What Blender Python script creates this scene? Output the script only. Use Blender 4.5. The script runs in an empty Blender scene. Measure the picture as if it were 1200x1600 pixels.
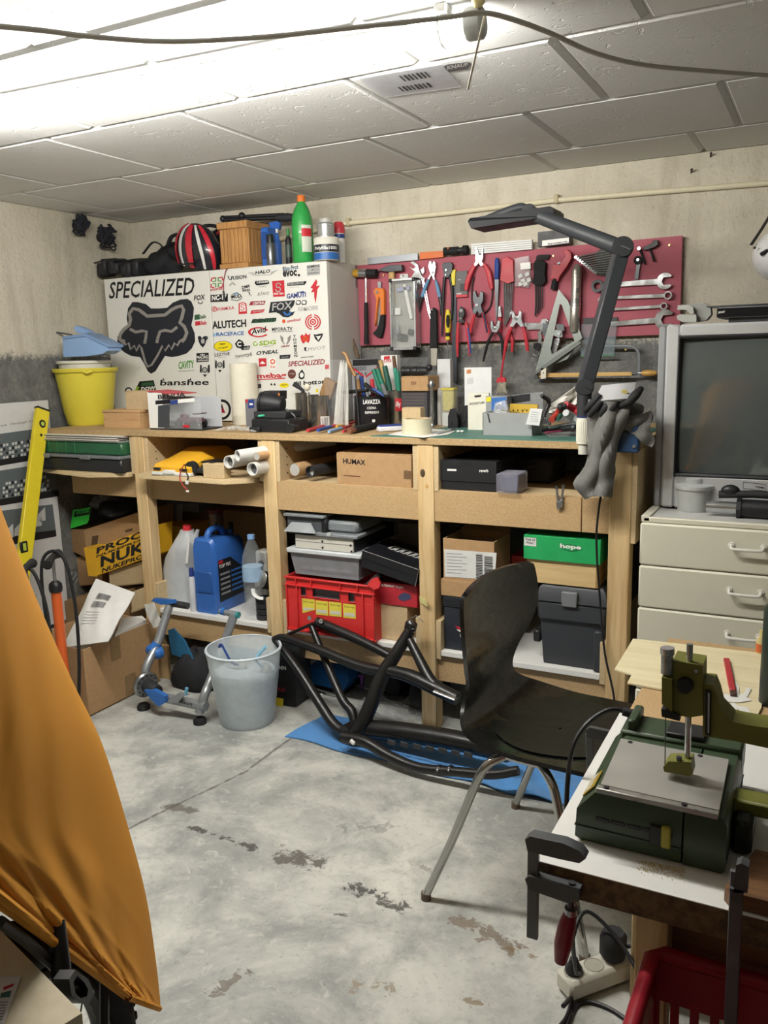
import bpy,bmesh,math,random
from mathutils import Vector,Matrix,Euler
from mathutils.geometry import tessellate_polygon
R=math.radians
rnd=random.Random(7)
scn=bpy.context.scene
COL=scn.collection

# ------------------------------------------------------------------ camera
F_PX,YAW,PITCH,ROLL=1321.2,0.48337,0.18621,-0.02569
EYE=Vector((0.0,0.0,1.30))
_fw=Vector((-math.sin(YAW)*math.cos(PITCH),math.cos(YAW)*math.cos(PITCH),-math.sin(PITCH)))
_r=Vector((math.cos(YAW),math.sin(YAW),0))
_u=_r.cross(_fw)
CR=math.cos(ROLL)*_r+math.sin(ROLL)*_u
CU=math.cos(ROLL)*_u-math.sin(ROLL)*_r
cam_data=bpy.data.cameras.new('camera')
cam_data.sensor_fit='HORIZONTAL'
cam_data.sensor_width=36.0
cam_data.lens=F_PX/1200*36.0
cam_data.clip_start=0.05
cam=bpy.data.objects.new('camera',cam_data)
COL.objects.link(cam)
m3=Matrix((CR,CU,-_fw)).transposed()
cam.matrix_world=Matrix.Translation(EYE)@m3.to_4x4()
scn.camera=cam

# ------------------------------------------------------------------ world, exposure
world=bpy.data.worlds.new('cellar_dark')
scn.world=world
world.use_nodes=True
world.node_tree.nodes['Background'].inputs[0].default_value=(0.5,0.55,0.6,1)
world.node_tree.nodes['Background'].inputs[1].default_value=0.02
scn.view_settings.view_transform='Standard'
scn.view_settings.look='None'
scn.view_settings.gamma=1.0
scn.view_settings.use_curve_mapping=False
scn.view_settings.exposure=0.0
TUBE_STRENGTH=172.0

# room: back wall y, bench front y, ceiling z, bench top z, left wall x
WY,BY,CZ,BZ,WX=3.217,2.517,1.941,1.021,-3.02
RX,FY=1.45,-1.35

# ------------------------------------------------------------------ measuring: sight line through a photo point met with a real plane
def _ray(a,b):
    return _fw+CR*((a-600)/F_PX)-CU*((b-800)/F_PX)
def Py(a,b,y):
    d=_ray(a,b);return EYE+d*(y/d.y)
def Pz(a,b,z):
    d=_ray(a,b);return EYE+d*((z-EYE.z)/d.z)
def Px(a,b,x):
    d=_ray(a,b);return EYE+d*(x/d.x)

# ------------------------------------------------------------------ materials
MATS={}
def srgb(c):
    if isinstance(c,str):
        c=c.lstrip('#');c=[int(c[i:i+2],16)/255 for i in(0,2,4)]
    return tuple(((v/12.92)if v<=0.04045 else((v+0.055)/1.055)**2.4)for v in c)
def _nt(name):
    m=bpy.data.materials.new(name);m.use_nodes=True
    return m,m.node_tree,m.node_tree.nodes['Principled BSDF']
def mix_rgb(nt,fac,a,b,mode='MIX'):
    n=nt.nodes.new('ShaderNodeMix');n.data_type='RGBA';n.blend_type=mode
    for i,v in((0,fac),(6,a),(7,b)):
        if hasattr(v,'is_linked')or isinstance(v,bpy.types.NodeSocket):nt.links.new(v,n.inputs[i])
        elif i==0:n.inputs[i].default_value=v
        else:n.inputs[i].default_value=(*v[:3],1)
    return n.outputs[2]
def noise(nt,vec,scale,detail=4,rough=.55,dist=0):
    n=nt.nodes.new('ShaderNodeTexNoise');n.inputs['Scale'].default_value=scale
    n.inputs['Detail'].default_value=detail;n.inputs['Roughness'].default_value=rough
    n.inputs['Distortion'].default_value=dist
    nt.links.new(vec,n.inputs['Vector']);return n.outputs[0]
def ramp(nt,fac,stops):
    n=nt.nodes.new('ShaderNodeValToRGB');nt.links.new(fac,n.inputs[0])
    e=n.color_ramp.elements
    while len(e)<len(stops):e.new(.5)
    for el,(p,c)in zip(e,stops):
        el.position=p;el.color=(*c,1)if len(c)==3 else c
    return n.outputs[0]
def maprange(nt,v,a,b,c=0,d=1):
    n=nt.nodes.new('ShaderNodeMapRange');nt.links.new(v,n.inputs[0])
    for i,x in enumerate((a,b,c,d)):n.inputs[i+1].default_value=x
    return n.outputs[0]
def mth(nt,op,a,b=None):
    n=nt.nodes.new('ShaderNodeMath');n.operation=op
    for i,v in enumerate((a,b)):
        if v is None:continue
        if isinstance(v,bpy.types.NodeSocket):nt.links.new(v,n.inputs[i])
        else:n.inputs[i].default_value=v
    return n.outputs[0]
def coords(nt,scale=(1,1,1),kind='Object',rot=(0,0,0)):
    t=nt.nodes.new('ShaderNodeTexCoord');mp=nt.nodes.new('ShaderNodeMapping')
    mp.inputs['Scale'].default_value=scale;mp.inputs['Rotation'].default_value=rot
    nt.links.new(t.outputs[kind],mp.inputs[0]);return mp.outputs[0]
def bump(nt,b,h,strength,dist=.002):
    n=nt.nodes.new('ShaderNodeBump');n.inputs['Strength'].default_value=strength
    n.inputs['Distance'].default_value=dist
    nt.links.new(h,n.inputs['Height']);nt.links.new(n.outputs[0],b.inputs['Normal'])
def pm(name,col,rough=.5,metal=0.,var=.08,scale=30,bmp=0.,bs=120,trans=0.,alpha=1.,coat=0.,spec=.5,emit=0.,sheen=0.,ior=1.45):
    """plain procedural material: colour with gentle noise variation, optional fine relief"""
    if name in MATS:return MATS[name]
    m,nt,b=_nt(name)
    c=srgb(col);v=coords(nt)
    n=noise(nt,v,scale)
    dk=tuple(x*(1-var)for x in c);lt=tuple(min(1,x*(1+var)+var*.01)for x in c)
    nt.links.new(mix_rgb(nt,n,dk,lt),b.inputs['Base Color'])
    b.inputs['Roughness'].default_value=rough;b.inputs['Metallic'].default_value=metal
    nt.links.new(maprange(nt,n,.3,.7,max(0,rough-.06),min(1,rough+.06)),b.inputs['Roughness'])
    b.inputs['Transmission Weight'].default_value=trans;b.inputs['Alpha'].default_value=alpha
    b.inputs['Coat Weight'].default_value=coat;b.inputs['Specular IOR Level'].default_value=spec
    b.inputs['IOR'].default_value=ior;b.inputs['Sheen Weight'].default_value=sheen
    if bmp:bump(nt,b,noise(nt,v,bs,3),bmp)
    if emit:
        b.inputs['Emission Color'].default_value=(*c,1);b.inputs['Emission Strength'].default_value=emit
    MATS[name]=m;return m
def wood(name,c1,c2,axis='z',rough=.6,ring=22,knots=True):
    if name in MATS:return MATS[name]
    m,nt,b=_nt(name)
    s={'x':(.06,1,1),'y':(1,.06,1),'z':(1,1,.06)}[axis]
    v=coords(nt,s)
    n1=noise(nt,v,ring*2.2,5,.6,.6);n2=noise(nt,v,ring*9,3,.6)
    n3=noise(nt,coords(nt),3.0,2)
    base=ramp(nt,n1,[(.32,srgb(c2)),(.52,srgb(c1)),(.72,tuple(min(1,x*1.1)for x in srgb(c1)))])
    base=mix_rgb(nt,maprange(nt,n2,.45,.75,0,.35),base,srgb(c2))
    base=mix_rgb(nt,maprange(nt,n3,.35,.7,0,.25),base,tuple(x*.75 for x in srgb(c2)))
    if knots:
        vo=nt.nodes.new('ShaderNodeTexVoronoi');vo.inputs['Scale'].default_value=4.2
        nt.links.new(coords(nt,{'x':(.35,1,1),'y':(1,.35,1),'z':(1,1,.35)}[axis]),vo.inputs['Vector'])
        base=mix_rgb(nt,maprange(nt,vo.outputs[0],.035,.075,.75,0),base,tuple(x*.35 for x in srgb(c2)))
    nt.links.new(base,b.inputs['Base Color']);b.inputs['Roughness'].default_value=rough
    bump(nt,b,n2,.15,.001)
    MATS[name]=m;return m
def board(name,c1,c2,scale=260,rough=.75):
    """fibre or chip board: fine speckle"""
    if name in MATS:return MATS[name]
    m,nt,b=_nt(name);v=coords(nt)
    n=noise(nt,v,scale,2,.7);n2=noise(nt,v,7,3)
    c=mix_rgb(nt,maprange(nt,n,.35,.65),srgb(c2),srgb(c1))
    c=mix_rgb(nt,maprange(nt,n2,.3,.75,0,.22),c,srgb(c2))
    nt.links.new(c,b.inputs['Base Color']);b.inputs['Roughness'].default_value=rough
    bump(nt,b,n,.12,.001)
    MATS[name]=m;return m
def glassy(name,col=(1,1,1),rough=.05,alpha=.35,tint=1.0):
    """thin clear or milky plastic: partly see-through skin"""
    if name in MATS:return MATS[name]
    m,nt,b=_nt(name)
    tr=nt.nodes.new('ShaderNodeBsdfTransparent');mx=nt.nodes.new('ShaderNodeMixShader')
    tr.inputs[0].default_value=(tint,tint,tint,1)
    out=nt.nodes['Material Output']
    b.inputs['Base Color'].default_value=(*srgb(col),1);b.inputs['Roughness'].default_value=rough
    b.inputs['Specular IOR Level'].default_value=.6
    n=noise(nt,coords(nt),25)
    fr=nt.nodes.new('ShaderNodeFresnel');fr.inputs[0].default_value=1.35
    gm=nt.nodes.new('ShaderNodeNewGeometry')
    refl=mth(nt,'MULTIPLY',fr.outputs[0],mth(nt,'SUBTRACT',1.0,gm.outputs['Backfacing']))
    f=mth(nt,'MINIMUM',mth(nt,'ADD',maprange(nt,n,.3,.7,alpha-.04,alpha+.04),refl),1.0)
    nt.links.new(f,mx.inputs[0]);nt.links.new(tr.outputs[0],mx.inputs[1]);nt.links.new(b.outputs[0],mx.inputs[2])
    nt.links.new(mx.outputs[0],out.inputs[0])
    MATS[name]=m;return m

# ------------------------------------------------------------------ object bookkeeping
WM={}
def tag(o,label=None,cat=None,group=None,kind=None):
    if label:o['label']=label
    if cat:o['category']=cat
    if group:o['group']=group
    if kind:o['kind']=kind
    return o
def thing(name,label,cat,loc,group=None,kind=None):
    o=bpy.data.objects.new(name,None);COL.objects.link(o)
    o.empty_display_size=.05
    o.location=Vector(loc);WM[o]=Matrix.Translation(Vector(loc))
    return tag(o,label,cat,group,kind)

def catmull(pts,n=6,closed=False):
    pts=[Vector(q)for q in pts]
    if len(pts)<3 and not closed:
        return pts
    out=[];L=len(pts)
    rng=range(L)if closed else range(L-1)
    for i in rng:
        p0=pts[(i-1)%L]if closed or i>0 else pts[0]*2-pts[1]
        p1=pts[i];p2=pts[(i+1)%L]
        p3=pts[(i+2)%L]if closed or i+2<L else pts[-1]*2-pts[-2]
        for k in range(n):
            t=k/n
            out.append(.5*((2*p1)+(p2-p0)*t+(2*p0-5*p1+4*p2-p3)*t*t+(3*p1-p0-3*p2+p3)*t**3))
    if not closed:out.append(pts[-1].copy())
    return out

_TXT={}
def text_mesh(s,bold=0.,res=2):
    k=(s,bold)
    if k in _TXT:return _TXT[k]
    cu=bpy.data.curves.new('t','FONT');cu.body=s;cu.resolution_u=res;cu.offset=bold
    ob=bpy.data.objects.new('t',cu)
    me=ob.to_mesh()
    vs=[v.co.copy()for v in me.vertices];fs=[tuple(p.vertices)for p in me.polygons]
    ob.to_mesh_clear();bpy.data.objects.remove(ob);bpy.data.curves.remove(cu)
    if vs:
        x0=min(v.x for v in vs);x1=max(v.x for v in vs);y0=min(v.y for v in vs);y1=max(v.y for v in vs)
    else:x0=y0=0;x1=y1=1
    _TXT[k]=(vs,fs,x0,x1,y0,y1);return _TXT[k]

class MB:
    """collects shapes in world space; build() links them as one mesh object under a parent"""
    def __init__(s,T=None):
        s.v=[];s.f=[];s.sm=[];s.mi=[];s.mats=[];s.cur=0;s.T=T
    def use(s,mat):
        if mat not in s.mats:s.mats.append(mat)
        s.cur=s.mats.index(mat);return s
    def add(s,vs,fs,smooth=False):
        o=len(s.v)
        if s.T is not None:vs=[s.T@Vector(q)for q in vs]
        s.v+=[Vector(q)for q in vs]
        s.f+=[tuple(i+o for i in f)for f in fs]
        s.sm+=[smooth]*len(fs);s.mi+=[s.cur]*len(fs);return s
    # ---- shapes
    def box(s,x0,x1,y0,y1,z0,z1,b=.0015):
        c=Vector(((x0+x1)/2,(y0+y1)/2,(z0+z1)/2))
        return s.cbox(c,(abs(x1-x0),abs(y1-y0),abs(z1-z0)),b)
    def cbox(s,c,size,b=.0015,rot=None):
        hx,hy,hz=(q/2 for q in size);b=min(b,hx*.45,hy*.45,hz*.45)
        vs=[];idx={}
        for sx in(-1,1):
            for sy in(-1,1):
                for sz in(-1,1):
                    for ax in range(3):
                        h=[hx-b,hy-b,hz-b];h[ax]+=b
                        idx[sx,sy,sz,ax]=len(vs);vs.append(Vector((sx*h[0],sy*h[1],sz*h[2])))
        fs=[]
        def q(a):
            n=(vs[a[1]]-vs[a[0]]).cross(vs[a[2]]-vs[a[1]])
            m=sum((vs[i]for i in a),Vector())/len(a)
            fs.append(tuple(a)if n.dot(m)>0 else tuple(reversed(a)))
        for ax in range(3):
            o1,o2=[i for i in range(3)if i!=ax]
            for sg in(-1,1):
                cs=[]
                for p,r_ in((-1,-1),(1,-1),(1,1),(-1,1)):
                    k=[0,0,0];k[ax]=sg;k[o1]=p;k[o2]=r_;cs.append(idx[k[0],k[1],k[2],ax])
                q(cs)
        for ax in range(3):
            o1,o2=[i for i in range(3)if i!=ax]
            for p in(-1,1):
                for r_ in(-1,1):
                    k1=[0,0,0];k1[ax]=-1;k1[o1]=p;k1[o2]=r_
                    k2=list(k1);k2[ax]=1
                    q([idx[(*k1,o1)],idx[(*k2,o1)],idx[(*k2,o2)],idx[(*k1,o2)]])
        for sx in(-1,1):
            for sy in(-1,1):
                for sz in(-1,1):q([idx[sx,sy,sz,0],idx[sx,sy,sz,1],idx[sx,sy,sz,2]])
        M=Matrix.Translation(Vector(c))@(rot.to_4x4()if rot is not None else Matrix.Identity(4))
        return s.add([M@q_ for q_ in vs],fs)
    def bar(s,p0,p1,w,h,b=.0015,up=(0,0,1)):
        """square bar from p0 to p1; w across, h along 'up'"""
        p0=Vector(p0);p1=Vector(p1);d=p1-p0;L=d.length;x=d/L
        z=Vector(up);z=(z-x*z.dot(x)).normalized();y=z.cross(x)
        return s.cbox((p0+p1)/2,(L,w,h),b,Matrix((x,y,z)).transposed())
    def prism(s,pts,vec,ch=0.,smooth=False):
        """planar outline pushed along vec; ch chamfers the far (vec) face"""
        pts=[Vector(q)for q in pts];vec=Vector(vec);n=len(pts)
        nrm=Vector()
        for i in range(n):nrm+=pts[i].cross(pts[(i+1)%n])
        if nrm.dot(vec)<0:pts.reverse()
        L=vec.length;vn=vec/L;rings=[pts]
        if ch>0:
            ch=min(ch,L*.9)
            rings.append([q+vn*(L-ch)for q in pts]);ins=[]
            for i in range(n):
                a=(pts[i]-pts[i-1]);b_=(pts[(i+1)%n]-pts[i])
                if a.length<1e-9:a=b_
                if b_.length<1e-9:b_=a
                na=vn.cross(a.normalized());nb=vn.cross(b_.normalized())
                mdir=na+nb
                k=max(.35,mdir.length_squared/2)if mdir.length>1e-6 else 1
                ins.append(pts[i]+vec+mdir/(mdir.length_squared or 1)*2*ch*min(1,k)*.5*1.0)
            rings.append(ins)
        else:rings.append([q+vec for q in pts])
        vs=[q for r_ in rings for q in r_];fs=[]
        for k in range(len(rings)-1):
            for i in range(n):
                j=(i+1)%n;fs.append((k*n+i,k*n+j,(k+1)*n+j,(k+1)*n+i))
        s.add(vs,fs,smooth)
        tri=tessellate_polygon([pts]);o=len(rings)-1
        capt=[];capb=[]
        for t in tri:
            a,b_,c=t
            nn=(pts[b_]-pts[a]).cross(pts[c]-pts[a])
            if nn.dot(vn)<0:b_,c=c,b_
            capt.append((o*n+a,o*n+b_,o*n+c));capb.append((c,b_,a))
        base=len(s.v)-len(vs)
        for f in capt+capb:s.f.append(tuple(i+base for i in f));s.sm.append(False);s.mi.append(s.cur)
        return s
    def holed(s,outer,inner,vec):
        """plate with one hole: outer and inner outlines with the same number of points"""
        outer=[Vector(q)for q in outer];inner=[Vector(q)for q in inner];vec=Vector(vec);n=len(outer)
        vs=outer+inner+[q+vec for q in outer]+[q+vec for q in inner];fs=[]
        for i in range(n):
            j=(i+1)%n
            fs+=[(i,j,n+j,n+i),(2*n+i,3*n+i,3*n+j,2*n+j),(i,2*n+i,2*n+j,j),(n+i,n+j,3*n+j,3*n+i)]
        return s.add(vs,fs)
    def frame_of(s,d):
        d=Vector(d).normalized();a=Vector((0,0,1))if abs(d.z)<.9 else Vector((1,0,0))
        x=d.cross(a).normalized();return x,d.cross(x).normalized()
    def cyl(s,p0,p1,r0,r1=None,seg=16,caps=True,smooth=True):
        return s.tube([p0,p1],[r0,r0 if r1 is None else r1],seg,caps=caps,smooth=smooth)
    def tube(s,pts,r,seg=8,closed=False,caps=True,smooth=True,flat=1.,up=None):
        pts=[Vector(q)for q in pts];n=len(pts)
        rr=r if isinstance(r,(list,tuple))else[r]*n
        if len(rr)!=n:
            rr=[rr[min(len(rr)-2,int(i*(len(rr)-1)/(n-1)))]*(1-((i*(len(rr)-1)/(n-1))-min(len(rr)-2,int(i*(len(rr)-1)/(n-1)))))+rr[min(len(rr)-2,int(i*(len(rr)-1)/(n-1)))+1]*((i*(len(rr)-1)/(n-1))-min(len(rr)-2,int(i*(len(rr)-1)/(n-1))))for i in range(n)]
        vs=[];x=None
        for i in range(n):
            if closed:d=pts[(i+1)%n]-pts[i-1]
            else:d=pts[min(i+1,n-1)]-pts[max(i-1,0)]
            if d.length<1e-9:d=Vector((0,0,1))
            d.normalize()
            if up is not None:
                x=Vector(up).cross(d);x=x.normalized()if x.length>1e-6 else s.frame_of(d)[0]
            elif x is None:x=s.frame_of(d)[0]
            else:
                x=x-d*x.dot(d);x=x.normalized()if x.length>1e-6 else s.frame_of(d)[0]
            y=d.cross(x)
            for k in range(seg):
                a=2*math.pi*k/seg
                vs.append(pts[i]+x*math.cos(a)*rr[i]+y*math.sin(a)*rr[i]*flat)
        fs=[]
        for i in range(n if closed else n-1):
            j=(i+1)%n
            for k in range(seg):
                l=(k+1)%seg;fs.append((i*seg+k,i*seg+l,j*seg+l,j*seg+k))
        s.add(vs,fs,smooth)
        if caps and not closed:
            b=len(s.v)-len(vs)
            s.f.append(tuple(b+k for k in reversed(range(seg))));s.sm.append(False);s.mi.append(s.cur)
            s.f.append(tuple(b+(n-1)*seg+k for k in range(seg)));s.sm.append(False);s.mi.append(s.cur)
        return s
    def lathe(s,prof,base,seg=24,axis=(0,0,1),sx=1.,sy=1.,smooth=True,a0=0):
        """profile of (radius, height) turned about an axis through base"""
        ax=Vector(axis).normalized();base=Vector(base)
        if abs(ax.z)>.999:X,Y=Vector((1,0,0)),Vector((0,1,0))*(1 if ax.z>0 else-1)
        else:X,Y=s.frame_of(ax);Y=ax.cross(X)
        vs=[]
        for r_,h in prof:
            for k in range(seg):
                a=a0+2*math.pi*k/seg
                vs.append(base+ax*h+X*(math.cos(a)*r_*sx)+Y*(math.sin(a)*r_*sy))
        fs=[]
        for i in range(len(prof)-1):
            for k in range(seg):
                l=(k+1)%seg;fs.append((i*seg+k,i*seg+l,(i+1)*seg+l,(i+1)*seg+k))
        s.add(vs,fs,smooth);b=len(s.v)-len(vs)
        for i,rev in((0,True),(len(prof)-1,False)):
            if prof[i][0]>1e-5 and prof[0]!=prof[-1]:
                f=tuple(b+i*seg+k for k in range(seg))
                s.f.append(tuple(reversed(f))if rev else f);s.sm.append(False);s.mi.append(s.cur)
        return s
    def ball(s,c,r,seg=14,rings=8,rot=None):
        if not isinstance(r,(tuple,list)):r=(r,r,r)
        M=Matrix.Translation(Vector(c))@(rot.to_4x4()if rot is not None else Matrix.Identity(4))
        vs=[];fs=[]
        for i in range(rings+1):
            t=math.pi*i/rings
            for k in range(seg):
                a=2*math.pi*k/seg
                vs.append(M@Vector((r[0]*math.sin(t)*math.cos(a),r[1]*math.sin(t)*math.sin(a),r[2]*math.cos(t))))
        for i in range(rings):
            for k in range(seg):
                l=(k+1)%seg;fs.append((i*seg+k,(i+1)*seg+k,(i+1)*seg+l,i*seg+l))
        return s.add(vs,fs,True)
    def sheet(s,fn,nu,nv,th=0.,smooth=True):
        """surface fn(u,v), u,v in 0..1; th gives it thickness"""
        vs=[Vector(fn(i/nu,j/nv))for j in range(nv+1)for i in range(nu+1)];w=nu+1
        fs=[(j*w+i,j*w+i+1,(j+1)*w+i+1,(j+1)*w+i)for j in range(nv)for i in range(nu)]
        if th:
            nr=[Vector()for _ in vs]
            for f in fs:
                n_=(vs[f[1]]-vs[f[0]]).cross(vs[f[3]]-vs[f[0]])
                for i in f:nr[i]+=n_
            N=len(vs)
            vs2=[v-(n_.normalized()if n_.length>1e-12 else Vector((0,0,1)))*th for v,n_ in zip(vs,nr)]
            fb=[tuple(N+i for i in reversed(f))for f in fs]
            edge=[j*w for j in range(nv+1)];e=[]
            for i in range(nu):e.append((i,i+1));
            for j in range(nv):e.append((j*w+nu,(j+1)*w+nu))
            for i in range(nu,0,-1):e.append((nv*w+i,nv*w+i-1))
            for j in range(nv,0,-1):e.append((j*w,(j-1)*w))
            fs=fs+fb+[(b_,a,N+a,N+b_)for a,b_ in e];vs=vs+vs2
        return s.add(vs,fs,smooth)
    def loft(s,rings,caps=True,smooth=True):
        n=len(rings[0]);vs=[q for r_ in rings for q in r_];fs=[]
        for i in range(len(rings)-1):
            for k in range(n):
                l=(k+1)%n;fs.append((i*n+k,i*n+l,(i+1)*n+l,(i+1)*n+k))
        s.add(vs,fs,smooth);b=len(s.v)-len(vs)
        if caps:
            s.f.append(tuple(b+k for k in reversed(range(n))));s.sm.append(False);s.mi.append(s.cur)
            s.f.append(tuple(b+(len(rings)-1)*n+k for k in range(n)));s.sm.append(False);s.mi.append(s.cur)
        return s
    def text(s,string,o,xv,yv,bold=.0,shear=0.):
        """lettering fitted to the parallelogram o, o+xv, o+yv (yv = cap height)"""
        vs,fs,x0,x1,y0,y1=text_mesh(string,bold)
        o=Vector(o);xv=Vector(xv);yv=Vector(yv)
        out=[]
        for v in vs:
            a=(v.x-x0)/(x1-x0);b_=(v.y-y0)/(y1-y0)
            out.append(o+xv*a+yv*b_+xv.normalized()*(shear*yv.length*b_))
        return s.add(out,fs)
    # ---- link
    def build(s,name,mat=None,parent=None,label=None,cat=None,group=None,kind=None,weld=False):
        me=bpy.data.meshes.new(name)
        if parent is not None:org=WM[parent].translation.copy()
        else:
            xs=[v.x for v in s.v];ys=[v.y for v in s.v];zs=[v.z for v in s.v]
            org=Vector(((min(xs)+max(xs))/2,(min(ys)+max(ys))/2,min(zs)))
        me.from_pydata([v-org for v in s.v],[],s.f)
        me.polygons.foreach_set('use_smooth',s.sm)
        mats=s.mats or[mat]
        for m_ in mats:me.materials.append(m_)
        if s.mats:me.polygons.foreach_set('material_index',s.mi)
        me.update()
        try:me.set_sharp_from_angle(angle=R(40))
        except Exception:pass
        o=bpy.data.objects.new(name,me);COL.objects.link(o)
        if parent is None:o.location=org;WM[o]=Matrix.Translation(org)
        else:o.parent=parent;WM[o]=Matrix.Translation(org)   # child origin sits on its thing's origin
        return tag(o,label,cat,group,kind)
def fixnormals():
    for me in bpy.data.meshes:
        bm=bmesh.new();bm.from_mesh(me);bmesh.ops.recalc_face_normals(bm,faces=bm.faces);bm.to_mesh(me);bm.free()
def circ(c,r,n=20,ax='y',a0=0.,a1=2*math.pi):
    c=Vector(c);out=[]
    full=abs(a1-a0-2*math.pi)<1e-6
    for k in range(n):
        a=a0+(a1-a0)*k/(n if full else n-1);u,w=r*math.cos(a),r*math.sin(a)
        out.append(c+(Vector((u,0,w))if ax=='y' else Vector((u,w,0))if ax=='z' else Vector((0,u,w))))
    return out
def RW(a,b,py,y):
    """true radius of a round thing seen between photo columns a and b at depth y"""
    m=Py((a+b)/2,py,y)-EYE
    return m.length*_ray(a,py).angle(_ray(b,py))/2
def facing(b):
    """turn of a round thing's label so that it looks into the room"""
    return math.atan2(-b.y,-b.x)+math.pi/2
def px_poly(flat,y):
    """outline measured in the photo, standing on the real plane at depth y"""
    return[Py(flat[i],flat[i+1],y)for i in range(0,len(flat),2)]
# ------------------------------------------------------------------ the cellar: floor, walls, ceiling panels
def stain(nt,pos,a,b,r,nz,k=.05):
    """blotch along the floor segment a-b, ragged by noise nz"""
    def vm(op,x,y):
        n=nt.nodes.new('ShaderNodeVectorMath');n.operation=op
        for i,q in enumerate((x,y)):
            if isinstance(q,bpy.types.NodeSocket):nt.links.new(q,n.inputs[i])
            else:n.inputs[i].default_value=q
        return n
    ab=Vector((b[0]-a[0],b[1]-a[1],0));L2=ab.length_squared or 1e-6
    pa=vm('SUBTRACT',pos,(a[0],a[1],0)).outputs[0]
    t=mth(nt,'DIVIDE',vm('DOT_PRODUCT',pa,tuple(ab)).outputs['Value'],L2)
    cl=nt.nodes.new('ShaderNodeClamp');nt.links.new(t,cl.inputs[0])
    sc=nt.nodes.new('ShaderNodeVectorMath');sc.operation='SCALE';sc.inputs[0].default_value=tuple(ab)
    nt.links.new(cl.outputs[0],sc.inputs['Scale'])
    d=vm('DISTANCE',pa,sc.outputs[0]).outputs['Value']
    e=mth(nt,'ADD',d,mth(nt,'MULTIPLY',mth(nt,'SUBTRACT',nz,.5),-2*k))
    return maprange(nt,e,r,r*.55-.002,0,1)

def floor_mat():
    m,nt,b=_nt('stained_concrete')
    g=nt.nodes.new('ShaderNodeNewGeometry');pos=g.outputs['Position']
    n1=noise(nt,pos,1.9,8,.66,.6);n2=noise(nt,pos,7,6,.65,.4);n3=noise(nt,pos,60,4,.7);n4=noise(nt,pos,28,5,.7,.5)
    c=ramp(nt,n1,[(.34,srgb('#858885')),(.44,srgb('#a0a29d')),(.54,srgb('#bfc0b9')),(.70,srgb('#d3d3ca'))])
    c=mix_rgb(nt,maprange(nt,n2,.46,.66,0,.6),c,srgb('#7c7f7d'))
    c=mix_rgb(nt,maprange(nt,n4,.55,.72,0,.6),c,srgb('#cdcdc6'))
    c=mix_rgb(nt,maprange(nt,n3,.56,.74,0,.5),c,srgb('#686a67'))
    c=mix_rgb(nt,maprange(nt,noise(nt,pos,11,6,.75,.8),.66,.72,0,.7),c,srgb('#57564f'))
    c=mix_rgb(nt,maprange(nt,noise(nt,pos,4.5,6,.75,.8),.66,.74,0,.4),c,srgb('#8a7d66'))
    dark=srgb('#4a4740');brown=srgb('#6d5c45');rust=srgb('#8a6f4a')
    def F(x,y):q=Pz(x,y,0);return(q.x,q.y)
    for(x0,y0,x1,y1,r,k,col,w)in[
        (440,1338,495,1347,.03,.09,'#55514a',.9),(545,1383,578,1396,.017,.06,'#3d3c3a',.9),(588,1400,628,1420,.018,.07,'#44423e',.9),
        (262,1262,298,1266,.018,.06,'#57524a',.8),(298,1293,395,1324,.008,.06,'#3f3d3a',.9),(523,1428,541,1431,.009,.02,'#22211f',.95),
        (720,1440,800,1478,.02,.10,'#6a5a48',.75),(800,1480,830,1495,.006,.06,'#77603c',.7),(555,1540,610,1545,.012,.09,'#7f6b48',.6),
        (330,1555,395,1515,.010,.09,'#5a4e40',.7),(735,1565,760,1570,.006,.06,'#77603c',.7),(540,1295,610,1290,.01,.10,'#6d6e6c',.5),
        (640,1345,700,1370,.0,.06,'#6f6b62',.6)]:
        c=mix_rgb(nt,mth(nt,'MULTIPLY',stain(nt,pos,F(x0,y0),F(x1,y1),r,n4,k),w),c,srgb(col))
    for pl in[[(118,1352),(190,1300),(270,1260),(330,1232),(385,1205),(432,1170),(460,1150)]]:
        for a,q in zip(pl,pl[1:]):
            c=mix_rgb(nt,mth(nt,'MULTIPLY',stain(nt,pos,F(*a),F(*q),.006,n4,.012),.85),c,srgb('#57524b'))
    nt.links.new(c,b.inputs['Base Color'])
    nt.links.new(maprange(nt,n2,.3,.7,.5,.8),b.inputs['Roughness'])
    h=mth(nt,'ADD',mth(nt,'MULTIPLY',n3,.5),mth(nt,'MULTIPLY',n4,.8))
    bump(nt,b,h,.35,.003)
    return m

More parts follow.
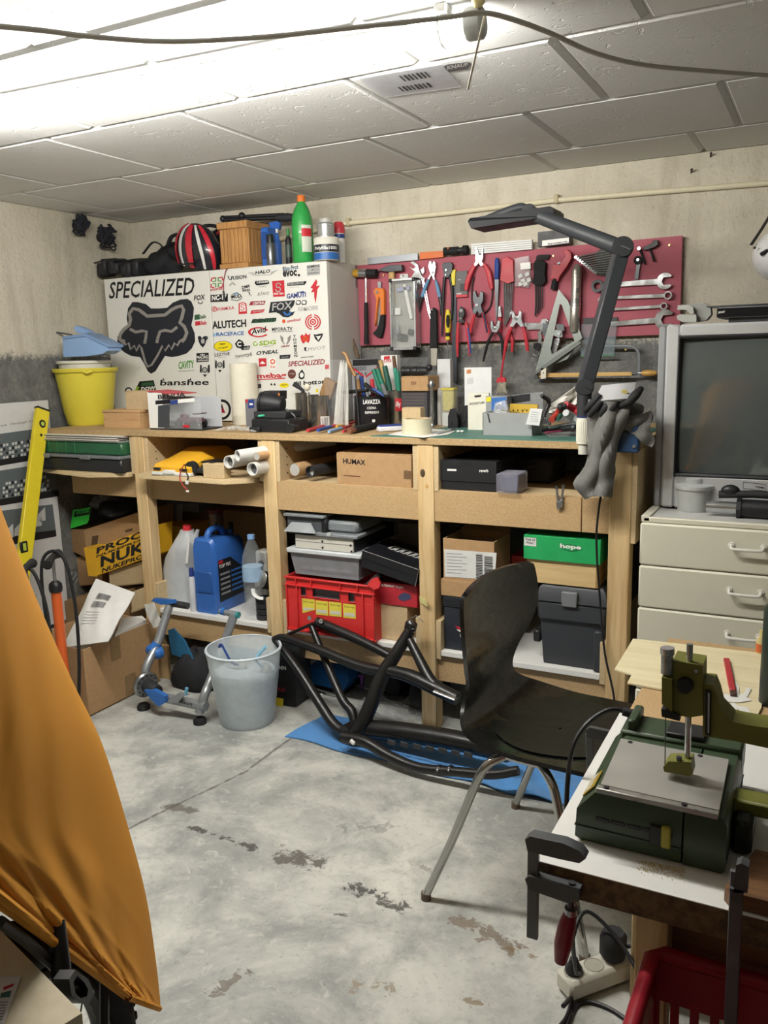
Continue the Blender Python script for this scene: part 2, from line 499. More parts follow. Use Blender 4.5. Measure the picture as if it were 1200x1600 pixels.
def wall_mat(name,zline,vertical_only=True):
    m,nt,b=_nt(name)
    g=nt.nodes.new('ShaderNodeNewGeometry');pos=g.outputs['Position']
    sep=nt.nodes.new('ShaderNodeSeparateXYZ');nt.links.new(pos,sep.inputs[0])
    mp=nt.nodes.new('ShaderNodeMapping');nt.links.new(pos,mp.inputs[0]);mp.inputs['Scale'].default_value=(1,1,.12)
    drip=noise(nt,mp.outputs[0],14,5,.65,.2)
    big=noise(nt,pos,2.2,5,.6,.3);fine=noise(nt,pos,70,4,.75);mid=noise(nt,pos,16,5,.7,.3)
    up=ramp(nt,big,[(.3,srgb('#b9b2a0')),(.5,srgb('#cfc8b6')),(.75,srgb('#dbd5c6'))])
    up=mix_rgb(nt,maprange(nt,drip,.5,.72,0,.5),up,srgb('#a79d88'))
    up=mix_rgb(nt,maprange(nt,fine,.6,.74,0,.6),up,srgb('#857b6a'))
    up=mix_rgb(nt,maprange(nt,noise(nt,pos,32,4,.7,.6),.68,.74,0,.6),up,srgb('#6e6252'))
    up=mix_rgb(nt,maprange(nt,mid,.62,.75,0,.4),up,srgb('#e6e2d6'))
    lo=ramp(nt,mid,[(.25,srgb('#555654')),(.5,srgb('#6c6d6b')),(.75,srgb('#83847f'))])
    lo=mix_rgb(nt,maprange(nt,fine,.55,.75,0,.5),lo,srgb('#a9a79d'))
    lo=mix_rgb(nt,maprange(nt,big,.55,.75,0,.4),lo,srgb('#4b4c4b'))
    edge=mth(nt,'ADD',sep.outputs[2],mth(nt,'MULTIPLY',mth(nt,'SUBTRACT',fine,.5),.10))
    edge=mth(nt,'ADD',edge,mth(nt,'MULTIPLY',mth(nt,'SUBTRACT',mid,.5),.03))
    c=mix_rgb(nt,maprange(nt,edge,zline-.012,zline+.018),lo,up)
    nt.links.new(c,b.inputs['Base Color']);b.inputs['Roughness'].default_value=.9
    h=mth(nt,'ADD',mth(nt,'MULTIPLY',fine,.6),mth(nt,'ADD',mid,mth(nt,'MULTIPLY',drip,.5)))
    bump(nt,b,h,.9,.009)
    return m

def struct(mb,name,mat,**k):
    return mb.build(name,mat,kind='structure',**k)
o=struct(MB().box(WX-.2,RX+.2,FY-.2,WY+.2,-.1,0,0),'floor',floor_mat());tag(o,'stained grey concrete cellar floor with a crack')
wm=wall_mat('cellar_wall',1.322)
o=struct(MB().box(WX-.2,RX+.2,WY,WY+.2,0,CZ+.1,0),'wall_back',wm);tag(o,'bare board-marked concrete wall behind the workbench, dark grey below')
o=struct(MB().box(WX-.2,WX,FY-.2,WY,0,CZ+.1,0),'wall_left',wm);tag(o,'rough concrete wall on the left, dark grey painted below')
o=struct(MB().box(RX,RX+.2,FY-.2,WY,0,CZ+.1,0),'wall_right',wm)
o=struct(MB().box(WX,RX,FY-.2,FY,0,CZ+.1,0),'wall_front',wm)

# ceiling: slab with half-metre moulded foam panels, each with a bevelled edge
def ceil_mat():
    m,nt,b=_nt('foam_panel')
    g=nt.nodes.new('ShaderNodeNewGeometry');pos=g.outputs['Position']
    n=noise(nt,pos,3,3);f=noise(nt,pos,180,2,.6);d=noise(nt,pos,22,4,.6,1.2)
    c=mix_rgb(nt,n,srgb('#d6d7d6'),srgb('#e4e5e3'))
    nt.links.new(c,b.inputs['Base Color']);b.inputs['Roughness'].default_value=.7
    dent=maprange(nt,d,.60,.68,0,1)
    h=mth(nt,'ADD',mth(nt,'MULTIPLY',f,.25),mth(nt,'MULTIPLY',dent,-1.0))
    bump(nt,b,h,.55,.003)
    return m
cm=ceil_mat()
ceil=struct(MB().box(WX-.2,RX+.2,FY-.2,WY+.2,CZ+.012,CZ+.12,0),'ceiling',pm('foam_slab','#a9aaa8',.8));tag(ceil,'white moulded foam ceiling panels laid in staggered rows')
PM={}
def ceil_panel(x0,x1,y0,y1):
    k=(round(x1-x0,3),round(y1-y0,3))
    if k not in PM:
        w,d=(x1-x0)/2,(y1-y0)/2;g=.001;e=.013
        vs=[(sx*(w-g),sy*(d-g),.012)for sx,sy in((-1,-1),(1,-1),(1,1),(-1,1))]+[(sx*(w-e),sy*(d-e),0)for sx,sy in((-1,-1),(1,-1),(1,1),(-1,1))]
        fs=[(0,1,5,4),(1,2,6,5),(2,3,7,6),(3,0,4,7),(4,5,6,7),(3,2,1,0)]
        me=bpy.data.meshes.new('panel');me.from_pydata(vs,[],fs);me.materials.append(cm);PM[k]=me
    o=bpy.data.objects.new('panel',PM[k]);COL.objects.link(o);o.parent=ceil
    o.location=Vector(((x0+x1)/2,(y0+y1)/2,CZ))-WM[ceil].translation
rowy=[WY,2.90,2.405,1.892,1.368,.86,.35,-.16,-.67,FY]
rowx=[-.425,-.285,-.06,-.365,0.005,-.3,-.1,-.4,-.2]
for i in range(9):
    y1,y0=rowy[i],rowy[i+1]
    js=[WX]+[x for x in(rowx[i]+.505*k for k in range(-6,5))if WX+.05<x<RX-.05]+[RX]
    for a,q in zip(js,js[1:]):ceil_panel(a,q,y0,y1)

# fluorescent tube under the ceiling, its end caps and spring clip
tube=thing('fluorescent_tube_lamp','lit fluorescent tube lamp under the ceiling','lamp',(-1.36,1.52,1.90))
glow=bpy.data.materials.new('lit_tube');glow.use_nodes=True
_n=glow.node_tree.nodes;_n.remove(_n['Principled BSDF']);_e=_n.new('ShaderNodeEmission')
_e.inputs[0].default_value=(1.0,.965,.9,1);_e.inputs[1].default_value=TUBE_STRENGTH
glow.node_tree.links.new(_e.outputs[0],_n['Material Output'].inputs[0])
TY,TZ=1.562,1.900
A,B_=Vector((-.645,TY+.05,TZ)),Vector((-2.14,TY-.05,TZ))
dv=(B_-A).normalized()
def arc_tube(a0,a1,r,n=16):
    return MB().sheet(lambda u,v:A.lerp(B_,v)+Vector((0,r*math.cos(a0+(a1-a0)*u),r*math.sin(a0+(a1-a0)*u))),n,1)
arc_tube(R(145),R(395),.021).build('tube',glow,tube)            # the diodes shine downwards only
arc_tube(R(35),R(145),.0212).build('tube_back',pm('lamp_back','#c9cbca',.5),tube)
grey=pm('lamp_grey','#b4b7b5',.5)
for q,sgn in((A,-1),(B_,1)):
    MB().lathe([(.0,0),(.027,0),(.029,.004),(.029,.03),(.024,.034),(0,.034)],q,20,axis=dv*sgn).build('end_cap',grey,tube)
for t in(.03,.97):
    q=A.lerp(B_,t)
    MB().box(q.x-.012,q.x+.012,q.y-.02,q.y+.02,TZ+.022,CZ,.002).tube(circ(q,.031,16,'x'),.003,6,closed=True).build('clip',pm('lamp_white','#d8d8d4',.5),tube)
q=A+Vector((.035,0,.02))
rr=random.Random(4)
mbf=MB()
for k in range(9):
    mbf.ball(q+Vector((rr.uniform(-.01,.035),rr.uniform(-.03,.02),rr.uniform(0,.04))),rr.uniform(.006,.014),8,5)
mbf.build('foam_blob',pm('expanding_foam','#d9cf9c',.8,bmp=.5),tube)

# grey cable strung below the lamp, tied up with a zip tie
cab=[Pz(-40,38,1.84),Pz(60,47,1.84),Pz(150,58,1.835),Pz(270,65,1.83),Pz(420,57,1.83),Pz(600,38,1.835),Pz(700,27,1.84),Pz(752,20,1.843),Pz(800,30,1.84),Pz(860,52,1.835),Pz(930,83,1.835),Pz(1010,102,1.84),Pz(1120,112,1.85),Pz(1260,122,1.87)]
MB().tube(catmull(cab,5),.0045,8).build('hanging_cable',pm('grey_cable','#b9b8b0',.6),None,'grey cable sagging below the ceiling lamp','cable')
zt=thing('zip_tie','long pale zip tie dangling from the end of the ceiling lamp','zip tie',Pz(752,25,1.845))
MB().tube([Pz(735,22,1.85),Pz(770,20,1.85),Pz(765,22,1.90)],.0025,6).build('loop',pm('zip_white','#d6d2be',.5),zt)
a=Pz(757,25,1.85);q=a+Vector((-.012,.035,-.14))
q=Py(731,140,a.y+.03)
MB().bar(a,q,.004,.0015,.0004).build('tail',pm('zip_white','#d6d2be',.5),zt)

# paper label stuck on a ceiling panel
lb=[Pz(560,122,CZ-.002),Pz(690,100,CZ-.002),Pz(722,135,CZ-.002),Pz(600,152,CZ-.002)]
lt=thing('panel_label','clear shipping label stuck on a ceiling panel','label',lb[0])
MB().prism(lb,(0,0,-.0012)).build('film',glassy('label_film','#c9ccd2',.3,.35),lt)
mk=MB()
def onlab(u,v):return lb[0].lerp(lb[1],u).lerp(lb[3].lerp(lb[2],u),v)+Vector((0,0,-.0018))
for(u0,v0,u1,v1,n)in((.45,.15,.8,.4,14),(.3,.6,.7,.82,16)):
    for k in range(n):
        if k%2:continue
        a0=u0+(u1-u0)*k/n;a1=u0+(u1-u0)*(k+.8+(k%3)*.2)/n
        mk.add([onlab(a0,v0),onlab(a1,v0),onlab(a1,v1),onlab(a0,v1)],[(0,1,2,3)])
mk.build('barcode',pm('print_black','#1d1d1f',.6),lt)
st=[Pz(q[0],q[1],CZ-.0015)for q in((690,105),(700,100),(730,96),(736,100),(730,107),(700,112))]
sk=thing('panel_sticker','small dark sticker on a ceiling panel beside the clear label','sticker',st[0])
MB().prism(st,(0,0,-.001)).build('plate',pm('sticker_grey','#4c4d4f',.5),sk)
tx=MB();tx.text('KNAUF',Pz(699,109,CZ-.003),Pz(731,103,CZ-.003)-Pz(699,109,CZ-.003),Pz(699,103,CZ-.003)-Pz(699,109,CZ-.003),.02)
tx.build('lettering',pm('print_grey','#b9b9b6',.5),sk)

# conduit along the back wall, with clips
z0=Py(1200,287,WY-.012).z
pipe=thing('conduit_pipe','cream plastic conduit running along the back wall','pipe',(-1,WY-.012,1.72))
pp=[Vector((-2.6,WY-.014,1.748))]+[Py(x,y,WY-.014)for x,y in((540,349),(700,333),(868,313),(1000,302),(1200,286))]
pp.append(pp[-1]+Vector((.9,0,.0)))
MB().tube(pp,.0095,10).build('pipe',pm('conduit_cream','#d8d0b4',.5),pipe)
for k,(x,y)in enumerate(((870,312),(545,348))):
    c=Py(x,y,WY-.014);MB().box(c.x-.008,c.x+.008,c.y-.012,WY,c.z-.014,c.z+.018,.003).build('clip',pm('conduit_clip','#b9ae8c',.6),pipe)
# ------------------------------------------------------------------ the long workbench
PINE=wood('pine_post','#d8bd8e','#bd9a68','z');PINEX=wood('pine_board','#d3b68a','#b89566','x')
MDF=board('brown_fibreboard','#c2a57b','#ac8d62');PLY=board('birch_ply','#cdb791','#bda67e',160)
WHITE=pm('white_melamine','#e4e4e0',.4,var=.03)
POSTX=[-2.447,-1.820,-1.193,-.560];PW=.058
bench=thing('workbench','long wooden workbench with pine posts and shelves against the back wall','workbench',(-1.70,2.87,0))
XL,XR=-2.912,-.480
MB().box(XL,XR,BY-.004,WY-.005,BZ-.022,BZ,.002).build('bench_top',board('bench_top_board','#b79d74','#9d8259',200),bench)
for x in POSTX:
    w=.064 if x>-.6 else PW
    p=MB().box(x,x+w,BY,BY+.055,0,BZ-.022,.003).build('front_post',PINE,bench)
    MB().box(x,x+w,WY-.075,WY-.015,0,BZ-.022,.003).build('rear_post',PINE,bench)
scr=pm('screw_zinc','#55524c',.4,.8)
def cheek(x0,x1,z0,z1,y1):
    c=MB().box(x0,x1,BY+.004,y1,z0,z1,.0015).build('side_cheek',PLY,bench)
    return c
for i,x in enumerate(POSTX):
    w=.064 if i==3 else PW
    for s_,(a,q)in((-1,(x-.018,x)),(1,(x+w,x+w+.018))):
        if i==3 and s_>0:continue
        cheek(a,q,.845,BZ-.022,WY-.08)
        if not(i==0 and s_<0):cheek(a,q,.262,.40,WY-.08)
        if s_>0 and i<3:
            sm_=MB()
            for k in range(4):
                MB().cyl((q,BY+.05+.0,.875+k*.03),(q+.0015,BY+.05,.875+k*.03),.003,seg=8).build('screw',scr,bench)
cheek(-.496,-.480,.72,BZ-.022,WY-.08)
# shelf boards under the top: the two on the left stick out in front, with a cut corner
def outline_board(name,pts,z0,z1,mat):
    return MB().prism([(x,y,z0)for x,y in pts],(0,0,z1-z0),.001).build(name,mat,bench)
outline_board('shelf_board',[(-2.372,WY-.1),(-2.372,2.455),(-1.935,2.43),(-1.845,2.50),(-1.84,WY-.1)],.842,.860,PLY)
outline_board('shelf_board',[(-2.96,WY-.1),(-2.96,2.50),(-2.62,2.435),(-2.465,2.50),(-2.465,WY-.1)],.836,.854,PLY)
MB().box(-1.744,-1.195,BY+.02,WY-.1,.835,.850,.001).build('shelf_board',PLY,bench)
MB().box(-1.117,-.562,BY+.02,WY-.1,.835,.850,.001).build('shelf_board',PLY,bench)
for x0,x1,yy in((-2.84,-2.447,BY+.035),(-2.389,-1.82,BY+.03),(-1.762,-1.193,BY+.006),(-1.135,-.645,BY+.006),(-.642,-.56,BY+.006)):
    MB().box(x0,x1,yy,yy+.018,.744,.836 if x0<-1.8 else .851,.001).build('apron_board',MDF,bench)
for i in range(3):
    a,q=POSTX[i]+PW+.018,POSTX[i+1]-.018
    MB().box(a,q,BY+.004,WY-.1,.276,.294,.001).build('lower_shelf',WHITE,bench)
    MB().box(a-.018,q+.018,BY+.02,BY+.04,.178,.276,.001).build('lower_rail',MDF,bench)
MB().box(-2.90,-2.447,WY-.12,WY-.10,.178,.276,.001).build('lower_rail',MDF,bench)
MB().ball((-1.193+.02,BY+.001,.905),(.010,.003,.015),12,6).build('knot',pm('wood_knot','#4a3a28',.7),bench)
MB().ball((-1.193+.034,BY+.001,.862),(.007,.002,.009),12,6).build('knot',pm('wood_knot_pale','#c79c62',.7),bench)
# green cutting mat on the right half of the top
MB().prism([(-1.37,2.525,BZ),(-.50,2.522,BZ),(-.50,3.0,BZ),(-1.20,3.0,BZ)],(0,0,.003),.001).build('cutting_mat',pm('mat_green','#3f6b60',.55,var=.1),None,'dark green cutting mat covering the right half of the workbench top','mat')
# ------------------------------------------------------------------ white wall cabinet standing on the bench, covered in stickers
CY=2.945;CX0,CX1,CXM=-2.955,-1.772,-2.352;CT=1.661;CB=BZ+.003
cabw=pm('cabinet_white','#dcdcd6',.35,var=.03);
cab=thing('sticker_cabinet','white double-door cabinet plastered with bike stickers standing on the bench','cabinet',((CX0+CX1)/2,(CY+WY)/2,BZ))
MB().box(CX0,CX1,CY+.02,WY-.012,CB,CT,.002).build('body',pm('cabinet_grey','#c3c2bc',.5,var=.04),cab)
dl=MB().box(CX0,CXM-.0015,CY,CY+.019,CB+.002,CT-.001,.002).build('door',cabw,cab)
dr=MB().box(CXM+.0015,CX1,CY,CY+.019,CB+.002,CT-.001,.002).build('door',cabw,cab)
MB().box(CX1-.004,CX1+.004,WY-.05,WY-.015,CT-.09,CT-.002,.001).build('hanging_bracket',pm('zinc','#9b9f9f',.35,.8),cab)
SY=CY-.0006
INK={k:pm('ink_'+k,v,.45,var=.04)for k,v in dict(black='#17181c',navy='#20232c',grey='#8b8783',red='#c02a35',green='#4f8f3a',lime='#8fb52e',dgreen='#2e5a3e',blue='#3567a8',lblue='#8fb7d8',yellow='#e6d21e',white='#e6e6e2',orange='#d8562e',brown='#6a3a33',silver='#a9aaa8',dkblue='#2b3f82',dred='#8e2230').items()}
class Sticker(MB):
    def __init__(s,door):super().__init__();s.door=door;s.lay=0
    def P(s,x,y):return Py(x,y,SY-s.lay*.0003)
    def poly(s,col,*flat):
        s.use(INK[col]);pts=[s.P(flat[i],flat[i+1])for i in range(0,len(flat),2)]
        s.prism(pts,(0,-.0004,0));s.lay+=1;return s
    def ell(s,col,x,y,rx,ry,n=18,rot=0):
        c,q=math.cos(rot),math.sin(rot);f=[]
        for k in range(n):
            a=2*math.pi*k/n;u,v=rx*math.cos(a),ry*math.sin(a);f+=[x+u*c-v*q,y+u*q+v*c]
        return s.poly(col,*f)
    def ring(s,col,x,y,r0,r1,a0=0,a1=360,n=14,ky=1.):
        s.use(INK[col]);full=a1-a0>=360
        A_=[R(a0+(a1-a0)*k/(n if full else n-1))for k in range(n)]
        o_=[s.P(x+r1*math.cos(a),y-r1*ky*math.sin(a))for a in A_];i_=[s.P(x+r0*math.cos(a),y-r0*ky*math.sin(a))for a in A_]
        if full:s.holed(o_,i_,(0,-.0004,0))
        else:s.prism(o_+i_[::-1],(0,-.0004,0))
        s.lay+=1;return s
    def stroke(s,col,w,*flat):
        s.use(INK[col]);pts=[Vector((flat[i],flat[i+1],0))for i in range(0,len(flat),2)]
        L_,R_=[],[]
        for i,p_ in enumerate(pts):
            d=(pts[min(i+1,len(pts)-1)]-pts[max(i-1,0)]);d.normalize();n_=Vector((-d.y,d.x,0))*w/2
            L_.append(p_+n_);R_.append(p_-n_)
        for i in range(len(pts)-1):
            s.prism([s.P(q.x,q.y)for q in(L_[i],L_[i+1],R_[i+1],R_[i])],(0,-.0004,0))
        s.lay+=1;return s
    def word(s,col,t,x0,y0,x1,y1,h,bold=.01,shear=0.):
        s.use(INK[col]);o=s.P(x0,y0);e=s.P(x1,y1);up=s.P(x0,y0-h)-o
        q=Vector((0,0,1))*up.length
        s.text(t,o+Vector((0,-.0003,0)),e-o,q,bold,shear);s.lay+=1;return s
    def done(s,label=None):return s.build('sticker',None,s.door,label)
S=Sticker
# --- left door
w_=S(dl).word('black','SPECIALIZED',170,467,302,461,26,.012,.25);w_.done('large black lettering sticker')
fx=S(dl)
fx.poly('navy',207,472,200,482,198,498,200,507,190,515,184,526,183,535,187,544,195,551,205,556,219,558,225,568,231,580,236,584,243,580,249,570,258,556,268,558,280,556,292,552,300,544,305,533,304,520,299,508,302,494,303,481,299,471,293,467,282,468,270,473,261,481,247,482,236,482,228,475,215,472)
fx.stroke('grey',5.2,195,537,187,530,188,522,193,515,202,508,204,499,202,490,208,482,217,484,225,490,230,494,244,493,258,492,268,484,276,480,284,478,287,484,284,497,281,504,288,510,292,520,288,530,284,534)
fx.stroke('grey',3.4,188,531,194,532,196,539,201,536,204,546,210,540,213,548,218,539,221,544,227,566,231,573,237,570,246,556,254,540,258,548,264,539,268,546,273,536,277,540,281,533,286,530)
fx.stroke('grey',4.6,203,514,212,519,222,517,229,518,228,527,226,537)
fx.stroke('grey',4.6,277,511,268,518,258,516,250,518,247,527,245,536)
fx.done('large black and grey animal head emblem')
S(dl).word('black','FOX',303,470,320,468,8,.03,.2).ring('black',313,471,3,4.2,180,360).done()
S(dl).poly('dgreen',304,492,312,491,312,499,304,500).word('dgreen','SRlab',305,499,322,497,6,.03).done()
S(dl).poly('red',305,503,313,502,313,508,305,509).word('red','SRlab',306,508,323,507,6,.03).done()
S(dl).poly('navy',311,525,315,529,319,525,323,527,322,534,320,539,317,543,313,539,310,533).ell('silver',317,533,3,4).ring('navy',312,528,1.5,3).ring('navy',322,528,1.5,3).done()
S(dl).poly('black',307,552,326,551,326,565,307,566).word('white','MACIAG',308,561,325,560,5,.02).word('white','OFFROAD',309,564.5,325,564,2.5,.02).poly('white',313,555,313,553,315,554.5,316.5,552.5,318,554.5,320,553,320,555).done()
S(dl).word('green','CAVITY',279,577,303,575,12,.03,.1).word('grey','PRECISION APPAREL',279,581,304,579.5,1.6).done()
em=S(dl).ell('silver',320,578,3.2,4.2).ring('black',320,578,3.2,4.4)
for sg in(-1,1):
    for k in range(4):em.poly('black',320+sg*4,583-k*3,320+sg*8,581-k*3.4,320+sg*6.5,573-k*1,320+sg*5.6,579-k*3)
em.poly('black',317,585,323,585,320,589).done()
S(dl).word('black','banshee',250,602.5,326,601.5,9,.02,.25).poly('black',254,594,255,590,257,595).poly('black',296,594,298,590,299,595).done('black lettering sticker')
S(dl).poly('black',210,612,218,596,240,594,244,610,213,612).poly('dgreen',222,598,239,597,240,602,220,603).poly('lime',210,611,215,604,218,605,213,612).word('white','DOW',221,611,243,609,6,.04).ring('navy',201,611,4,6).done()
# --- right door
r_=S(dr)
for sx,sy in((329,435),(346,434),(329,452),(346,450)):pass
r_.stroke('red',2,336,434,331,435,330,440).stroke('red',2,342,434,347,433,348,438).stroke('red',2,330,444,330,449,335,449).stroke('red',2,343,449,348,448,348,443)
r_.stroke('green',1.6,337,433,337,439,332,440).stroke('green',1.6,341,433,341,439,346,439).stroke('green',1.6,332,443,337,443,337,449).stroke('green',1.6,346,442,341,443,341,449).word('red','aFOSTAR',329,454.5,348,452.5,3.4,.02).done()
S(dr).word('navy','FUSION',361,438,385,435,6,.03,.1).poly('silver',357,446,363,440,369,445,366,446,363,443,360,447).stroke('navy',1.4,356,431,358,436,362,437).done()
h_=S(dr).word('black','HALO',399,429,422,426,5.5,.03,.2).word('grey','WHEEL TECHNOLOGY',398,431.5,425,429.5,1.4)
for k in range(3):h_.stroke('silver',.9,388+k*3,426+k*1.8,398,426+k*1.6);h_.stroke('silver',.9,423,425.5+k*1.3,434-k*3,422+k*1.6)
h_.done()
S(dr).word('navy','Bliss Prot',442,424,466,420,7,.02).word('black','evoc',442,433,464,431,9.5,.04).stroke('lblue',1,443,421,466,418).ell('black',467,430,2,2).done()
S(dr).poly('silver',479,415,500,413,500,429,480,431).word('navy','SIEMENS',480,419,499,417,4,.02).word('grey','Mobile',487,423,498,422,3).word('navy','communication',481,428,498,426.5,1.8,.02).done('silver-grey lettered sticker')
S(dr).word('black','DMR',378,452,391,449,5,.03).word('black','BIKES',379,456,391,455,4,.03).poly('black',387,456,391,457,390,459,394,463,389,460,389,458).done()
S(dr).poly('black',399,439,419,438,421,442,419,444,401,446,398,443).word('white','C-POSURE',401,443,419,441.5,3,.03).word('grey','LIGHTS',404,449,416,448.5,2).done()
S(dr).word('grey','sixc',402,462,420,460,6,.01,.3).done()
S(dr).poly('red',425,439,444,438,445,463,427,464).ring('silver',435,446,3,4.4,0,270,12).ring('silver',434.5,452,3,4.4,180,450,12).word('white','FIVE TEN',428,461,443,460,3.2,.03).done('square red sticker')
S(dr).poly('black',449,442,478,439,479,441,476,445,449,447).word('silver','EVERCROSS',450,446,475,443.5,3.6,.03).word('grey','protective wear',453,450,468,449,1.3).done()
S(dr).word('dkblue','GAMUTI',448,467,478,464,8,.035).stroke('dkblue',1.2,464,457,475,455.5).done()
S(dr).poly('red',494,436,485,450,489,451,486,457,491,456,491,463,493,474,494.5,465,496,452,500,446,494,447,496,441).done('red lightning-shaped sticker')
S(dr).poly('black',329,461,356,459,356,471,329,472).word('white','NC-17',331,470,354,468,8,.03,.1).done()
S(dr).word('black','MUD',362,467,377,465,6,.03).stroke('black',1,361,465,363,460,370,457,376,461,378,465).stroke('black',1,361,468,370,470,378,466).poly('lblue',364,460,370,458,374,460,368,461).done()
S(dr).ring('red',335,483,3.2,4.2).word('red','FORMULA',340,486,366,483,5,.02).word('red','F',333.5,486,337,485.5,5,.02,.2).done()
S(dr).poly('red',373,474,379,472,385,474,386,490,373,491).poly('white',375,475,379,473.5,383,475,384,486,375,487).ring('red',379,478,1.8,3,0,270,10).ring('red',379,482.5,1.8,3,180,450,10).done()
S(dr).poly('dred',392,471,415,470,413,476,389,477).word('white','CENTRAL',395,476,413,474.5,3.5,.03,.2).done()
S(dr).poly('red',393,485,414,483,411,488,391,491).word('silver','Speedking',395,489,411,487,3,.03,.2).done()
S(dr).poly('navy',423,472,461,469,459,477,452,486,457,488,461,486,458,492,450,496,442,495,436,490,431,488,420,489).word('silver','FOX',425,486,456,483,12,.02,.15).ring('blue',449,487,3.4,6.4,180,360,10).done('blue and navy tailed lettering sticker')
fi=S(dr)
for k in(466,475):fi.poly('black',k-4,473,k-2,469,k+3,469,k+4.5,472,k+3,476,k-3,476.5).ell('white',k,472.5,2.8,2.4)
fi.done()
S(dr).word('silver','FUNMACHINE',466,487,497,484,7,.03).done()
S(dr).word('black','ALUTECH',332,514,385,511,12,.035).done('bold black lettering sticker')
S(dr).poly('dgreen',395,499,431,497,429,503,392,505).word('black','IDENTITI',394,504,431,502,5.5,.03,.25).done()
S(dr).ell('orange',443.5,502,2.6,3).word('red','camdoud',448,504,469,501,4.5,.02,.2).done()
tg=S(dr).ring('red',489,503,3,5)
for r0 in(7,10.5):tg.ring('red',489,503,r0,r0+1.8,100,260,12).ring('red',489,503,r0,r0+1.8,-80,80,12)
tg.ell('red',489,503,1.4,1.8,10).done('red target-ring sticker')
S(dr).word('blue','RACEFACE',338,525.5,381,523.5,6,.03,.1).poly('lblue',333,521,337,520.5,337,526,333.5,526).done()
av=S(dr).ring('red',404,519,12.5,16.5,20,330,26,.48);av.word('black','Avid',393,523,415,519,9,.02,.15).done('red oval lettered sticker')
S(dr).word('black','MPORA.TV',425,517.5,457,516,5.5,.02).stroke('black',.6,425,518.5,457,517.5).done()
S(dr).ell('black',348.5,541,14.6,8.4,22).ell('yellow',348.5,541,14,7.8,22).word('black','team',343,539,352,538.5,3,.02).word('black','wingsail',341,545.5,356,544,3,.01).done('yellow oval sticker')
S(dr).poly('black',373,530,379,533,382,539,377,545,370,543,367,537).ring('white',374.5,537.5,2.2,4,40,320,12).poly('black',379,541,391,540,389,546,377,547).word('silver','edi',381,546,389,545,4,.03).done()
S(dr).ring('lime',399,537,2.2,3.8,60,380,12).word('lime','SDG',405,540,431,538,7,.035,.1).word('grey','COMPONENTS',411,542,428,541,1.2).done()
wg=S(dr)
for sg in(-1,1):
    for k in range(4):wg.stroke('grey',1.1,446+sg*1.5,538,446+sg*(4+k*.8),533-k*.5,446+sg*(4+k*1.2),527-k)
wg.word('dred','LABURO',439,542.5,453,541,2.6,.02).done()
th=S(dr)
for k,ch in enumerate('THOMSON'):th.word('black',ch,458+k*.35,528+k*5,462.5+k*.35,527.8+k*5,4.2,.02)
th.done()
S(dr).poly('red',469,526,472,522,475,525,478,520,481,524,485,521,484,531,482,536,478,533,474,537,471,533).ell('orange',477,529,5,4).word('dred','CO',473,531,481,530.5,3.5,.02).done()
S(dr).poly('black',490,522,494,523,499,521.5,505,521,503,527,499,533,497,534,492,529).poly('white',493,525,497,525.5,502,524,499,529,497,532,496,528).done()
S(dr).word('silver','PIVOT',481,548.5,509,545,5,.02,.1).poly('navy',475,543,479,542,478,547,481,549,476,548).done()
S(dr).word('black','LEZYNE',336,557,359,555,5,.01).word('grey','Engineered Design',340,559.5,354,558.6,1.2).done()
S(dr).word('black','twenty6',368,562,394,558,8.5,-.002).done()
S(dr).word('black',"O'NEAL",400,555,435,552,6,.03,.3).done()
S(dr).poly('navy',437,555,454,554,453,560,437,561).word('grey','leatt',440,559.6,451,558.5,3,.02).done()
S(dr).word('black','cannondale',470,559.5,490,558,2.4,.01).done()
e2=S(dr).ell('silver',343.5,570,3,4).ring('black',343.5,570,3,4.2)
for sg in(-1,1):
    for k in range(4):e2.poly('black',343.5+sg*4,576-k*3,343.5+sg*7.6,574-k*3.4,343.5+sg*6,566-k*1,343.5+sg*5.4,572-k*3)
e2.poly('black',341,578,346,578,343.5,582).done()
S(dr).poly('red',404,560,416,559.5,416.5,572,405,573).poly('white',406,568,410,564,415,568,411,569).done()
S(dr).poly('white',420,559,431,558.5,432.5,577,422,579).ring('orange',426,565,2.2,4).word('orange','1e',423,575,430,574.5,4,.02).done()
S(dr).word('dred','SPECIALIZED',450,573,507,569,8,.02,.2).done('dark red lettering sticker')
S(dr).poly('red',388,571,394,571,394,579,388,579.5).ring('black',394,575,3.5,5.2,-90,90,10).done()
S(dr).word('red','dimebag',390,594,450,592,10,.03,-.4).stroke('red',1.4,389,594,445,591).done('red brush-lettering sticker')
S(dr).ell('brown',456,584.5,6.4,7.4,18).word('silver','MTN',452,586,460,585.5,3,.01).done()
S(dr).poly('black',472,577,476,584,475.5,591,471,593,467,591,466.5,584).ell('white',471.5,586,3,4).done()
S(dr).poly('navy',390,601,408,600,408,606,390,607).word('silver','TOPEAK',392,605,406,604,3,.02).done()
S(dr).poly('black',422,602,424,598,426,602).poly('black',427,602,429,598,431,602).done()
S(dr).ell('yellow',444,602,7.5,4,18).word('black','Hayes',439,603.5,449,602.5,3,.02,.2).done()
S(dr).word('black','lil bottom',463,603,512,599,7,.03).done()
S(dr).ring('black',347,640,10.5,14,0,360,24,1.15).poly('dred',343,645,347,632,352,645).word('black','1',345.5,638,348,638,6,.03).done()
S(dr).poly('red',508,570,514,569.5,514,576,508,577).done()
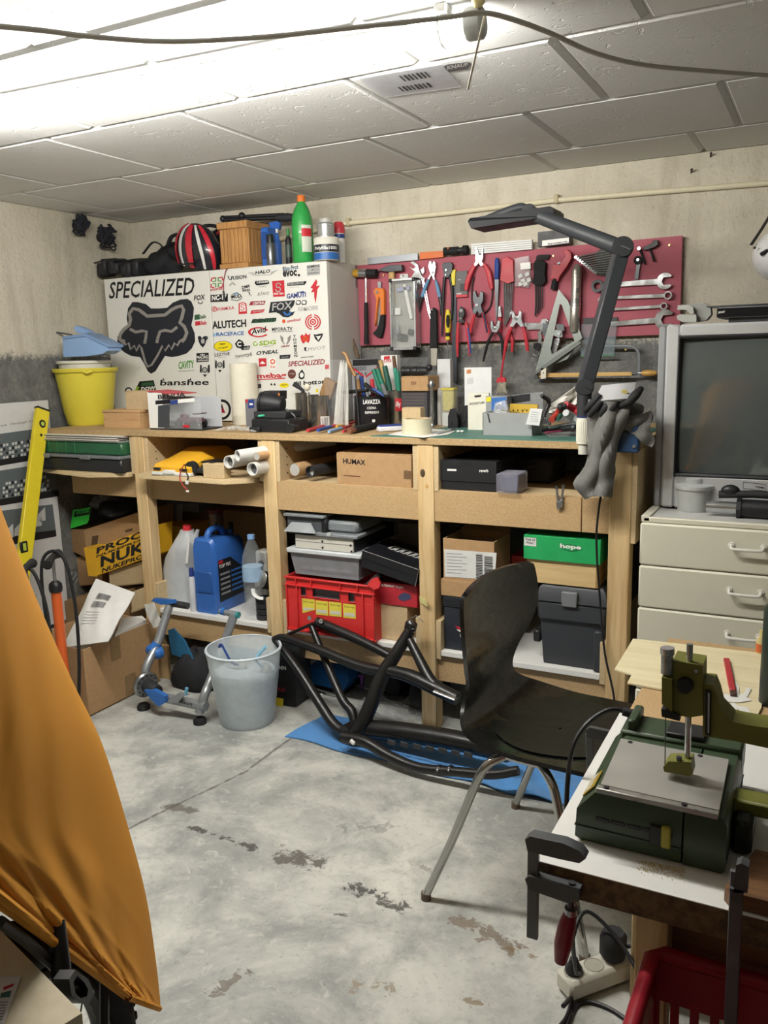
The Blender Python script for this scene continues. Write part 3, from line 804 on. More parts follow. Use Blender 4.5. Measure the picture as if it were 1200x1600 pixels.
# ------------------------------------------------------------------ things lying on the cabinet
T=CT
bb=Py(343,419,2.955);be=Py(378,414,2.955);x0,x1=bb.x,be.x
bam=wood('bamboo','#c09058','#97693a','z',.5,30,False)
wbx=thing('bamboo_box','square slatted bamboo box with a lid on top of the cabinet','box',((x0+x1)/2,3.03,T))
X0,X1=Py(344,419,2.955).x,Py(388,419,2.955).x;Z1=Py(345,348,2.955).z
MB().box(X0+.004,X1-.004,2.96,3.14,T,Z1-.014,.002).build('body',bam,wbx)
for k in range(7):
    a=X0+.006+(X1-X0-.012)*k/7;q=X0+.006+(X1-X0-.012)*(k+1)/7
    MB().box(a+.001,q-.001,2.955,2.962,T+.022,Z1-.03,.0015).build('slat',bam,wbx)
for k in range(7):
    a=2.966+.168*k/7;q=2.966+.168*(k+1)/7
    MB().box(X1-.006,X1+.001,a+.001,q-.001,T+.022,Z1-.03,.0015).build('slat',bam,wbx)
MB().box(X0,X1,2.952,3.145,T,T+.02,.002).build('plinth',bam,wbx)
MB().box(X0-.004,X1+.004,2.95,3.148,Z1-.028,Z1,.003).build('lid',bam,wbx)
bt=Z1
# folded tripod on the box
blk=pm('black_plastic','#1c1d20',.45,var=.1);blkm=pm('black_matt','#242528',.7,var=.1);blkr=pm('black_rubber','#18191a',.8,bmp=.2)
a=Vector((X0-.02,3.02,bt+.022));q=Vector((X1+.17,3.09,bt+.012))
tr=thing('folding_tripod','small black folded tripod lying across the bamboo box','tripod',a)
d=(q-a).normalized()
for k,off in enumerate(((0,0,0),(0,.016,0),(0,.008,.012))):
    MB().cyl(a+Vector(off),q+Vector(off)-d*.07,.006,.008,10).build('leg',blk,tr)
MB().ball(a+Vector((-.006,.008,.006)),.014,12,8).build('ball_head',blk,tr)
MB().ball(a+d*.085+Vector((0,.004,.014)),.015,12,8).build('knob',blk,tr)
MB().tube([q-d*.10,q-d*.05,q],[.012,.018,.009],12).build('collar',blkm,tr)
# blue boxes and small bottles right of it
def can(name,label,cat,px0,px1,pyb,pyt,y,prof,mats,zb=None,group=None,seg=20):
    """upright round container: photo width px0..px1 at base line pyb, top pyt; prof rows (part, [(r,h)...])"""
    c=Py((px0+px1)/2,pyb,y);r=RW(px0,px1,(pyb+pyt)/2,y)
    zb=c.z if zb is None else zb
    H_=Py((px0+px1)/2,pyt,y).z-zb
    base=Vector((c.x,y,zb));t=thing(name,label,cat,base,group)
    for(pn,pf),mt in zip(prof,mats):
        MB().lathe([(r*u,H_*v)for u,v in pf],base,seg).build(pn,mt,t)
    return t,base,r,H_
bluep=pm('blue_plastic','#2f62b4',.4)
t=thing('blue_spray_box','blue plastic holder standing beside the bamboo box','holder',(Py(412,412,2.98).x,3.0,T))
a,q=Py(409,412,2.98),Py(420,412,2.98);z1=Py(410,355,2.98).z
MB().box(a.x,q.x,2.98,3.06,T,z1,.005).build('body',bluep,t);MB().box(a.x+.004,q.x-.004,2.976,2.981,T+.03,z1-.02,.001).build('recess',pm('blue_dark','#1f4689',.5),t)
t,b0,r,h=can('trigger_bottle','blue trigger spray bottle behind a black aerosol on the cabinet','bottle',427,441,411,345,3.05,
    [('body',[(.9,0),(1,.03),(1,.5),(.6,.66),(.4,.72),(.4,.74)]),('collar',[(.45,.74),(.5,.75),(.5,.82),(.3,.83)])],[bluep,pm('white_plastic','#dcdcd8',.4)],T)
MB().prism([b0+Vector((-.03,0,h*.82)),b0+Vector((.012,0,h*.82)),b0+Vector((.02,0,h*.95)),b0+Vector((.005,0,h)),b0+Vector((-.035,0,h*.98))],(0,.02,0),.003).build('trigger_head',bluep,t)
can('aerosol_can','black and silver aerosol can in front of the blue trigger bottle','aerosol',417,431,413,366,2.965,
    [('body',[(.95,0),(1,.03),(1,.66),(.85,.72)]),('cap',[(.8,.72),(.8,.95),(.7,1),(0,1)])],[pm('steel_dark','#6d6f72',.3,.7),blk],T)
can('oil_bottle','slim black oil bottle with a green cap on the cabinet','bottle',447,457,410,357,2.99,
    [('body',[(.9,0),(1,.03),(1,.68),(.5,.8)]),('cap',[(.5,.8),(.5,1),(0,1)]),('label',[(1.01,.2),(1.01,.55)])],[blk,pm('cap_green','#2e7a3c',.5),pm('label_dark','#3a4a42',.5)],T)
gb=pm('bottle_green','#2f9a48',.35,coat=.2)
t,b0,r,h=can('green_bottle','tall green plastic bottle with an orange cap','bottle',458,491,410,305,2.98,
    [('body',[(.94,0),(1,.02),(1,.55),(.97,.66),(.75,.78),(.42,.88),(.36,.9),(.36,.91)]),('cap',[(.38,.905),(.38,.99),(.34,1),(0,1)])],[gb,pm('cap_orange','#e07a34',.5)],T,seg=28)
lm=MB()
for(v0,v1,mt)in((.15,.55,pm('label_pale','#cdd3c4',.5)),(.38,.5,INK['red'])):
    lm.use(mt)
    A_=[facing(b0)+R(-95+60*k/8)for k in range(9)];rr_=r*(1.012 if v0<.2 else 1.02)
    vs=[b0+Vector((rr_*math.cos(a),rr_*math.sin(a),h*v))for v in(v0,v1)for a in A_]
    lm.add(vs,[(k,k+1,k+10,k+9)for k in range(8)],True)
lm.build('label',None,t)
t,b0,r,h=can('varnish_tin','wide white and blue varnish tin on the cabinet corner','tin',491,531,408,371,2.975,
    [('body',[(.97,0),(1,.02),(1,.93),(.95,.97)]),('lid',[(.9,.97),(.9,1),(.8,1),(.8,.97),(0,.97)])],[pm('tin_white','#d5d4c8',.4),pm('tin_lid','#b9b9b0',.35,.6)],T,seg=28)
MB().lathe([(r*1.012,h*.02),(r*1.012,h*.32)],b0,28).build('blue_band',pm('band_blue','#2b62a5',.4),t)
MB().lathe([(r*1.012,h*.34),(r*1.012,h*.66)],b0,28).build('dark_band',pm('band_dark','#23272e',.4),t)
tm=MB();vs_=text_mesh('Polyfilla1000',.02)
def wrap_text(mb,s_,base,r_,z0,z1,a0,a1,bold=.02):
    vs,fs,x0,x1,y0,y1=text_mesh(s_,bold);a0+=facing(base);a1+=facing(base)
    mb.add([base+Vector((r_*math.cos(a0+(a1-a0)*(v.x-x0)/(x1-x0)),r_*math.sin(a0+(a1-a0)*(v.x-x0)/(x1-x0)),z0+(z1-z0)*(v.y-y0)/(y1-y0)))for v in vs],fs)
    return mb
wrap_text(tm,'Polyfilla1000',b0,r*1.02,h*.4,h*.58,R(-150),R(-40)).build('lettering',pm('print_white','#e8e8e4',.5),t)
can('glue_jar','small grey jar standing on the varnish tin','jar',496,523,371,342,2.99,[('body',[(.98,0),(1,.05),(1,.7),(.8,.8)]),('cap',[(.72,.8),(.72,1),(0,1)])],[pm('jar_grey','#9ea09e',.3,.3),glassy('cap_clear','#d5d5d2',.2,.5)],Py(510,371,2.99).z-.002)
can('spray_can','white spray can with a big red cap at the cabinet corner','aerosol',522,540,408,347,3.08,[('body',[(.97,0),(1,.03),(1,.72)]),('band',[(1.01,.6),(1.01,.7)]),('cap',[(1.05,.72),(1.1,.78),(1.0,.92),(.7,1),(0,1)])],[pm('can_white','#cfcfca',.4),INK['dkblue'],pm('cap_red','#c23a44',.4)],T)
# helmet: red, white and black shell with vents, resting on its side
hc=Vector((Py(306,395,2.99).x,3.01,T+.100))
hel=thing('bike_helmet','red white and black bicycle helmet on the cabinet beside the bamboo box','helmet',(hc.x,hc.y,T))
rot=Euler((R(12),R(14),R(-20))).to_matrix()
def shell(u,v,k=1.,lift=0.):
    th=math.pi*(.02+.60*v);ph=2*math.pi*u
    return hc+rot@Vector(((.135*k+lift)*math.sin(th)*math.cos(ph),(.066*k+lift)*math.sin(th)*math.sin(ph),(.115*k+lift)*math.cos(th)-.02))
MB().sheet(lambda u,v:shell(u,v),32,12,.01).build('shell',pm('helmet_black','#22222a',.3,coat=.4),hel)
for k,(u0,u1,cname)in enumerate(((.60,.66,'helmet_red'),(.685,.72,'helmet_white'),(.75,.82,'helmet_red'),(.845,.88,'helmet_white'),(.52,.57,'helmet_white'),(.91,.97,'helmet_red'))):
    mt=pm(cname,'#c2283a' if 'red' in cname else '#d8d8d6',.3,coat=.4)
    MB().sheet(lambda u,v,a=u0,b=u1:shell(a+(b-a)*u*(1-.6*v)+.05*v,.12+.85*v,1,.013),4,10,.003).build('rib_panel',mt,hel)
MB().tube(catmull([hc+Vector((-.09,-.06,-.05)),hc+Vector((-.03,-.10,-.07)),hc+Vector((.04,-.10,-.072)),hc+Vector((.02,-.06,-.07))],5),.004,6).build('strap',blk,hel)
# red strap hanging over the door
sp=[Py(352,425,CY-.004),Py(349,440,CY-.004),Py(349,455,CY-.004),Py(351,470,CY-.004)]
st=thing('hanging_strap','thin dark red strap hanging over the cabinet door','strap',sp[-1])
MB().tube([Py(356,419,2.94)+Vector((0,.03,.004)),Py(354,420,2.938)]+sp[:-1],.003,6,flat=.5).build('band',pm('strap_red','#8a3038',.6),st)
MB().tube([sp[-2],sp[-1]],[.004,.006],8).build('tip',blk,st)
# black body protector, gloves and shin pads piled on the left end
def lump(c,r,seed,amp=.2,nu=28,nv=16,flat=.0):
    rr=random.Random(seed);ph=[rr.uniform(0,6.28)for _ in range(8)]
    c=Vector(c)
    def fn(u,v):
        a=2*math.pi*u;t=math.pi*v
        k=1+amp*(math.sin(3*a+ph[0])*math.sin(2*t+ph[1])*.5+math.sin(5*a+ph[2]+3*t)*.25+math.sin(9*a+ph[3])*math.sin(7*t+ph[4])*.2)
        z=r[2]*math.cos(t)*k
        return c+Vector((r[0]*math.sin(t)*math.cos(a)*k,r[1]*math.sin(t)*math.sin(a)*k,max(z,-r[2]*flat)if flat else z))
    return fn,nu,nv
cloth_black=pm('black_cloth','#1d1e22',.85,bmp=.4,bs=300,var=.2)
bp=Vector((Py(240,418,3.0).x,3.02,T))
t=thing('knee_pads','black ribbed knee protector draped over the left end of the cabinet','protector',(Py(190,425,2.97).x,3.0,T))
cx=Py(190,425,2.97).x
for k in range(7):
    xx=cx-.12+k*.036
    MB().cbox((xx,3.0-.012*(k%2),T+.046+.012*math.sin(k)),(.034,.10,.060+.012*math.sin(k*1.4)),.012,Euler((R(8),R(10),0)).to_matrix()).build('pad',pm('pad_black','#232427',.6,bmp=.3),t)
MB().tube(catmull([(cx-.14,2.97,T+.055),(cx,2.955,T+.075),(cx+.13,2.965,T+.06)],6),.010,8,flat=.4).build('strap',cloth_black,t)
MB().tube(catmull([(cx-.15,3.02,T+.06),(cx,3.04,T+.085),(cx+.13,3.03,T+.08)],6),.010,8,flat=.4).build('strap',cloth_black,t)
MB().tube(catmull([(cx-.175,2.96,T+.07),(cx-.14,2.96,T+.078),(cx-.09,2.97,T+.082)],4),.003,6).build('cord',blk,t)
t=thing('glove_pile','black cycling jacket bundled between the knee pads and the helmet','clothing',(Py(258,420,3.0).x,3.03,T))
cx=Py(244,420,3.0).x
fn,a_,b_=lump((cx,3.05,T+.05),(.09,.07,.055),3,.3,flat=.85);MB().sheet(fn,a_,b_).build('bundle',cloth_black,t)
fn,a_,b_=lump((cx+.02,3.10,T+.095),(.07,.05,.05),5,.3);MB().sheet(fn,a_,b_).build('hood',cloth_black,t)
MB().tube(catmull([(cx+.06,3.02,T+.13),(cx+.10,3.01,T+.165),(cx+.15,3.05,T+.17),(cx+.17,3.1,T+.14)],6),.012,8,flat=.45).build('strap',cloth_black,t)
MB().tube(catmull([(cx-.06,2.99,T+.1),(cx+.02,2.97,T+.14),(cx+.06,2.98,T+.12),(cx+.03,2.97,T+.09)],6),.006,8,flat=.6).build('cord',blk,t)
t=thing('back_pack','black bag with red trim pushed behind the bicycle helmet','bag',(hc.x+.02,3.14,T))
fn,a_,b_=lump((hc.x+.01,3.16,T+.10),(.10,.035,.095),9,.18,flat=1.0);MB().sheet(fn,a_,b_).build('body',cloth_black,t)
MB().tube(catmull([(hc.x-.06,3.09,T+.17),(hc.x-.02,3.07,T+.20),(hc.x+.05,3.08,T+.195),(hc.x+.09,3.09,T+.15)],6),.008,8).build('carry_handle',blk,t)
MB().tube(catmull([(hc.x+.05,3.08,T+.165),(hc.x+.09,3.075,T+.19),(hc.x+.11,3.08,T+.20)],5),.005,6).build('piping',pm('trim_red','#b02f38',.5),t)
# dark wire tangles hung on the left wall near the ceiling
for k,(x,y,rr_)in enumerate(((127,352,.035),(168,370,.042))):
    c=Px(x,y,WX+.04)if k==0 else Py(x,y,3.0)
    c.x=WX+.045
    if k:c=Px(x,y,WX+.05)
    r2=random.Random(20+k)
    t=thing('wire_tangle',('upper left' if k==0 else 'lower right')+' of two dark sooty wire tangles on the left wall under the ceiling','wires',c)
    for j in range(7):
        pts=[c+Vector((r2.uniform(-.02,.02),r2.uniform(-rr_,rr_),r2.uniform(-rr_*1.2,rr_*1.2)))for _ in range(7)]
        MB().tube(catmull(pts,5,True),.0035+.002*(j%3),5,closed=True).build('wire',pm('sooty_wire','#23242b',.9),t)
    MB().cyl(Vector((WX,c.y,c.z)),Vector((WX+.03,c.y,c.z)),rr_*.5,rr_*.4,12).build('hook_plate',pm('sooty_wire','#23242b',.9),t)
# ------------------------------------------------------------------ red tool board on the back wall and the tools hung on it
PB=3.187
tl,bl,tr_,br=Py(558,415,PB),Py(563,540,PB),Py(1066,368,PB),Py(1062,522,PB)
RED=pm('board_red','#a5525f',.65,var=.10,scale=9)
tb=MB().prism([tl,tr_,br,bl],(0,.018,0)).build('tool_board',RED,None,'dusty red painted board carrying the hand tools on the back wall','board')
nail=pm('brass_nail','#cbb36a',.35,.9)
for k,(x,y)in enumerate(((865,400),(947,389),(1046,383),(851,418),(600,430),(620,530),(1000,500),(890,500))):
    c=Py(x,y,PB);MB().cyl(c,c+Vector((0,-.006,0)),.0035,seg=8).build('nail',nail,tb)
def z6(*f):return[v for i in range(0,len(f),2)for v in(540+f[i]/4.615,360+f[i+1]/4.615)]
def z7(*f):return[v for i in range(0,len(f),2)for v in(780+f[i]/4,320+f[i+1]/4)]
STEEL=pm('tool_steel','#a9adb0',.28,.85,var=.12);CHROME=pm('tool_chrome','#c6c9cb',.18,.9,var=.06);DSTEEL=pm('tool_dark_steel','#54575a',.35,.7,var=.15)
BLK=blk;RUB=blkr;TRED=pm('grip_red','#b8303c',.45);TBLUE=pm('grip_blue','#27468f',.45);TSKY=pm('grip_sky','#5f8fb3',.5);TYEL=pm('grip_yellow','#d7c52f',.45);TORG=pm('grip_orange','#d9792b',.5)
class Tool:
    def __init__(s,name,label,cat,x,y,group='hand tools on the red board'):
        s.t=thing(name,label,cat,Py(x,y,PB));
    def plate(s,part,flat,th,mat,off=.004,ch=.0012):
        MB().prism(px_poly(flat,PB-off),(0,-th,0),ch).build(part,mat,s.t);return s
    def grip(s,part,flat,r,mat,off=.012,fl=1.,n=5,seg=8):
        pts=catmull(px_poly(flat,PB-off),n);MB().tube(pts,r,seg,flat=fl).build(part,mat,s.t);return s
    def disc(s,part,x,y,r,th,mat,off=.004):
        c=Py(x,y,PB-off);MB().cyl(c,c+Vector((0,-th,0)),r,seg=18).build(part,mat,s.t);return s
# 1 mallet
t=Tool('soft_mallet','soft-face mallet with one yellow and one black face and a black grip','mallet',570,420)
hd=[Py(*z6(a,308),PB-.03)for a in(62,100,155,225)]
MB().cyl(hd[0],hd[1],.016,.0165,18).build('yellow_face',pm('mallet_yellow','#b98f2e',.5),t.t);MB().cyl(hd[1],hd[2],.0165,seg=18).build('head',STEEL,t.t);MB().cyl(hd[2],hd[3],.0165,.016,18).build('black_face',RUB,t.t)
t.grip('shaft',z6(146,345,148,525),.0052,CHROME,.03);t.grip('handle',z6(148,520,148,600,150,700,150,822),[.0085,.0095,.0095,.011],RUB,.03)
# 2 hammer
t=Tool('cross_peen_hammer','cross-peen hammer with a dark head and a wooden handle','hammer',613,420)
t.plate('head',z6(240,290,300,262,330,252,420,250,424,292,340,303,300,300),.02,DSTEEL,.012,.003)
t.plate('handle',z6(320,296,357,292,362,520,322,520),.014,wood('hammer_ash','#cfae74','#a9824b','z'),.012,.003)
# 3 folding saw
t=Tool('folding_saw','orange and black folding pruning saw hanging beside the aluminium case','saw',590,445)
t.plate('pivot_end',z6(236,375,250,366,262,375,262,420,238,420),.008,STEEL)
t.plate('grip',z6(210,440,228,415,280,418,290,440,291,608,262,612,262,500,252,478,240,560,234,640,222,690,226,600,232,500,222,470),.016,TORG,.004,.003)
t.plate('lower_grip',z6(262,612,291,608,288,690,270,772,240,770,205,742,232,715,246,690),.016,RUB,.004,.003)
t.plate('blade',z6(236,560,250,490,260,500,260,612,246,690,230,690),.004,STEEL)
t.disc('pivot',*z6(240,447),.006,.02,STEEL)
# 4 aluminium case with window
c0,c1,c2,c3=(Py(*z6(*q),3.135)for q in((312,352),(500,348),(500,858),(320,865)))
ac=thing('aluminium_case','aluminium-framed display case with a clear lid hung on the red board','case',c3)
alu=pm('aluminium','#c2c4c5',.3,.8,var=.05)
xa,xb,za,zb_=c0.x,c1.x,c3.z,c0.z
MB().box(xa,xb,3.172,3.184,za,zb_,.002).build('back',pm('case_grey','#9b9a94',.6),ac)
for(p0,p1)in(((xa,za),(xa,zb_)),((xb-.008,za),(xb-.008,zb_))):
    MB().box(p0[0],p0[0]+.008,3.135,3.172,za,zb_,.001).build('side_rail',alu,ac)
for z in(za,zb_-.009):MB().box(xa,xb,3.134,3.172,z,z+.009,.001).build('end_rail',alu,ac)
for x in(xa,xb-.012):
    for z in(za,zb_-.012):MB().box(x-.0012,x+.0132,3.131,3.14,z-.0012,z+.0132,.002).build('corner_cap',blk,ac)
MB().box(xa+.008,xb-.008,3.139,3.1405,za+.009,zb_-.009,.0003).build('clear_lid',glassy('case_lid','#d8dcda',.08,.12),ac)
MB().box(xb-.005,xb+.003,3.145,3.16,zb_-.05,zb_-.02,.002).build('latch',CHROME,ac)
for k,(u,v,w_,h_,mt)in enumerate(((.62,.68,.12,.5,'w'),(.45,.86,.5,.06,'b'),(.22,.55,.22,.1,'w'),(.35,.18,.4,.1,'d'),(.7,.25,.2,.08,'d'),(.2,.3,.12,.14,'s'))):
    cx,cz=xa+(xb-xa)*u,za+(zb_-za)*v;hw,hh=(xb-xa)*w_/2,(zb_-za)*h_/2
    MB().cbox((cx,3.162,cz),(hw*2,.014,hh*2),.002,Euler((0,R((k*37)%30-12),0)).to_matrix()).build('insert',{'w':WHITE,'b':pm('insert_blue','#8f95b8',.5),'d':blk,'s':STEEL}[mt],ac)
# 5 card behind the case
t=Tool('blade_packet','small white blade packet above the aluminium case','packet',*z6(420,335));t.plate('card',z6(392,318,452,312,455,350,392,352),.003,pm('card_white','#c9c9c6',.5));t.disc('hole',*z6(418,328),.003,.004,BLK)
# 6 water pump pliers, white-steel
t=Tool('adjustable_pliers','bare-steel water pump pliers with thin curved handles','pliers',*z6(520,280))
t.plate('jaw',z6(472,232,500,224,530,248,542,292,560,330,585,350,575,360,548,345,552,420,530,350,500,352,480,340,505,300,462,262,500,276,512,262),.012,CHROME,.004,.002)
t.plate('lower_jaw',z6(545,285,560,275,572,262,576,300,562,320),.01,CHROME)
t.grip('handle',z6(548,345,566,430,590,560,612,640),.0025,CHROME,.01);t.grip('handle',z6(560,350,580,440,602,560,612,600),.0025,CHROME,.012)
# 7 blue-handled pliers
t=Tool('blue_pliers','combination pliers with sky-blue and black handles','pliers',*z6(630,260))
t.plate('jaws',z6(603,262,612,225,625,222,632,248,640,222,656,230,660,270,648,330,655,360,640,358,628,325,608,360,598,350,618,315),.012,STEEL,.006,.002)
t.disc('pivot',*z6(632,300),.006,.02,STEEL)
t.grip('handle',z6(600,352,575,410,552,480),[.005,.008,.007],TSKY,.014);t.grip('handle_end',z6(552,480,535,540,525,600),[.007,.007,.005],BLK,.014)
t.grip('handle',z6(650,362,665,420,678,480),[.005,.008,.007],TSKY,.014);t.grip('handle_end',z6(678,480,688,540,692,615),[.007,.007,.005],BLK,.014)
# 8 black slip joint pliers
t=Tool('black_grip_pliers','long black slip-joint pliers with slim handles','pliers',*z6(740,270))
t.plate('jaws',z6(703,245,715,232,730,240,738,228,770,232,782,250,776,300,750,340,722,345,712,300),.014,pm('gunmetal','#35373a',.35,.6),.006,.002)
t.disc('pivot',*z6(738,288),.004,.02,CHROME);t.disc('pivot',*z6(735,322),.003,.02,CHROME)
t.grip('handle',z6(712,335,705,450,700,600,695,760),[.006,.006,.005,.004],BLK,.014);t.grip('handle',z6(752,335,765,420,768,520,762,640),[.006,.006,.005,.004],BLK,.014)
# 9 scraper
t=Tool('paint_scraper','scraper with a black handle and a pale straight blade','scraper',*z6(640,580))
t.plate('handle',z6(618,575,640,556,662,570,668,850,612,850),.012,RUB,.02,.003);t.plate('blade',z6(615,850,662,850,658,975,618,975),.002,pm('blade_pale','#b3b0a2',.35,.5),.025);t.disc('hole',*z6(631,572),.003,.0125,CHROME,.02)
# 10 screwdriver
t=Tool('long_screwdriver','long screwdriver with a yellow and black handle','screwdriver',*z6(735,590))
t.grip('handle',z6(737,572,738,620,738,690,737,740),[.007,.0115,.0115,.009],TYEL,.02);t.grip('grip_inlay',z6(738,610,738,650,738,700),[.006,.0085,.006],RUB,.026);t.grip('collar',z6(737,738,737,765),.0095,RUB,.02);t.grip('ferrule',z6(737,765,736,790),.0095,TYEL,.02)
t.grip('shaft',z6(736,788,736,1010),.0032,CHROME,.02);t.plate('tip',z6(726,1000,746,1000,750,1060,738,1078,722,1060),.004,STEEL,.018)
# 11 yellow bit above the black bar and the long black bar
t=Tool('hand_saw_blade','long black straightedge hanging down behind the screwdriver','ruler',*z6(790,400));t.plate('blade',z6(772,395,800,395,806,1090,766,1090),.004,pm('blued_steel','#3b3f44',.4,.5));t.plate('grip',z6(768,290,800,282,796,395,772,400),.012,TYEL,.004,.002)
# 12 carded packet
t=Tool('carded_part','grey blister card with a dark window and red foot','packet',*z6(835,320));t.plate('card',z6(795,295,880,290,882,462,796,466),.004,pm('card_grey','#5d5c5c',.5),.006);t.plate('foot',z6(796,464,880,462,882,480,798,485),.004,INK['red'],.007);t.plate('window',z6(826,385,868,382,868,435,826,438),.003,BLK,.0095)
mb=MB();q=Py(*z6(812,360),PB-.0108);mb.text('Jagtec',q,Vector((.011,0,0)),Vector((0,0,.005)),.02);q=Py(*z6(798,462),PB-.0108);mb.text('TUBELESS',q,Vector((.022,0,0)),Vector((0,0,.005)),.03);mb.build('lettering',pm('print_white','#e8e8e4',.5),t.t)
# 13 big red pliers
t=Tool('red_linesman_pliers','big pliers with wide open red handles near the top of the board','pliers',*z6(970,150))
t.plate('jaws',z6(946,125,956,118,968,175,985,180,998,120,1003,130,1000,195,992,225,1005,250,985,262,968,238,945,262,932,248,946,222,944,190),.014,STEEL,.008,.002);t.disc('pivot',*z6(966,232),.004,.018,nail,.008)
t.grip('handle',z6(938,240,905,300,880,370,868,432),[.006,.009,.009,.007],TRED,.016,1.2);t.grip('handle',z6(995,240,1030,300,1045,370,1055,422),[.006,.009,.009,.007],TRED,.016,1.2)
# 14 blue handled file
t=Tool('flat_file','flat file with a blue handle','file',*z6(1090,220));t.grip('handle',z6(1090,198,1092,240,1092,300,1090,352),[.006,.0105,.010,.009],TBLUE,.014);t.plate('blade',z6(1076,352,1108,352,1100,560,1088,690,1080,560),.004,DSTEEL,.012)
# 15 red hex key set
def hexset(nm,label,x,y,holder,hmat,keys,mat):
    t=Tool(nm,label,'hex keys',x,y);t.plate('holder',holder,.014,hmat,.006,.003)
    for k in keys:t.grip('hex_key',k[0],k[1],mat,.012,1,3,6)
    return t
hexset('red_hex_key_set','hex key set in a red holder',*z7(55,360),z7(28,335,60,325,95,350,100,480,60,495,12,475,20,400),TRED,
    [(z7(30+k*11,480,34+k*9,600,36+k*8,760-k*14),.0032-k*.0002)for k in range(6)]+[(z7(45+k*6,425-k*3,80+k*3,418-k*2,92,440-k*4),.0022)for k in range(3)],CHROME)
# 21 black hex key set
hexset('black_hex_key_set','hex key set in a black holder beside the red pipe cutter',*z7(255,380),z7(218,370,235,345,275,345,298,365,292,430,298,480,278,505,235,505,212,490,222,430),RUB,
    [(z7(228+k*14,500,230+k*13,600,226+k*14,695-k*16),.0035-k*.0005)for k in range(4)]+[(z7(236+k*10,350,238+k*10,322+k*7,275+k*10,316+k*8,318-k*6,316+k*9),.0032-k*.0005)for k in range(4)],DSTEEL)
# 16 cable cutters
t=Tool('cable_cutter','cable cutters with red and blue grips and a round white head','cutters',*z6(840,570))
t.plate('head',z6(820,575,838,548,858,560,866,600,850,640,870,665,805,665,826,640,815,605),.01,BLK,.02,.002);t.disc('eye',*z6(840,580),.007,.012,CHROME,.02);t.disc('pivot',*z6(838,635),.004,.012,CHROME,.02)
t.grip('handle',z6(812,660,808,740,806,830,808,912),[.0055,.0075,.007,.004],TRED,.025);t.grip('handle',z6(866,660,882,740,892,830,895,905),[.0055,.0075,.007,.004],TRED,.025);t.grip('grip_stripe',z6(880,700,895,790,900,890),[.003,.004,.003],TBLUE,.029)
# 17 crimping tool
t=Tool('crimping_tool','crimping pliers with a two-pronged black head and red handles','pliers',*z6(965,470))
t.plate('head',z6(928,445,945,436,958,480,970,482,985,438,1003,448,1003,505,985,540,1000,590,975,610,960,580,945,610,922,590,942,540,928,500),.016,DSTEEL,.022,.002);t.disc('pivot',*z6(958,540),.006,.02,CHROME,.022)
t.grip('handle',z6(938,590,915,660,900,740),[.005,.008,.005],TRED,.03);t.grip('handle',z6(985,590,1010,660,1035,745),[.005,.008,.005],TRED,.03);t.grip('grip_stripe',z6(992,600,1008,660,1020,735),.004,pm('grip_navy','#22284a',.5),.036)
t=Tool('looped_cable','thin black cable looped behind the crimping pliers','cable',*z6(985,470));t.grip('loop',z6(925,330,910,430,915,560,950,620,1000,600,1045,540,1058,430,1040,330),.0028,BLK,.008)
# 18 black handled pliers
t=Tool('black_cutting_pliers','small pliers with long black handles overlapping the lower edge of the board','pliers',*z6(1085,670))
t.plate('jaws',z6(1052,655,1066,650,1074,690,1092,690,1106,648,1122,655,1118,700,1100,735,1065,735,1052,700),.012,STEEL,.02,.002);t.disc('pivot',*z6(1077,706),.006,.016,CHROME,.02)
t.grip('handle',z6(1062,735,1030,800,1010,870,992,945),[.005,.0065,.006,.004],RUB,.028);t.grip('handle',z6(1105,735,1128,800,1132,870,1135,935),[.005,.0065,.006,.004],RUB,.028)
# 19 red pliers
t=Tool('red_cutting_pliers','small silver-jawed pliers with bright red handles right of the black-handled pliers','pliers',*z7(115,690))
t.plate('jaws',z7(82,680,92,660,108,695,122,695,135,658,146,672,145,710,150,735,160,760,140,765,115,735,92,765,70,760,82,735,88,712),.012,STEEL,.018,.002);t.disc('pivot',*z7(110,710),.007,.016,CHROME,.018)
t.grip('handle',z7(80,765,55,820,42,870,38,918),[.005,.0075,.008,.006],TRED,.026);t.grip('handle',z7(150,765,165,820,172,870,178,915),[.005,.0075,.008,.006],TRED,.026)
t=Tool('thin_red_pliers','second red-handled pliers half hidden behind the red cutting pliers','pliers',*z7(30,740));t.grip('handle',z7(5,700,8,760,2,820),[.005,.006,.004],TRED,.012);t.grip('handle',z7(60,780,82,850,80,920),[.004,.007,.005],TRED,.012);t.plate('jaws',z7(0,640,12,630,20,700,-4,702),.01,STEEL,.01)
# 20 bag of brackets
t=Tool('bracket_bag','clear bag of small white brackets with a bar-code label','bag',*z7(150,330));cl=glassy('poly_bag','#e6e8ea',.12,.22)
t.plate('bag',z7(100,335,190,318,205,480,185,520,130,512,100,512),.012,cl,.004,.004)
t.plate('label',z7(132,365,195,358,197,400,135,405),.001,WHITE,.0165,0)
for k,(x,y)in enumerate(((118,440),(135,470),(160,430),(150,490),(172,465),(120,490))):
    t.plate('bracket',z7(x,y,x+26,y-12,x+32,y+10,x+8,y+22),.006,pm('bracket_white','#d8d8d4',.4),.006,.001)
# 22 pipe cutter
t=Tool('pipe_cutter','red pipe cutter with a black ribbed knob','pipe cutter',*z7(400,300))
t.plate('frame',z7(345,370,370,375,395,360,420,325,405,290,430,280,455,300,460,335,430,390,385,450,375,480,325,470),.016,TRED,.006,.003)
c=Py(*z7(352,462),PB-.014);q=Py(*z7(340,530),PB-.014);MB().cyl(c,q,.011,.0125,14).build('knob',RUB,t.t);t.disc('wheel',*z7(378,368),.006,.012,DSTEEL,.01)
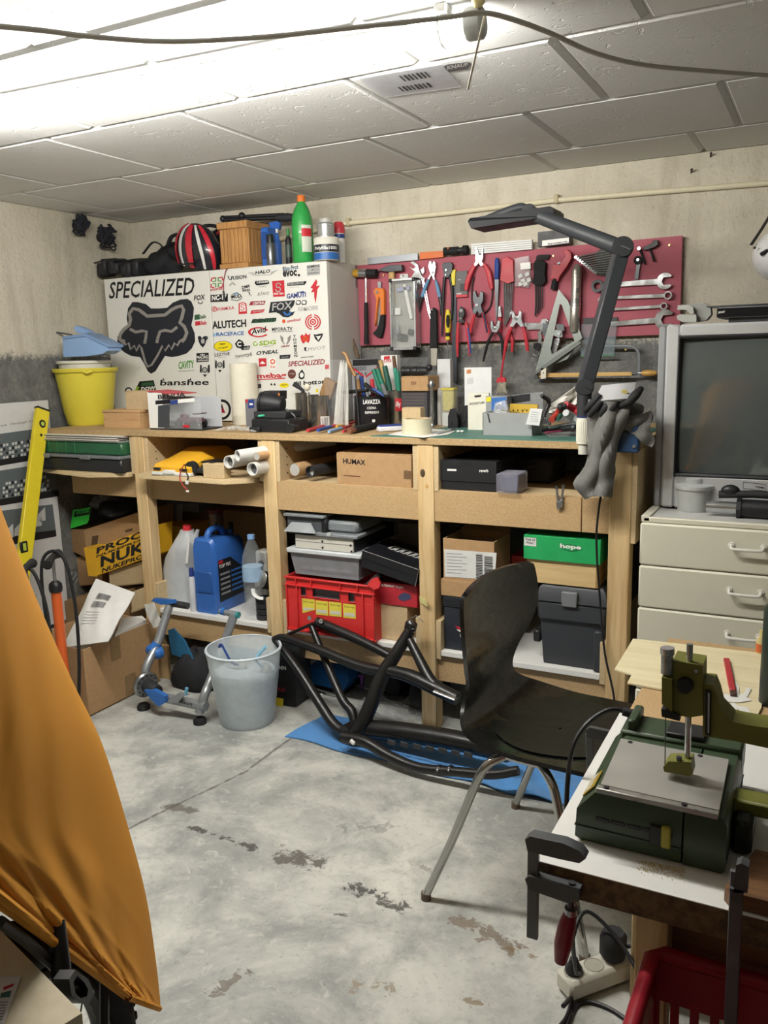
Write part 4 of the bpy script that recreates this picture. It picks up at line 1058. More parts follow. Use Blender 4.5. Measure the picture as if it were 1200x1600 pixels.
# 23 mitre square
t=Tool('folding_square','large galvanised square with a sliding angled arm','square',*z7(380,530));GAL=pm('galvanised','#7f8580',.45,.6,var=.2,scale=60)
MB().holed(px_poly(z7(372,528,430,600,520,830,425,965,240,1040,230,1030),PB-.03),px_poly(z7(380,620,392,625,472,852,440,870,330,935,322,900),PB-.03),(0,-.003,0)).build('blade',GAL,t.t)
t.plate('stock',z7(226,1045,340,960,505,845,520,865,350,985,232,1062),.014,pm('galv_dark','#6a6e6a',.5,.5),.034,.002)
t.plate('slider',z7(350,780,395,785,400,825,370,830,340,815),.006,GAL,.034);t.disc('knob',*z7(380,805),.006,.012,STEEL,.034);t.plate('tongue',z7(355,745,405,745,410,790,360,785),.004,DSTEEL,.028)
# 24 silver tube
t=Tool('silver_tube','silver metal tube in clear wrap hanging beside the spanners','tube',*z7(480,380))
c0_,c1_=Py(*z7(486,372),PB-.024),Py(*z7(470,800),PB-.024);d_=(c1_-c0_).normalized();L_=(c1_-c0_).length
MB().lathe([(0,0),(.008,.0),(.016,.012),(.0185,.022),(.0185,L_*.55),(.0195,L_*.56),(.0195,L_*.98),(.017,L_),(0,L_)],c0_,18,axis=d_).build('body',pm('brushed_tube','#b9b4aa',.25,.75,var=.1),t.t)
for v in(.5,.53,.56,.59):MB().lathe([(.0202,L_*v),(.0208,L_*(v+.008)),(.0202,L_*(v+.016))],c0_,18,axis=d_).build('ring',CHROME,t.t)
MB().box(c0_.x+.004,c0_.x+.010,c0_.y-.0205,c0_.y-.0175,c0_.z-.10,c0_.z-.085,.0005).build('slot',BLK,t.t)
# 25 fan of ring spanners
t=Tool('spanner_rack','row of thin spanners clipped in a rack behind the lamp arm','spanner set',*z7(600,290))
for k in range(10):
    x0_,y0_=480+k*14,328+k*11;x1_,y1_=725,280+k*16
    t.grip('spanner',z7(x0_,y0_,x1_,y1_),.0028,CHROME,.012,1,1,6);t.disc('spanner_head',*z7(x0_,y0_),.0055,.005,CHROME,.008)
t.plate('rack',z7(605,300,660,265,730,262,735,430,655,445,600,436),.008,BLK,.002)
# 26 four combination spanners
def spanner(lbl,a,b,w,ring,jaw=True,mat=CHROME,big=1.):
    t=Tool('combination_spanner',lbl,'spanner',(a[0]+b[0])/2,(a[1]+b[1])/2);t.t['group']='large spanners on the red board'
    A_,B=Py(*a,PB-.008),Py(*b,PB-.008);d=(B-A_).normalized();n=Vector((-d.z,0,d.x))
    h=w/2;MB().prism([A_+n*h*.8,B+n*h,B-n*h,A_-n*h*.8],(0,-.006,0),.002).build('shank',mat,t.t)
    if jaw:
        R_=w*1.25*big;c=B+d*R_*.8;f=[]
        for k in range(21):
            a_=R(35)+R(290)*k/20;f.append(c+(d*math.cos(a_)+n*math.sin(a_))*R_)
        f+=[c+d*R_*.8*math.cos(R(-35))-n*R_*.42,c-d*R_*.15-n*R_*.42,c-d*R_*.35,c-d*R_*.15+n*R_*.42,c+d*R_*.65+n*R_*.42]
        MB().prism(f,(0,-.008,0),.0015).build('open_jaw',mat,t.t)
    else:
        c=B+d*ring;n_=20;o_=[c+(d*math.cos(2*math.pi*k/n_)+n*math.sin(2*math.pi*k/n_))*ring for k in range(n_)];i_=[c+(d*math.cos(2*math.pi*k/n_)+n*math.sin(2*math.pi*k/n_))*ring*.66 for k in range(n_)]
        MB().holed(o_,i_,(0,-.011,0)).build('ring_end',mat,t.t)
    return t
t=spanner('topmost of the four large spanners, open jaw to the right',z7(640,505),z7(995,480),.021,0,True,CHROME,1.1)
c=Py(*z7(617,508),PB-.008);MB().holed(circ(c,.0225,20),circ(c,.0125,20),(0,-.012,0)).build('black_ring_end',pm('black_oxide','#2c2d30',.35,.5),t.t)
spanner('second of the four large spanners, with a ring end at the right',z7(700,582),z7(1030,568),.0145,.0145,False)
spanner('third and smallest of the four large spanners, ring end at the right',z7(690,655),z7(1008,635),.0125,.0125,False)
t=spanner('lowest and biggest of the four large spanners, its jaw beside the television',z7(700,745),z7(985,722),.021,0,True,CHROME,1.35)
# 27 black tools top right
t=Tool('chain_tool','black chain riveting tool in the upper right of the board','tool',*z7(945,250))
t.plate('body',z7(905,265,960,240,962,225,995,222,1000,250,975,268,930,285,905,285),.016,BLK,.006,.003);t.grip('handle',z7(940,275,955,310,968,352),[.004,.004,.005],BLK,.014);t.grip('driver',z7(878,275,895,320,912,372),[.005,.0035,.0035],BLK,.012);t.disc('knob',*z7(878,275),.006,.014,CHROME)
t=Tool('lockring_spanner','short black spanner with a round head','spanner',*z7(870,345));t.disc('head',*z7(870,348),.0165*.9,.01,RUB);t.plate('shank',z7(862,365,885,368,870,468,845,465),.006,DSTEEL,.006);t.disc('eye',*z7(870,345),.005,.012,CHROME)
# 28 open wrench under, black lever
t=Tool('silver_open_wrench','short silver open-ended wrench sticking out behind the square','wrench',*z7(220,750));t.plate('shank',z7(150,735,262,740,275,780,180,782),.007,CHROME,.006,.002);t.plate('jaw',z7(258,740,270,715,300,710,312,730,290,735,288,765,305,778,285,800,262,790),.008,CHROME,.006)
t=Tool('black_lever','dark lever tool hanging in front of the square','lever',*z7(285,740));t.plate('arm',z7(275,745,295,722,312,740,308,790,290,830,270,800),.008,DSTEEL,.016,.002);t.disc('eye',*z7(292,737),.004,.01,CHROME,.016)
# 29 chain whip parts
t=Tool('round_pad','small round black pad on a silver ring below the board','pad',*z7(240,885));t.disc('pad',*z7(240,885),.0145,.01,RUB,.02);c=Py(*z7(232,925),PB-.012);MB().tube(circ(c,.012,18),.0035,8,closed=True).build('ring',CHROME,t.t);t.plate('strap',z7(240,800,262,780,268,830,262,880,245,870),.003,CHROME,.008)
t=Tool('foil_packet','small foil packet hanging behind the square','packet',*z7(345,850));t.plate('foil',z7(318,850,375,825,380,850,345,960,312,950),.004,pm('foil','#c9cbcc',.2,.8,bmp=.5),.006)
t=Tool('white_tool_end','white-and-black tool tip poking out below the square','tool',*z7(278,1050));t.plate('body',z7(262,1020,298,1018,296,1085,262,1090),.008,pm('cream_plastic','#d5d0bf',.4),.04,.002);t.disc('tip',*z7(270,1100),.008,.012,RUB,.04);t.disc('eye',*z7(280,1050),.002,.01,BLK,.04)
t=Tool('jaw_piece','small dark clamp jaw at the end of the wooden rule','clamp',*z7(235,1068));t.plate('jaw',z7(222,1045,245,1050,252,1085,225,1092,218,1070,232,1068),.012,DSTEEL,.014)
# 30 zip bag
t=Tool('zip_bag','clear zip bag with a black header holding small parts','bag',*z7(600,720));t.plate('header',z7(525,708,740,702,742,740,526,745),.003,BLK,.006)
t.plate('bag',z7(515,745,740,740,722,945,512,950),.010,glassy('zip_film','#9fb0b8',.1,.25),.006,.003);t.plate('parts',z7(560,860,585,840,580,905,565,915),.004,pm('cream_plastic','#d5d0bf',.4),.008);t.plate('seal',z7(512,940,722,935,722,945,512,950),.003,pm('seal_green','#4d7a5a',.4),.0165)
t=Tool('red_crank','small red-handled tool half hidden behind the zip bag','tool',*z7(620,650));t.grip('handle',z7(630,632,622,665,600,700),.006,TRED,.01);t.plate('head',z7(618,595,660,540,680,560,655,620,640,625),.01,CHROME,.006)
# 31 hacksaw and wooden rule
t=Tool('hacksaw','hacksaw with a steel bow frame and a turned wooden handle','saw',*z7(860,900))
pth=px_poly(z7(600,885,740,884,810,884,850,895,872,930,876,990,874,1065),PB-.012);MB().tube(catmull(pth,4),.0058,8,up=(0,1,0),flat=.7).build('bow',pm('painted_grey','#6d7276',.45),t.t)
t.grip('blade',z7(640,1066,780,1068,874,1058),.0022,DSTEEL,.012)
c0_,c1_=Py(*z7(890,1052),PB-.014),Py(*z7(985,1052),PB-.014);L_=(c1_-c0_).length;MB().lathe([(0,0),(.006,0),(.0075,.004),(.011,.012),(.0115,L_*.5),(.009,L_*.85),(.006,L_),(0,L_)],c0_,16,axis=(c1_-c0_)).build('handle',wood('turned_handle','#c79a4f','#9c7333','x',.35),t.t)
t.disc('nut',*z7(793,905),.003,.01,nail,.012);MB().lathe([(0,0),(.004,0),(.004,.012),(0,.012)],c0_-(c1_-c0_).normalized()*.012,12,axis=(c1_-c0_)).build('ferrule',CHROME,t.t)
t=Tool('wooden_rule','thin yellow wooden rule across the wall below the tools','rule',*z7(560,1060));t.plate('strip',z7(250,1052,830,1045,832,1068,250,1078),.004,wood('rule_yellow','#d9b36d','#b98f4a','x',.5,22,False),.022,.0005);t.plate('brass_end',z7(818,1046,832,1045,832,1068,818,1068),.005,nail,.022)
# dusting brush
t=Tool('dust_brush','paint brush with a long red handle and pale bristles','brush',*z7(0,1040))
t.grip('handle',[790,540,787,560,784,580,783,592],[.006,.0045,.004,.006],TRED,.035);t.plate('ferrule',[778,590,790,589,792,597,776,598],.01,INK['red'],.03,.002)
bm_=MB();r3=random.Random(5)
for k in range(40):
    a=Py(778+13*r3.random(),597,PB-.03-.012*r3.random());b=Py(770+24*r3.random(),612+10*r3.random(),PB-.026-.02*r3.random());bm_.cyl(a,b,.0007,.0004,4,False)
bm_.build('bristles',pm('bristle','#c9c3ae',.8),t.t,kind='stuff')
# things standing on the top edge of the board
def onboard(nm,lbl,cat,parts):
    t=thing(nm,lbl,cat,Py(parts[0][1][0],parts[0][1][1],PB))
    for pn,flat,y0,th,mt in parts:MB().prism(px_poly(flat,y0),(0,-th,0),.001).build(pn,mt,t)
    return t
onboard('aluminium_profile','flat grey aluminium profile resting on the top edge of the board','profile',[('bar',z6(168,248,165,200,528,165,530,215),PB-.001,.012,pm('alu_grey','#9fa3a8',.4,.5))])
onboard('orange_strip','short orange plastic bar resting on the board next to the grey profile','bar',[('bar',z6(542,212,542,160,712,148,712,195),PB-.001,.012,pm('bar_orange','#cf6a2c',.45))])
t=thing('torch','short black torch lying on the top edge of the board','torch',Py(*z6(790,150),PB))
c0_,c1_,c2_,c3_=(Py(*z6(x,152-(x-715)*.07),PB-.014)for x in(712,812,850,882))
MB().cyl(c0_,c1_,.0155,.0155,14).build('body',RUB,t);MB().cyl(c1_,c2_,.012,.012,14).build('neck',BLK,t);MB().cyl(c2_,c3_,.0185,.0175,16).build('head',RUB,t);MB().cbox(Py(*z6(740,128),PB-.026),(.005,.008,.008),.001).build('switch',TORG,t)
t=thing('plastic_strips','stack of white plastic strips lying on the board beneath the lamp head','strips',Py(740,398,PB))
for k in range(5):MB().prism(px_poly([738,398-k*3.4,833,390-k*3.2,833,387.2-k*3.2,738,395-k*3.4],PB-.002*k),(0,-.014,0),.0005).build('strip',pm('strip_white','#d5d6d4',.4),t)
t=onboard('tyre_lever_box','small black box with a white label standing on the board','box',[('body',[844,387,844,364,893,359,893,382],PB-.001,.03,BLK),('label',[847,385,847,376,889,371,889,379],PB-.0315,.0006,WHITE)])
mb=MB();a,b=Py(855,383.5,PB-.0326),Py(886,379,PB-.0326);mb.text('Syntace',a,b-a,Vector((0,0,.0075)),.03,.25);mb.build('lettering',INK['black'],t)
# nails and specks on the wall
for k,(x,y,lb)in enumerate(((1110,245,'near the ceiling joint'),(1080,270,'just above the conduit'))):
    c=Py(x,y,WY);MB().cyl(c,c+Vector((.004,-.02,.006)),.0028,seg=6).cyl(c+Vector((.004,-.02,.006)),c+Vector((.0045,-.0215,.0065)),.005,seg=8).build('old_nail',pm('rusty','#4b4038',.8),None,'dark old nail in the concrete '+lb,'nail')
# ------------------------------------------------------------------ things standing on the bench
def FB(p0,p1,pb,pt,y,depth,zb=None):
    a,b=Py(p0,pb,y),Py(p1,pb,y);z1=Py((p0+p1)/2,pt,y).z
    return(a.x,b.x,y,y+depth,(a.z+b.z)/2 if zb is None else zb,z1)
def boxthing(name,label,cat,dims,mat,bev=.0015,group=None,part='carton'):
    x0,x1,y0,y1,z0,z1=dims
    t=thing(name,label,cat,((x0+x1)/2,(y0+y1)/2,z0),group)
    MB().box(*dims,bev).build(part,mat,t)
    return t
CARD=board('cardboard','#b08e66','#a8865e',60,.85);CARD2=board('cardboard_pale','#c2ab86','#b9a27c',60,.85);CARDD=board('cardboard_dark','#94754f','#8a6b47',60,.85)
def carton(name,label,dims,mat=None,flap=True,tape=None,group=None,openn=False,cat='box'):
    """cardboard carton: walls, closed flaps with a seam on top (or open), optional tape"""
    mat=mat or CARD;x0,x1,y0,y1,z0,z1=dims
    t=thing(name,label,cat,((x0+x1)/2,(y0+y1)/2,z0),group);th=.004
    if openn:
        MB().box(x0,x1,y0,y1,z0,z0+th,0).build('bottom',mat,t)
        MB().box(x0,x1,y0,y0+th,z0,z1,.0008).build('front_wall',mat,t);MB().box(x0,x1,y1-th,y1,z0,z1,.0008).build('rear_wall',mat,t)
        MB().box(x0,x0+th,y0+th,y1-th,z0,z1,.0008).build('side_wall',mat,t);MB().box(x1-th,x1,y0+th,y1-th,z0,z1,.0008).build('side_wall',mat,t)
    else:
        MB().box(x0,x1,y0,y1,z0,z1-.003,.0015).build('body',mat,t);ym=(y0+y1)/2
        MB().box(x0+.001,x1-.001,y0+.001,ym-.0008,z1-.003,z1,.0008).build('flap',mat,t);MB().box(x0+.001,x1-.001,ym+.0008,y1-.001,z1-.003,z1,.0008).build('flap',mat,t)
    return t
def front_text(t,s_,p0,p1,h,y,mat,bold=.02,shear=0.,part='lettering'):
    a,b=Py(*p0,y),Py(*p1,y);up=Py(p0[0],p0[1]-h,y)-a
    m_=MB();m_.text(s_,a,b-a,Vector((0,0,up.length)),bold,shear);return m_.build(part,mat,t)
def patch(t,part,flat,y,mat,th=.0006):
    return MB().prism(px_poly(flat,y),(0,-th,0)).build(part,mat,t)
def barcode(t,p0,p1,p2,y,n=12,part='barcode'):
    """bars between left p0..right p1 with height to p2 (photo points on plane y)"""
    m_=MB();r3=random.Random(n)
    a,b=Py(*p0,y),Py(*p1,y);u=Vector((0,0,Py(*p2,y).z-a.z));k=0.
    while k<1:
        w=r3.uniform(.02,.07);q=a.lerp(b,k);e=a.lerp(b,min(1,k+w));m_.add([q,e,e+u,q+u],[(0,1,2,3)]);k+=w+r3.uniform(.03,.06)
    return m_.build(part,INK['black'],t,kind='stuff')
# --- yellow bucket with a white tub inside and a blue dustpan on top
by_=2.74;c=Py(133,664,by_);base=Vector((c.x,by_,BZ));r1=RW(82,184,575,by_);r0=r1*.70
hz=Py(133,575,by_).z-BZ;cx_=Py(133,575,by_).x;base.x=cx_
ybk=thing('yellow_bucket','big yellow plastic bucket on the left end of the bench','bucket',base);YEL=pm('bucket_yellow','#d9cb45',.4,var=.05)
MB().lathe([(r0*.96,0),(r0,.006),(r0*1.10,hz*.25),(r1*.95,hz*.93),(r1,hz*.93),(r1*1.03,hz*.96),(r1*1.03,hz),(r1*.96,hz),(r0*1.1,hz*.2),(r0*.9,.008),(0,.008)],base,40).build('pail',YEL,ybk)
MB().tube([base+Vector((r1*.7,-r1*.76,hz*.95)),base+Vector((r1*.8,-r1*.72,hz*.92)),base+Vector((r1*.9,-r1*.6,hz*.95))],.006,8).build('handle_lug',YEL,ybk)
zr=Py(138,563,by_).z-BZ;r2=RW(93,182,563,by_)
wt=thing('white_tub','white tub sitting inside the yellow bucket','tub',base+Vector((.003,0,.02)))
MB().lathe([(r2*.6,.03),(r2*.86,hz*.5),(r2*.93,zr-.014),(r2,zr-.012),(r2,zr-.002),(r2*.92,zr),(r2*.88,zr-.01),(r2*.6,.04),(0,.04)],base,36).build('tub',pm('tub_white','#d6d3c6',.4),wt)
zt_=BZ+zr
dp=thing('dustpan','pale blue dustpan lying upturned on the white tub','dustpan',(cx_,by_,zt_));DB=pm('dustpan_blue','#8fb0dc',.4,var=.04)
yy=by_-.09
MB().prism(px_poly([98,527,134,524,168,541,168,548,160,553,134,556.5,99,558],yy),(0,.08,0),.004).build('pan',DB,dp)
MB().prism(px_poly([97,526,134,521,169,539,169,542.5,134,525.5,98,530],yy-.004),(0,.088,0),.002).build('rim',pm('dustpan_rim','#7f9fcb',.4),dp)
MB().prism(px_poly([115,513,118,509,128,513,140,520,128,521,120,520],yy+.03),(0,.04,0),.003).build('handle',DB,dp)
gp=thing('hand_brush','flat dark grey hand brush tucked under the blue dustpan handle','brush',Py(75,525,by_-.02))
MB().tube(catmull(px_poly([60,521,76,518,92,520,112,523],by_-.03),5),[.012,.011,.007,.006],8,flat=.6).build('handle',pm('brush_grey','#5b5d60',.5),gp)
MB().lathe([(0,0),(.05,0),(.052,.004),(.05,.008),(0,.010)],Py(66,523,by_-.03)-Vector((0,0,.006)),24,axis=(.05,-.25,1),sx=1.0,sy=.7).build('paddle',pm('brush_dark','#47494c',.5),gp)
MB().prism(px_poly([104,530,160,548,158,555,110,556],by_-.07),(0,.04,0),.003).build('bristle_block',blkm,gp)
# --- wooden box, little carton, display-boxed model car
d=FB(163,219,669,641,2.60,.15,BZ);wb=boxthing('wooden_case','shallow light wooden box beside the yellow bucket','box',(d[0],d[1],d[2],d[3],BZ,d[5]-.01),wood('beech','#c8a276','#a98155','x',.55),.001,part='body')
MB().box(d[0]-.003,d[1]+.003,2.597,2.753,d[5]-.010,d[5],.0015).build('lid',wood('beech','#c8a276','#a98155','x'),wb)
zt1=d[5]
d=FB(197,236,636,611,2.63,.09,zt1);t=carton('small_carton','small pale carton sitting on the shallow wooden box',d,CARD2)
x0,x1,y0,y1,z0,z1=FB(234,290,669,612,2.575,.13,BZ);x1=Py(316,668,2.575).x
mc=thing('model_car_box','window box holding a small model racing car on the bench','toy box',((x0+x1)/2,2.64,BZ))
MB().box(x0,x1,2.575,2.70,BZ,BZ+.006,.001).build('base',blk,mc)
MB().box(x0,x0+.004,2.575,2.70,BZ+.006,z1,.0005).build('side_wall',WHITE,mc);MB().box(x0+.004,x1,2.697,2.70,BZ+.006,z1-.025,.0005).build('back_card',pm('card_dusk','#b9bcc0',.5),mc)
MB().box(x0+.004,x0+(x1-x0)*.28,2.575,2.577,BZ+.006,z1-.004,.0003).build('front_card',WHITE,mc)
MB().prism([(x0,2.575,z1),(x0+(x1-x0)*.55,2.575,z1-.012),(x0+(x1-x0)*.55,2.70,z1-.012),(x0,2.70,z1)],(0,0,.003)).build('top_flap',pm('flap_red','#c04a52',.5),mc)
patch(mc,'dark_panel',[247,668,247,634,265,632,265,668],2.5745,pm('panel_dark','#3c4044',.5));patch(mc,'stripe',[243,632,266,630,266,624,243,626],2.5742,INK['black']);patch(mc,'stripe_blue',[266,632,278,631,278,625,266,626],2.574,INK['dkblue']);patch(mc,'stripe_white',[278,630,304,628,304,622,278,624],2.574,WHITE);patch(mc,'badge',[286,668,296,668,296,664,286,664],2.5735,INK['red'])
front_text(mc,'BEHUA',(247,624),(290,620),7,2.574,INK['black'])
MB().box(x0+.006,x1-.001,2.5755,2.5765,BZ+.006,z1-.03,.0002).build('window',glassy('clear_film','#d5dadd',.06,.12),mc)
carp=MB();xc=x0+(x1-x0)*.62
carp.use(pm('toy_body','#5b3644',.4)).cbox((xc,2.63,BZ+.035),(.11,.045,.02),.006).cbox((xc-.03,2.63,BZ+.048),(.03,.03,.02),.006).box(xc+.035,xc+.06,2.6,2.66,BZ+.06,BZ+.064,.001)
for sx in(-.038,.04):
    for sy in(2.602,2.658):carp.use(RUB).cyl((xc+sx,sy-.007,BZ+.022),(xc+sx,sy+.007,BZ+.022),.016,seg=14)
carp.build('model_car',None,mc)
# --- paper towel roll, crumpled film
c=Pz(372,664,BZ);r=RW(349,392,620,c.y);h=Py(370,568,c.y).z-BZ;c.y+=r
pt=thing('paper_towel_roll','upright roll of white embossed paper towel','paper towel',(c.x,c.y,BZ));PT=pm('towel_paper','#e0dccb',.9,bmp=.8,bs=160)
MB().lathe([(.02,0),(r,0),(r*1.01,h*.5),(r,h),(.02,h)],(c.x,c.y,BZ),32).build('roll',PT,pt);MB().lathe([(.021,-.0005),(.021,h+.001),(.018,h+.001),(.018,-.0005)],(c.x,c.y,BZ),20).build('core',CARD,pt)
cf=thing('crumpled_film','crumpled clear plastic film lying before the paper towel roll','film',Pz(358,672,BZ));o=Pz(322,676,BZ);e=Pz(392,678,BZ)
MB().sheet(lambda u,v:Vector((o.x+(e.x-o.x)*u,2.535+.05*v+.006*math.sin(u*17),BZ+.004+.02*max(0,math.sin(u*3.1))*abs(math.sin(v*3+u*9+2*math.sin(u*23))))),36,12).build('film',glassy('clear_film2','#dcdcd8',.12,.28),cf)
# --- small spare-part box, black flight case and round black lamp unit
d=FB(384,406,655,624,2.72,.05,BZ);t=boxthing('spare_part_box','small grey box with a blue badge beside the paper towel roll','box',d,pm('box_slate','#6e6f74',.5));patch(t,'blue_badge',[388,638,397,637,397,624,388,625],2.7195,INK['dkblue']);patch(t,'red_corner',[384,629,387,629,387,624,384,624],2.7195,INK['red']);patch(t,'white_mark',[390,633,395,633,395,630,390,630],2.719,WHITE)
d1=FB(393,452,676,656,2.57,.13,BZ);fc=boxthing('charger_case','flat black plastic case lying on the bench edge','case',d1,blk,.004,part='lower_shell');MB().box(d1[0]+.004,d1[1]-.004,2.576,2.69,d1[5],d1[5]+.003,.001).build('seam',blkm,fc);MB().box(d1[0]-.002,d1[0]+.045,2.556,2.575,BZ+.002,BZ+.02,.003).build('latch',blk,fc)
d2=FB(396,446,655,643,2.58,.11,d1[5]+.003);t=boxthing('battery_pack','black battery pack with a green light on the flat case','battery',d2,blkm,.004,part='body');MB().tube(px_poly([404,650,413,649],2.578),.004,8).build('green_lamp',pm('led_green','#4fbf9a',.3),t)
c=Py(428,628,2.64);t=thing('bar_lamp','round black bicycle lamp lying on the battery pack','lamp',(c.x,2.64,d2[5]))
MB().lathe([(0,0),(.035,.001),(.042,.008),(.043,.02),(.04,.05),(.033,.08),(.03,.085),(0,.085)],Vector((c.x-.04,2.62,c.z-.003)),24,axis=(.95,.2,-.1)).build('housing',pm('lamp_black','#1b1c20',.5),t)
MB().lathe([(.036,-.002),(.043,-.004),(.044,.006),(.036,.007)],Vector((c.x-.04,2.62,c.z-.003)),24,axis=(.95,.2,-.1)).build('bezel',blk,t)
MB().prism(px_poly([412,611,437,611,437,624,412,622],2.63),(0,.05,0),.004).build('bracket',blkm,t);MB().cbox(Py(436,617,2.628),(.006,.003,.012),.001).build('orange_mark',TORG,t)
MB().tube(catmull(px_poly([447,640,460,650,462,662],2.62),5),.005,6).build('lead',blk,t)
# --- tins
def tin(name,label,p0,p1,pb,pt,mat,zb=BZ,yadd=None,seg=28,lid=True):
    c=Pz((p0+p1)/2,pb,zb)if yadd is None else Py((p0+p1)/2,pb,yadd);y=c.y if yadd is None else yadd
    r=RW(p0,p1,(pb+pt)/2,y);b=Vector((c.x,y+r,zb));h=Py((p0+p1)/2,pt,y+r).z-zb
    t=thing(name,label,'tin',b)
    MB().lathe([(r*.97,0),(r,.003),(r,h-.004),(r*1.03,h-.003),(r*1.03,h),(r*.96,h),(r*.95,.006),(0,.006)],b,seg).build('can',mat,t)
    return t,b,r,h
ST=pm('tin_steel','#aaa79f',.22,.9,var=.05)
t2,b2,r2_,h2=tin('steel_tin','rear stainless tin between the bar lamp and the big tin',456,480,655,614,ST,yadd=2.845)
t1,b1,r1_,h1=tin('steel_canister','shiny stainless canister with a bar-code sticker and odds and ends inside',470,512,664,617,ST,yadd=2.76)
wrap=MB()
for k in range(6):wrap.add([b1+Vector((r1_*1.012*math.cos(a),r1_*1.012*math.sin(a),z))for z in(.005,h1*.33)for a in(facing(b1)+R(-88+k*5),facing(b1)+R(-85.5+k*5))],[(0,1,3,2)])
A_=[facing(b1)+R(-92+40*k/6)for k in range(7)];MB().add([b1+Vector((r1_*1.006*math.cos(a),r1_*1.006*math.sin(a),z))for z in(.002,h1*.36)for a in A_],[(k,k+1,k+8,k+7)for k in range(6)],True).build('sticker',WHITE,t1);wrap.build('barcode',INK['black'],t1,kind='stuff')
cb=thing('slim_carton','slim brown carton stuck upright in the stainless canister','box',b1+Vector((0,0,.012)))
up=(Py(500,565,b1.y)-Py(482,620,b1.y)).normalized();a=b1+Vector((-.012,0,.03));MB().bar(a,a+up*.165,.05,.028,.001,up=(0,-1,0)).build('carton',CARDD,cb)
q=thing('felt_handle','dark rounded handle sticking out of the rear stainless tin','handle',b2+Vector((0,0,.01)));MB().tube([b2+Vector((.002,0,.01)),b2+Vector((.002,0,h2+.01)),Py(460,600,b2.y),Py(461,597,b2.y)],[.006,.008,.011,.004],10).build('grip',blkm,q)
q=thing('wool_ball','tuft of white wool on a stick in the stainless canister','swab',b1+Vector((-.02,-.015,.01)));MB().cyl(b1+Vector((-.02,-.015,.01)),Py(479,610,b1.y-.015),.002,seg=6).build('stick',WHITE,q);MB().ball(Py(480,605,b1.y-.015),(.013,.012,.014),12,8).build('tuft',pm('wool','#d9d2bd',.95,bmp=.8),q)
q=thing('yellow_tipped_rod','thin white rod with a yellow sleeve in the stainless canister','rod',b1+Vector((.02,-.02,.01)));MB().cyl(b1+Vector((.02,-.02,.01)),Py(496,594,b1.y-.02),.0016,seg=6).build('rod',WHITE,q);MB().cyl(Py(495.6,613,b1.y-.02),Py(495.8,608,b1.y-.02),.006,seg=10).build('sleeve',TYEL,q)
# --- clear sleeve of white zip ties
zb2=thing('zip_tie_bundle','clear sleeve stuffed with long white zip ties','zip ties',Vector((Py(530,664,2.76).x,2.76,BZ)));yy=2.76
MB().prism(px_poly([515,562,542,562,545,600,537,668,521,664,513,600],yy+.02),(0,-.03,0),.004).build('sleeve',glassy('sleeve_film','#c9ccd0',.1,.06),zb2)
zz=MB();r3=random.Random(8)
for k in range(46):
    u=r3.random();a=Py(520+24*u,666-3*r3.random(),yy-.005+.012*r3.random());m_=Py(525+19*u,610,yy-.006+.014*r3.random());q=Py(531+11*u,563+12*r3.random(),yy+.012*r3.random());zz.tube([a,m_,q],.0009,4,caps=False)
zz.build('ties',pm('tie_white','#e2e2dd',.5),zb2,kind='stuff')
wh=thing('wooden_handled_awl','awl with a rounded wooden handle leaning behind the zip ties','awl',Pz(556,645,BZ));yy=2.80
MB().tube(catmull(px_poly([536,551,541,556,547,572,555,588],yy),5),[.008,.006,.009,.006],10).build('handle',wood('handle_old','#a9814f','#86603a','z',.4),wh);MB().cyl(Py(555,588,yy),Vector((Py(560,620,yy).x,yy,BZ)),.003,seg=6).build('shaft',DSTEEL,wh)
sw=thing('utility_knife','old knife with a wooden handle leaning at the cabinet side','knife',Pz(575,640,BZ));MB().bar(Py(546,520,3.14),Py(560,560,3.14),.016,.01,.002,up=(0,-1,0)).build('handle',wood('knife_wood','#6f5d48','#50422f','z',.6),sw);MB().tube(px_poly([543,511,547,521],3.14),[.005,.007],8).build('cap',blk,sw);MB().bar(Py(560,560,3.14),Vector((Py(566,600,3.14).x,3.14,BZ)),.01,.003,.0005,up=(0,-1,0)).build('blade',DSTEEL,sw)
# --- coffee tins with pliers and screwdrivers
CB_=pm('coffee_black','#1d1e22',.35)
t,b3,r3_,h3=tin('black_coffee_tin','black coffee tin crammed with pliers',541,596,666,618,CB_,yadd=2.80)
m_=MB();wrap_text(m_,'LAVAZZA',b3,r3_*1.01,h3*.76,h3*.90,R(-118),R(-60),.03);wrap_text(m_,'ESPRESSO',b3,r3_*1.01,h3*.46,h3*.54,R(-112),R(-66),.02);wrap_text(m_,'CREMA',b3,r3_*1.01,h3*.60,h3*.68,R(-105),R(-75),.01);m_.build('lettering',pm('print_white','#e8e8e4',.5),t)
fa=facing(b3)-math.pi/2;a=b3+Vector((r3_*math.cos(fa),r3_*math.sin(fa),h3*.22));cu=MB();cu.use(WHITE).lathe([(.006,-.006),(.012,.0),(.012,.006),(.004,.008)],a+Vector((0,.004,0)),14,sy=.3).use(pm('coffee','#8a5a34',.5)).lathe([(0,.0062),(.0105,.0064)],a+Vector((0,.002,.001)),14,sy=.3);cu.build('printed_cup',None,t)
t4,b4,r4_,h4=tin('silver_coffee_tin','silver coffee tin with a red square logo',597,630,658,610,ST,yadd=2.93)
m_=MB();m_.use(INK['red'])
A_=[facing(b4)+R(-100+36*k/5)for k in range(6)];m_.add([b4+Vector((r4_*1.006*math.cos(a),r4_*1.006*math.sin(a),h4*z))for z in(.42,.78)for a in A_],[(k,k+1,k+7,k+6)for k in range(5)],True);m_.use(pm('print_white','#e8e8e4',.5));wrap_text(m_,'illy',b4,r4_*1.015,h4*.5,h4*.70,R(-96),R(-70),.02);m_.build('logo',None,t4)
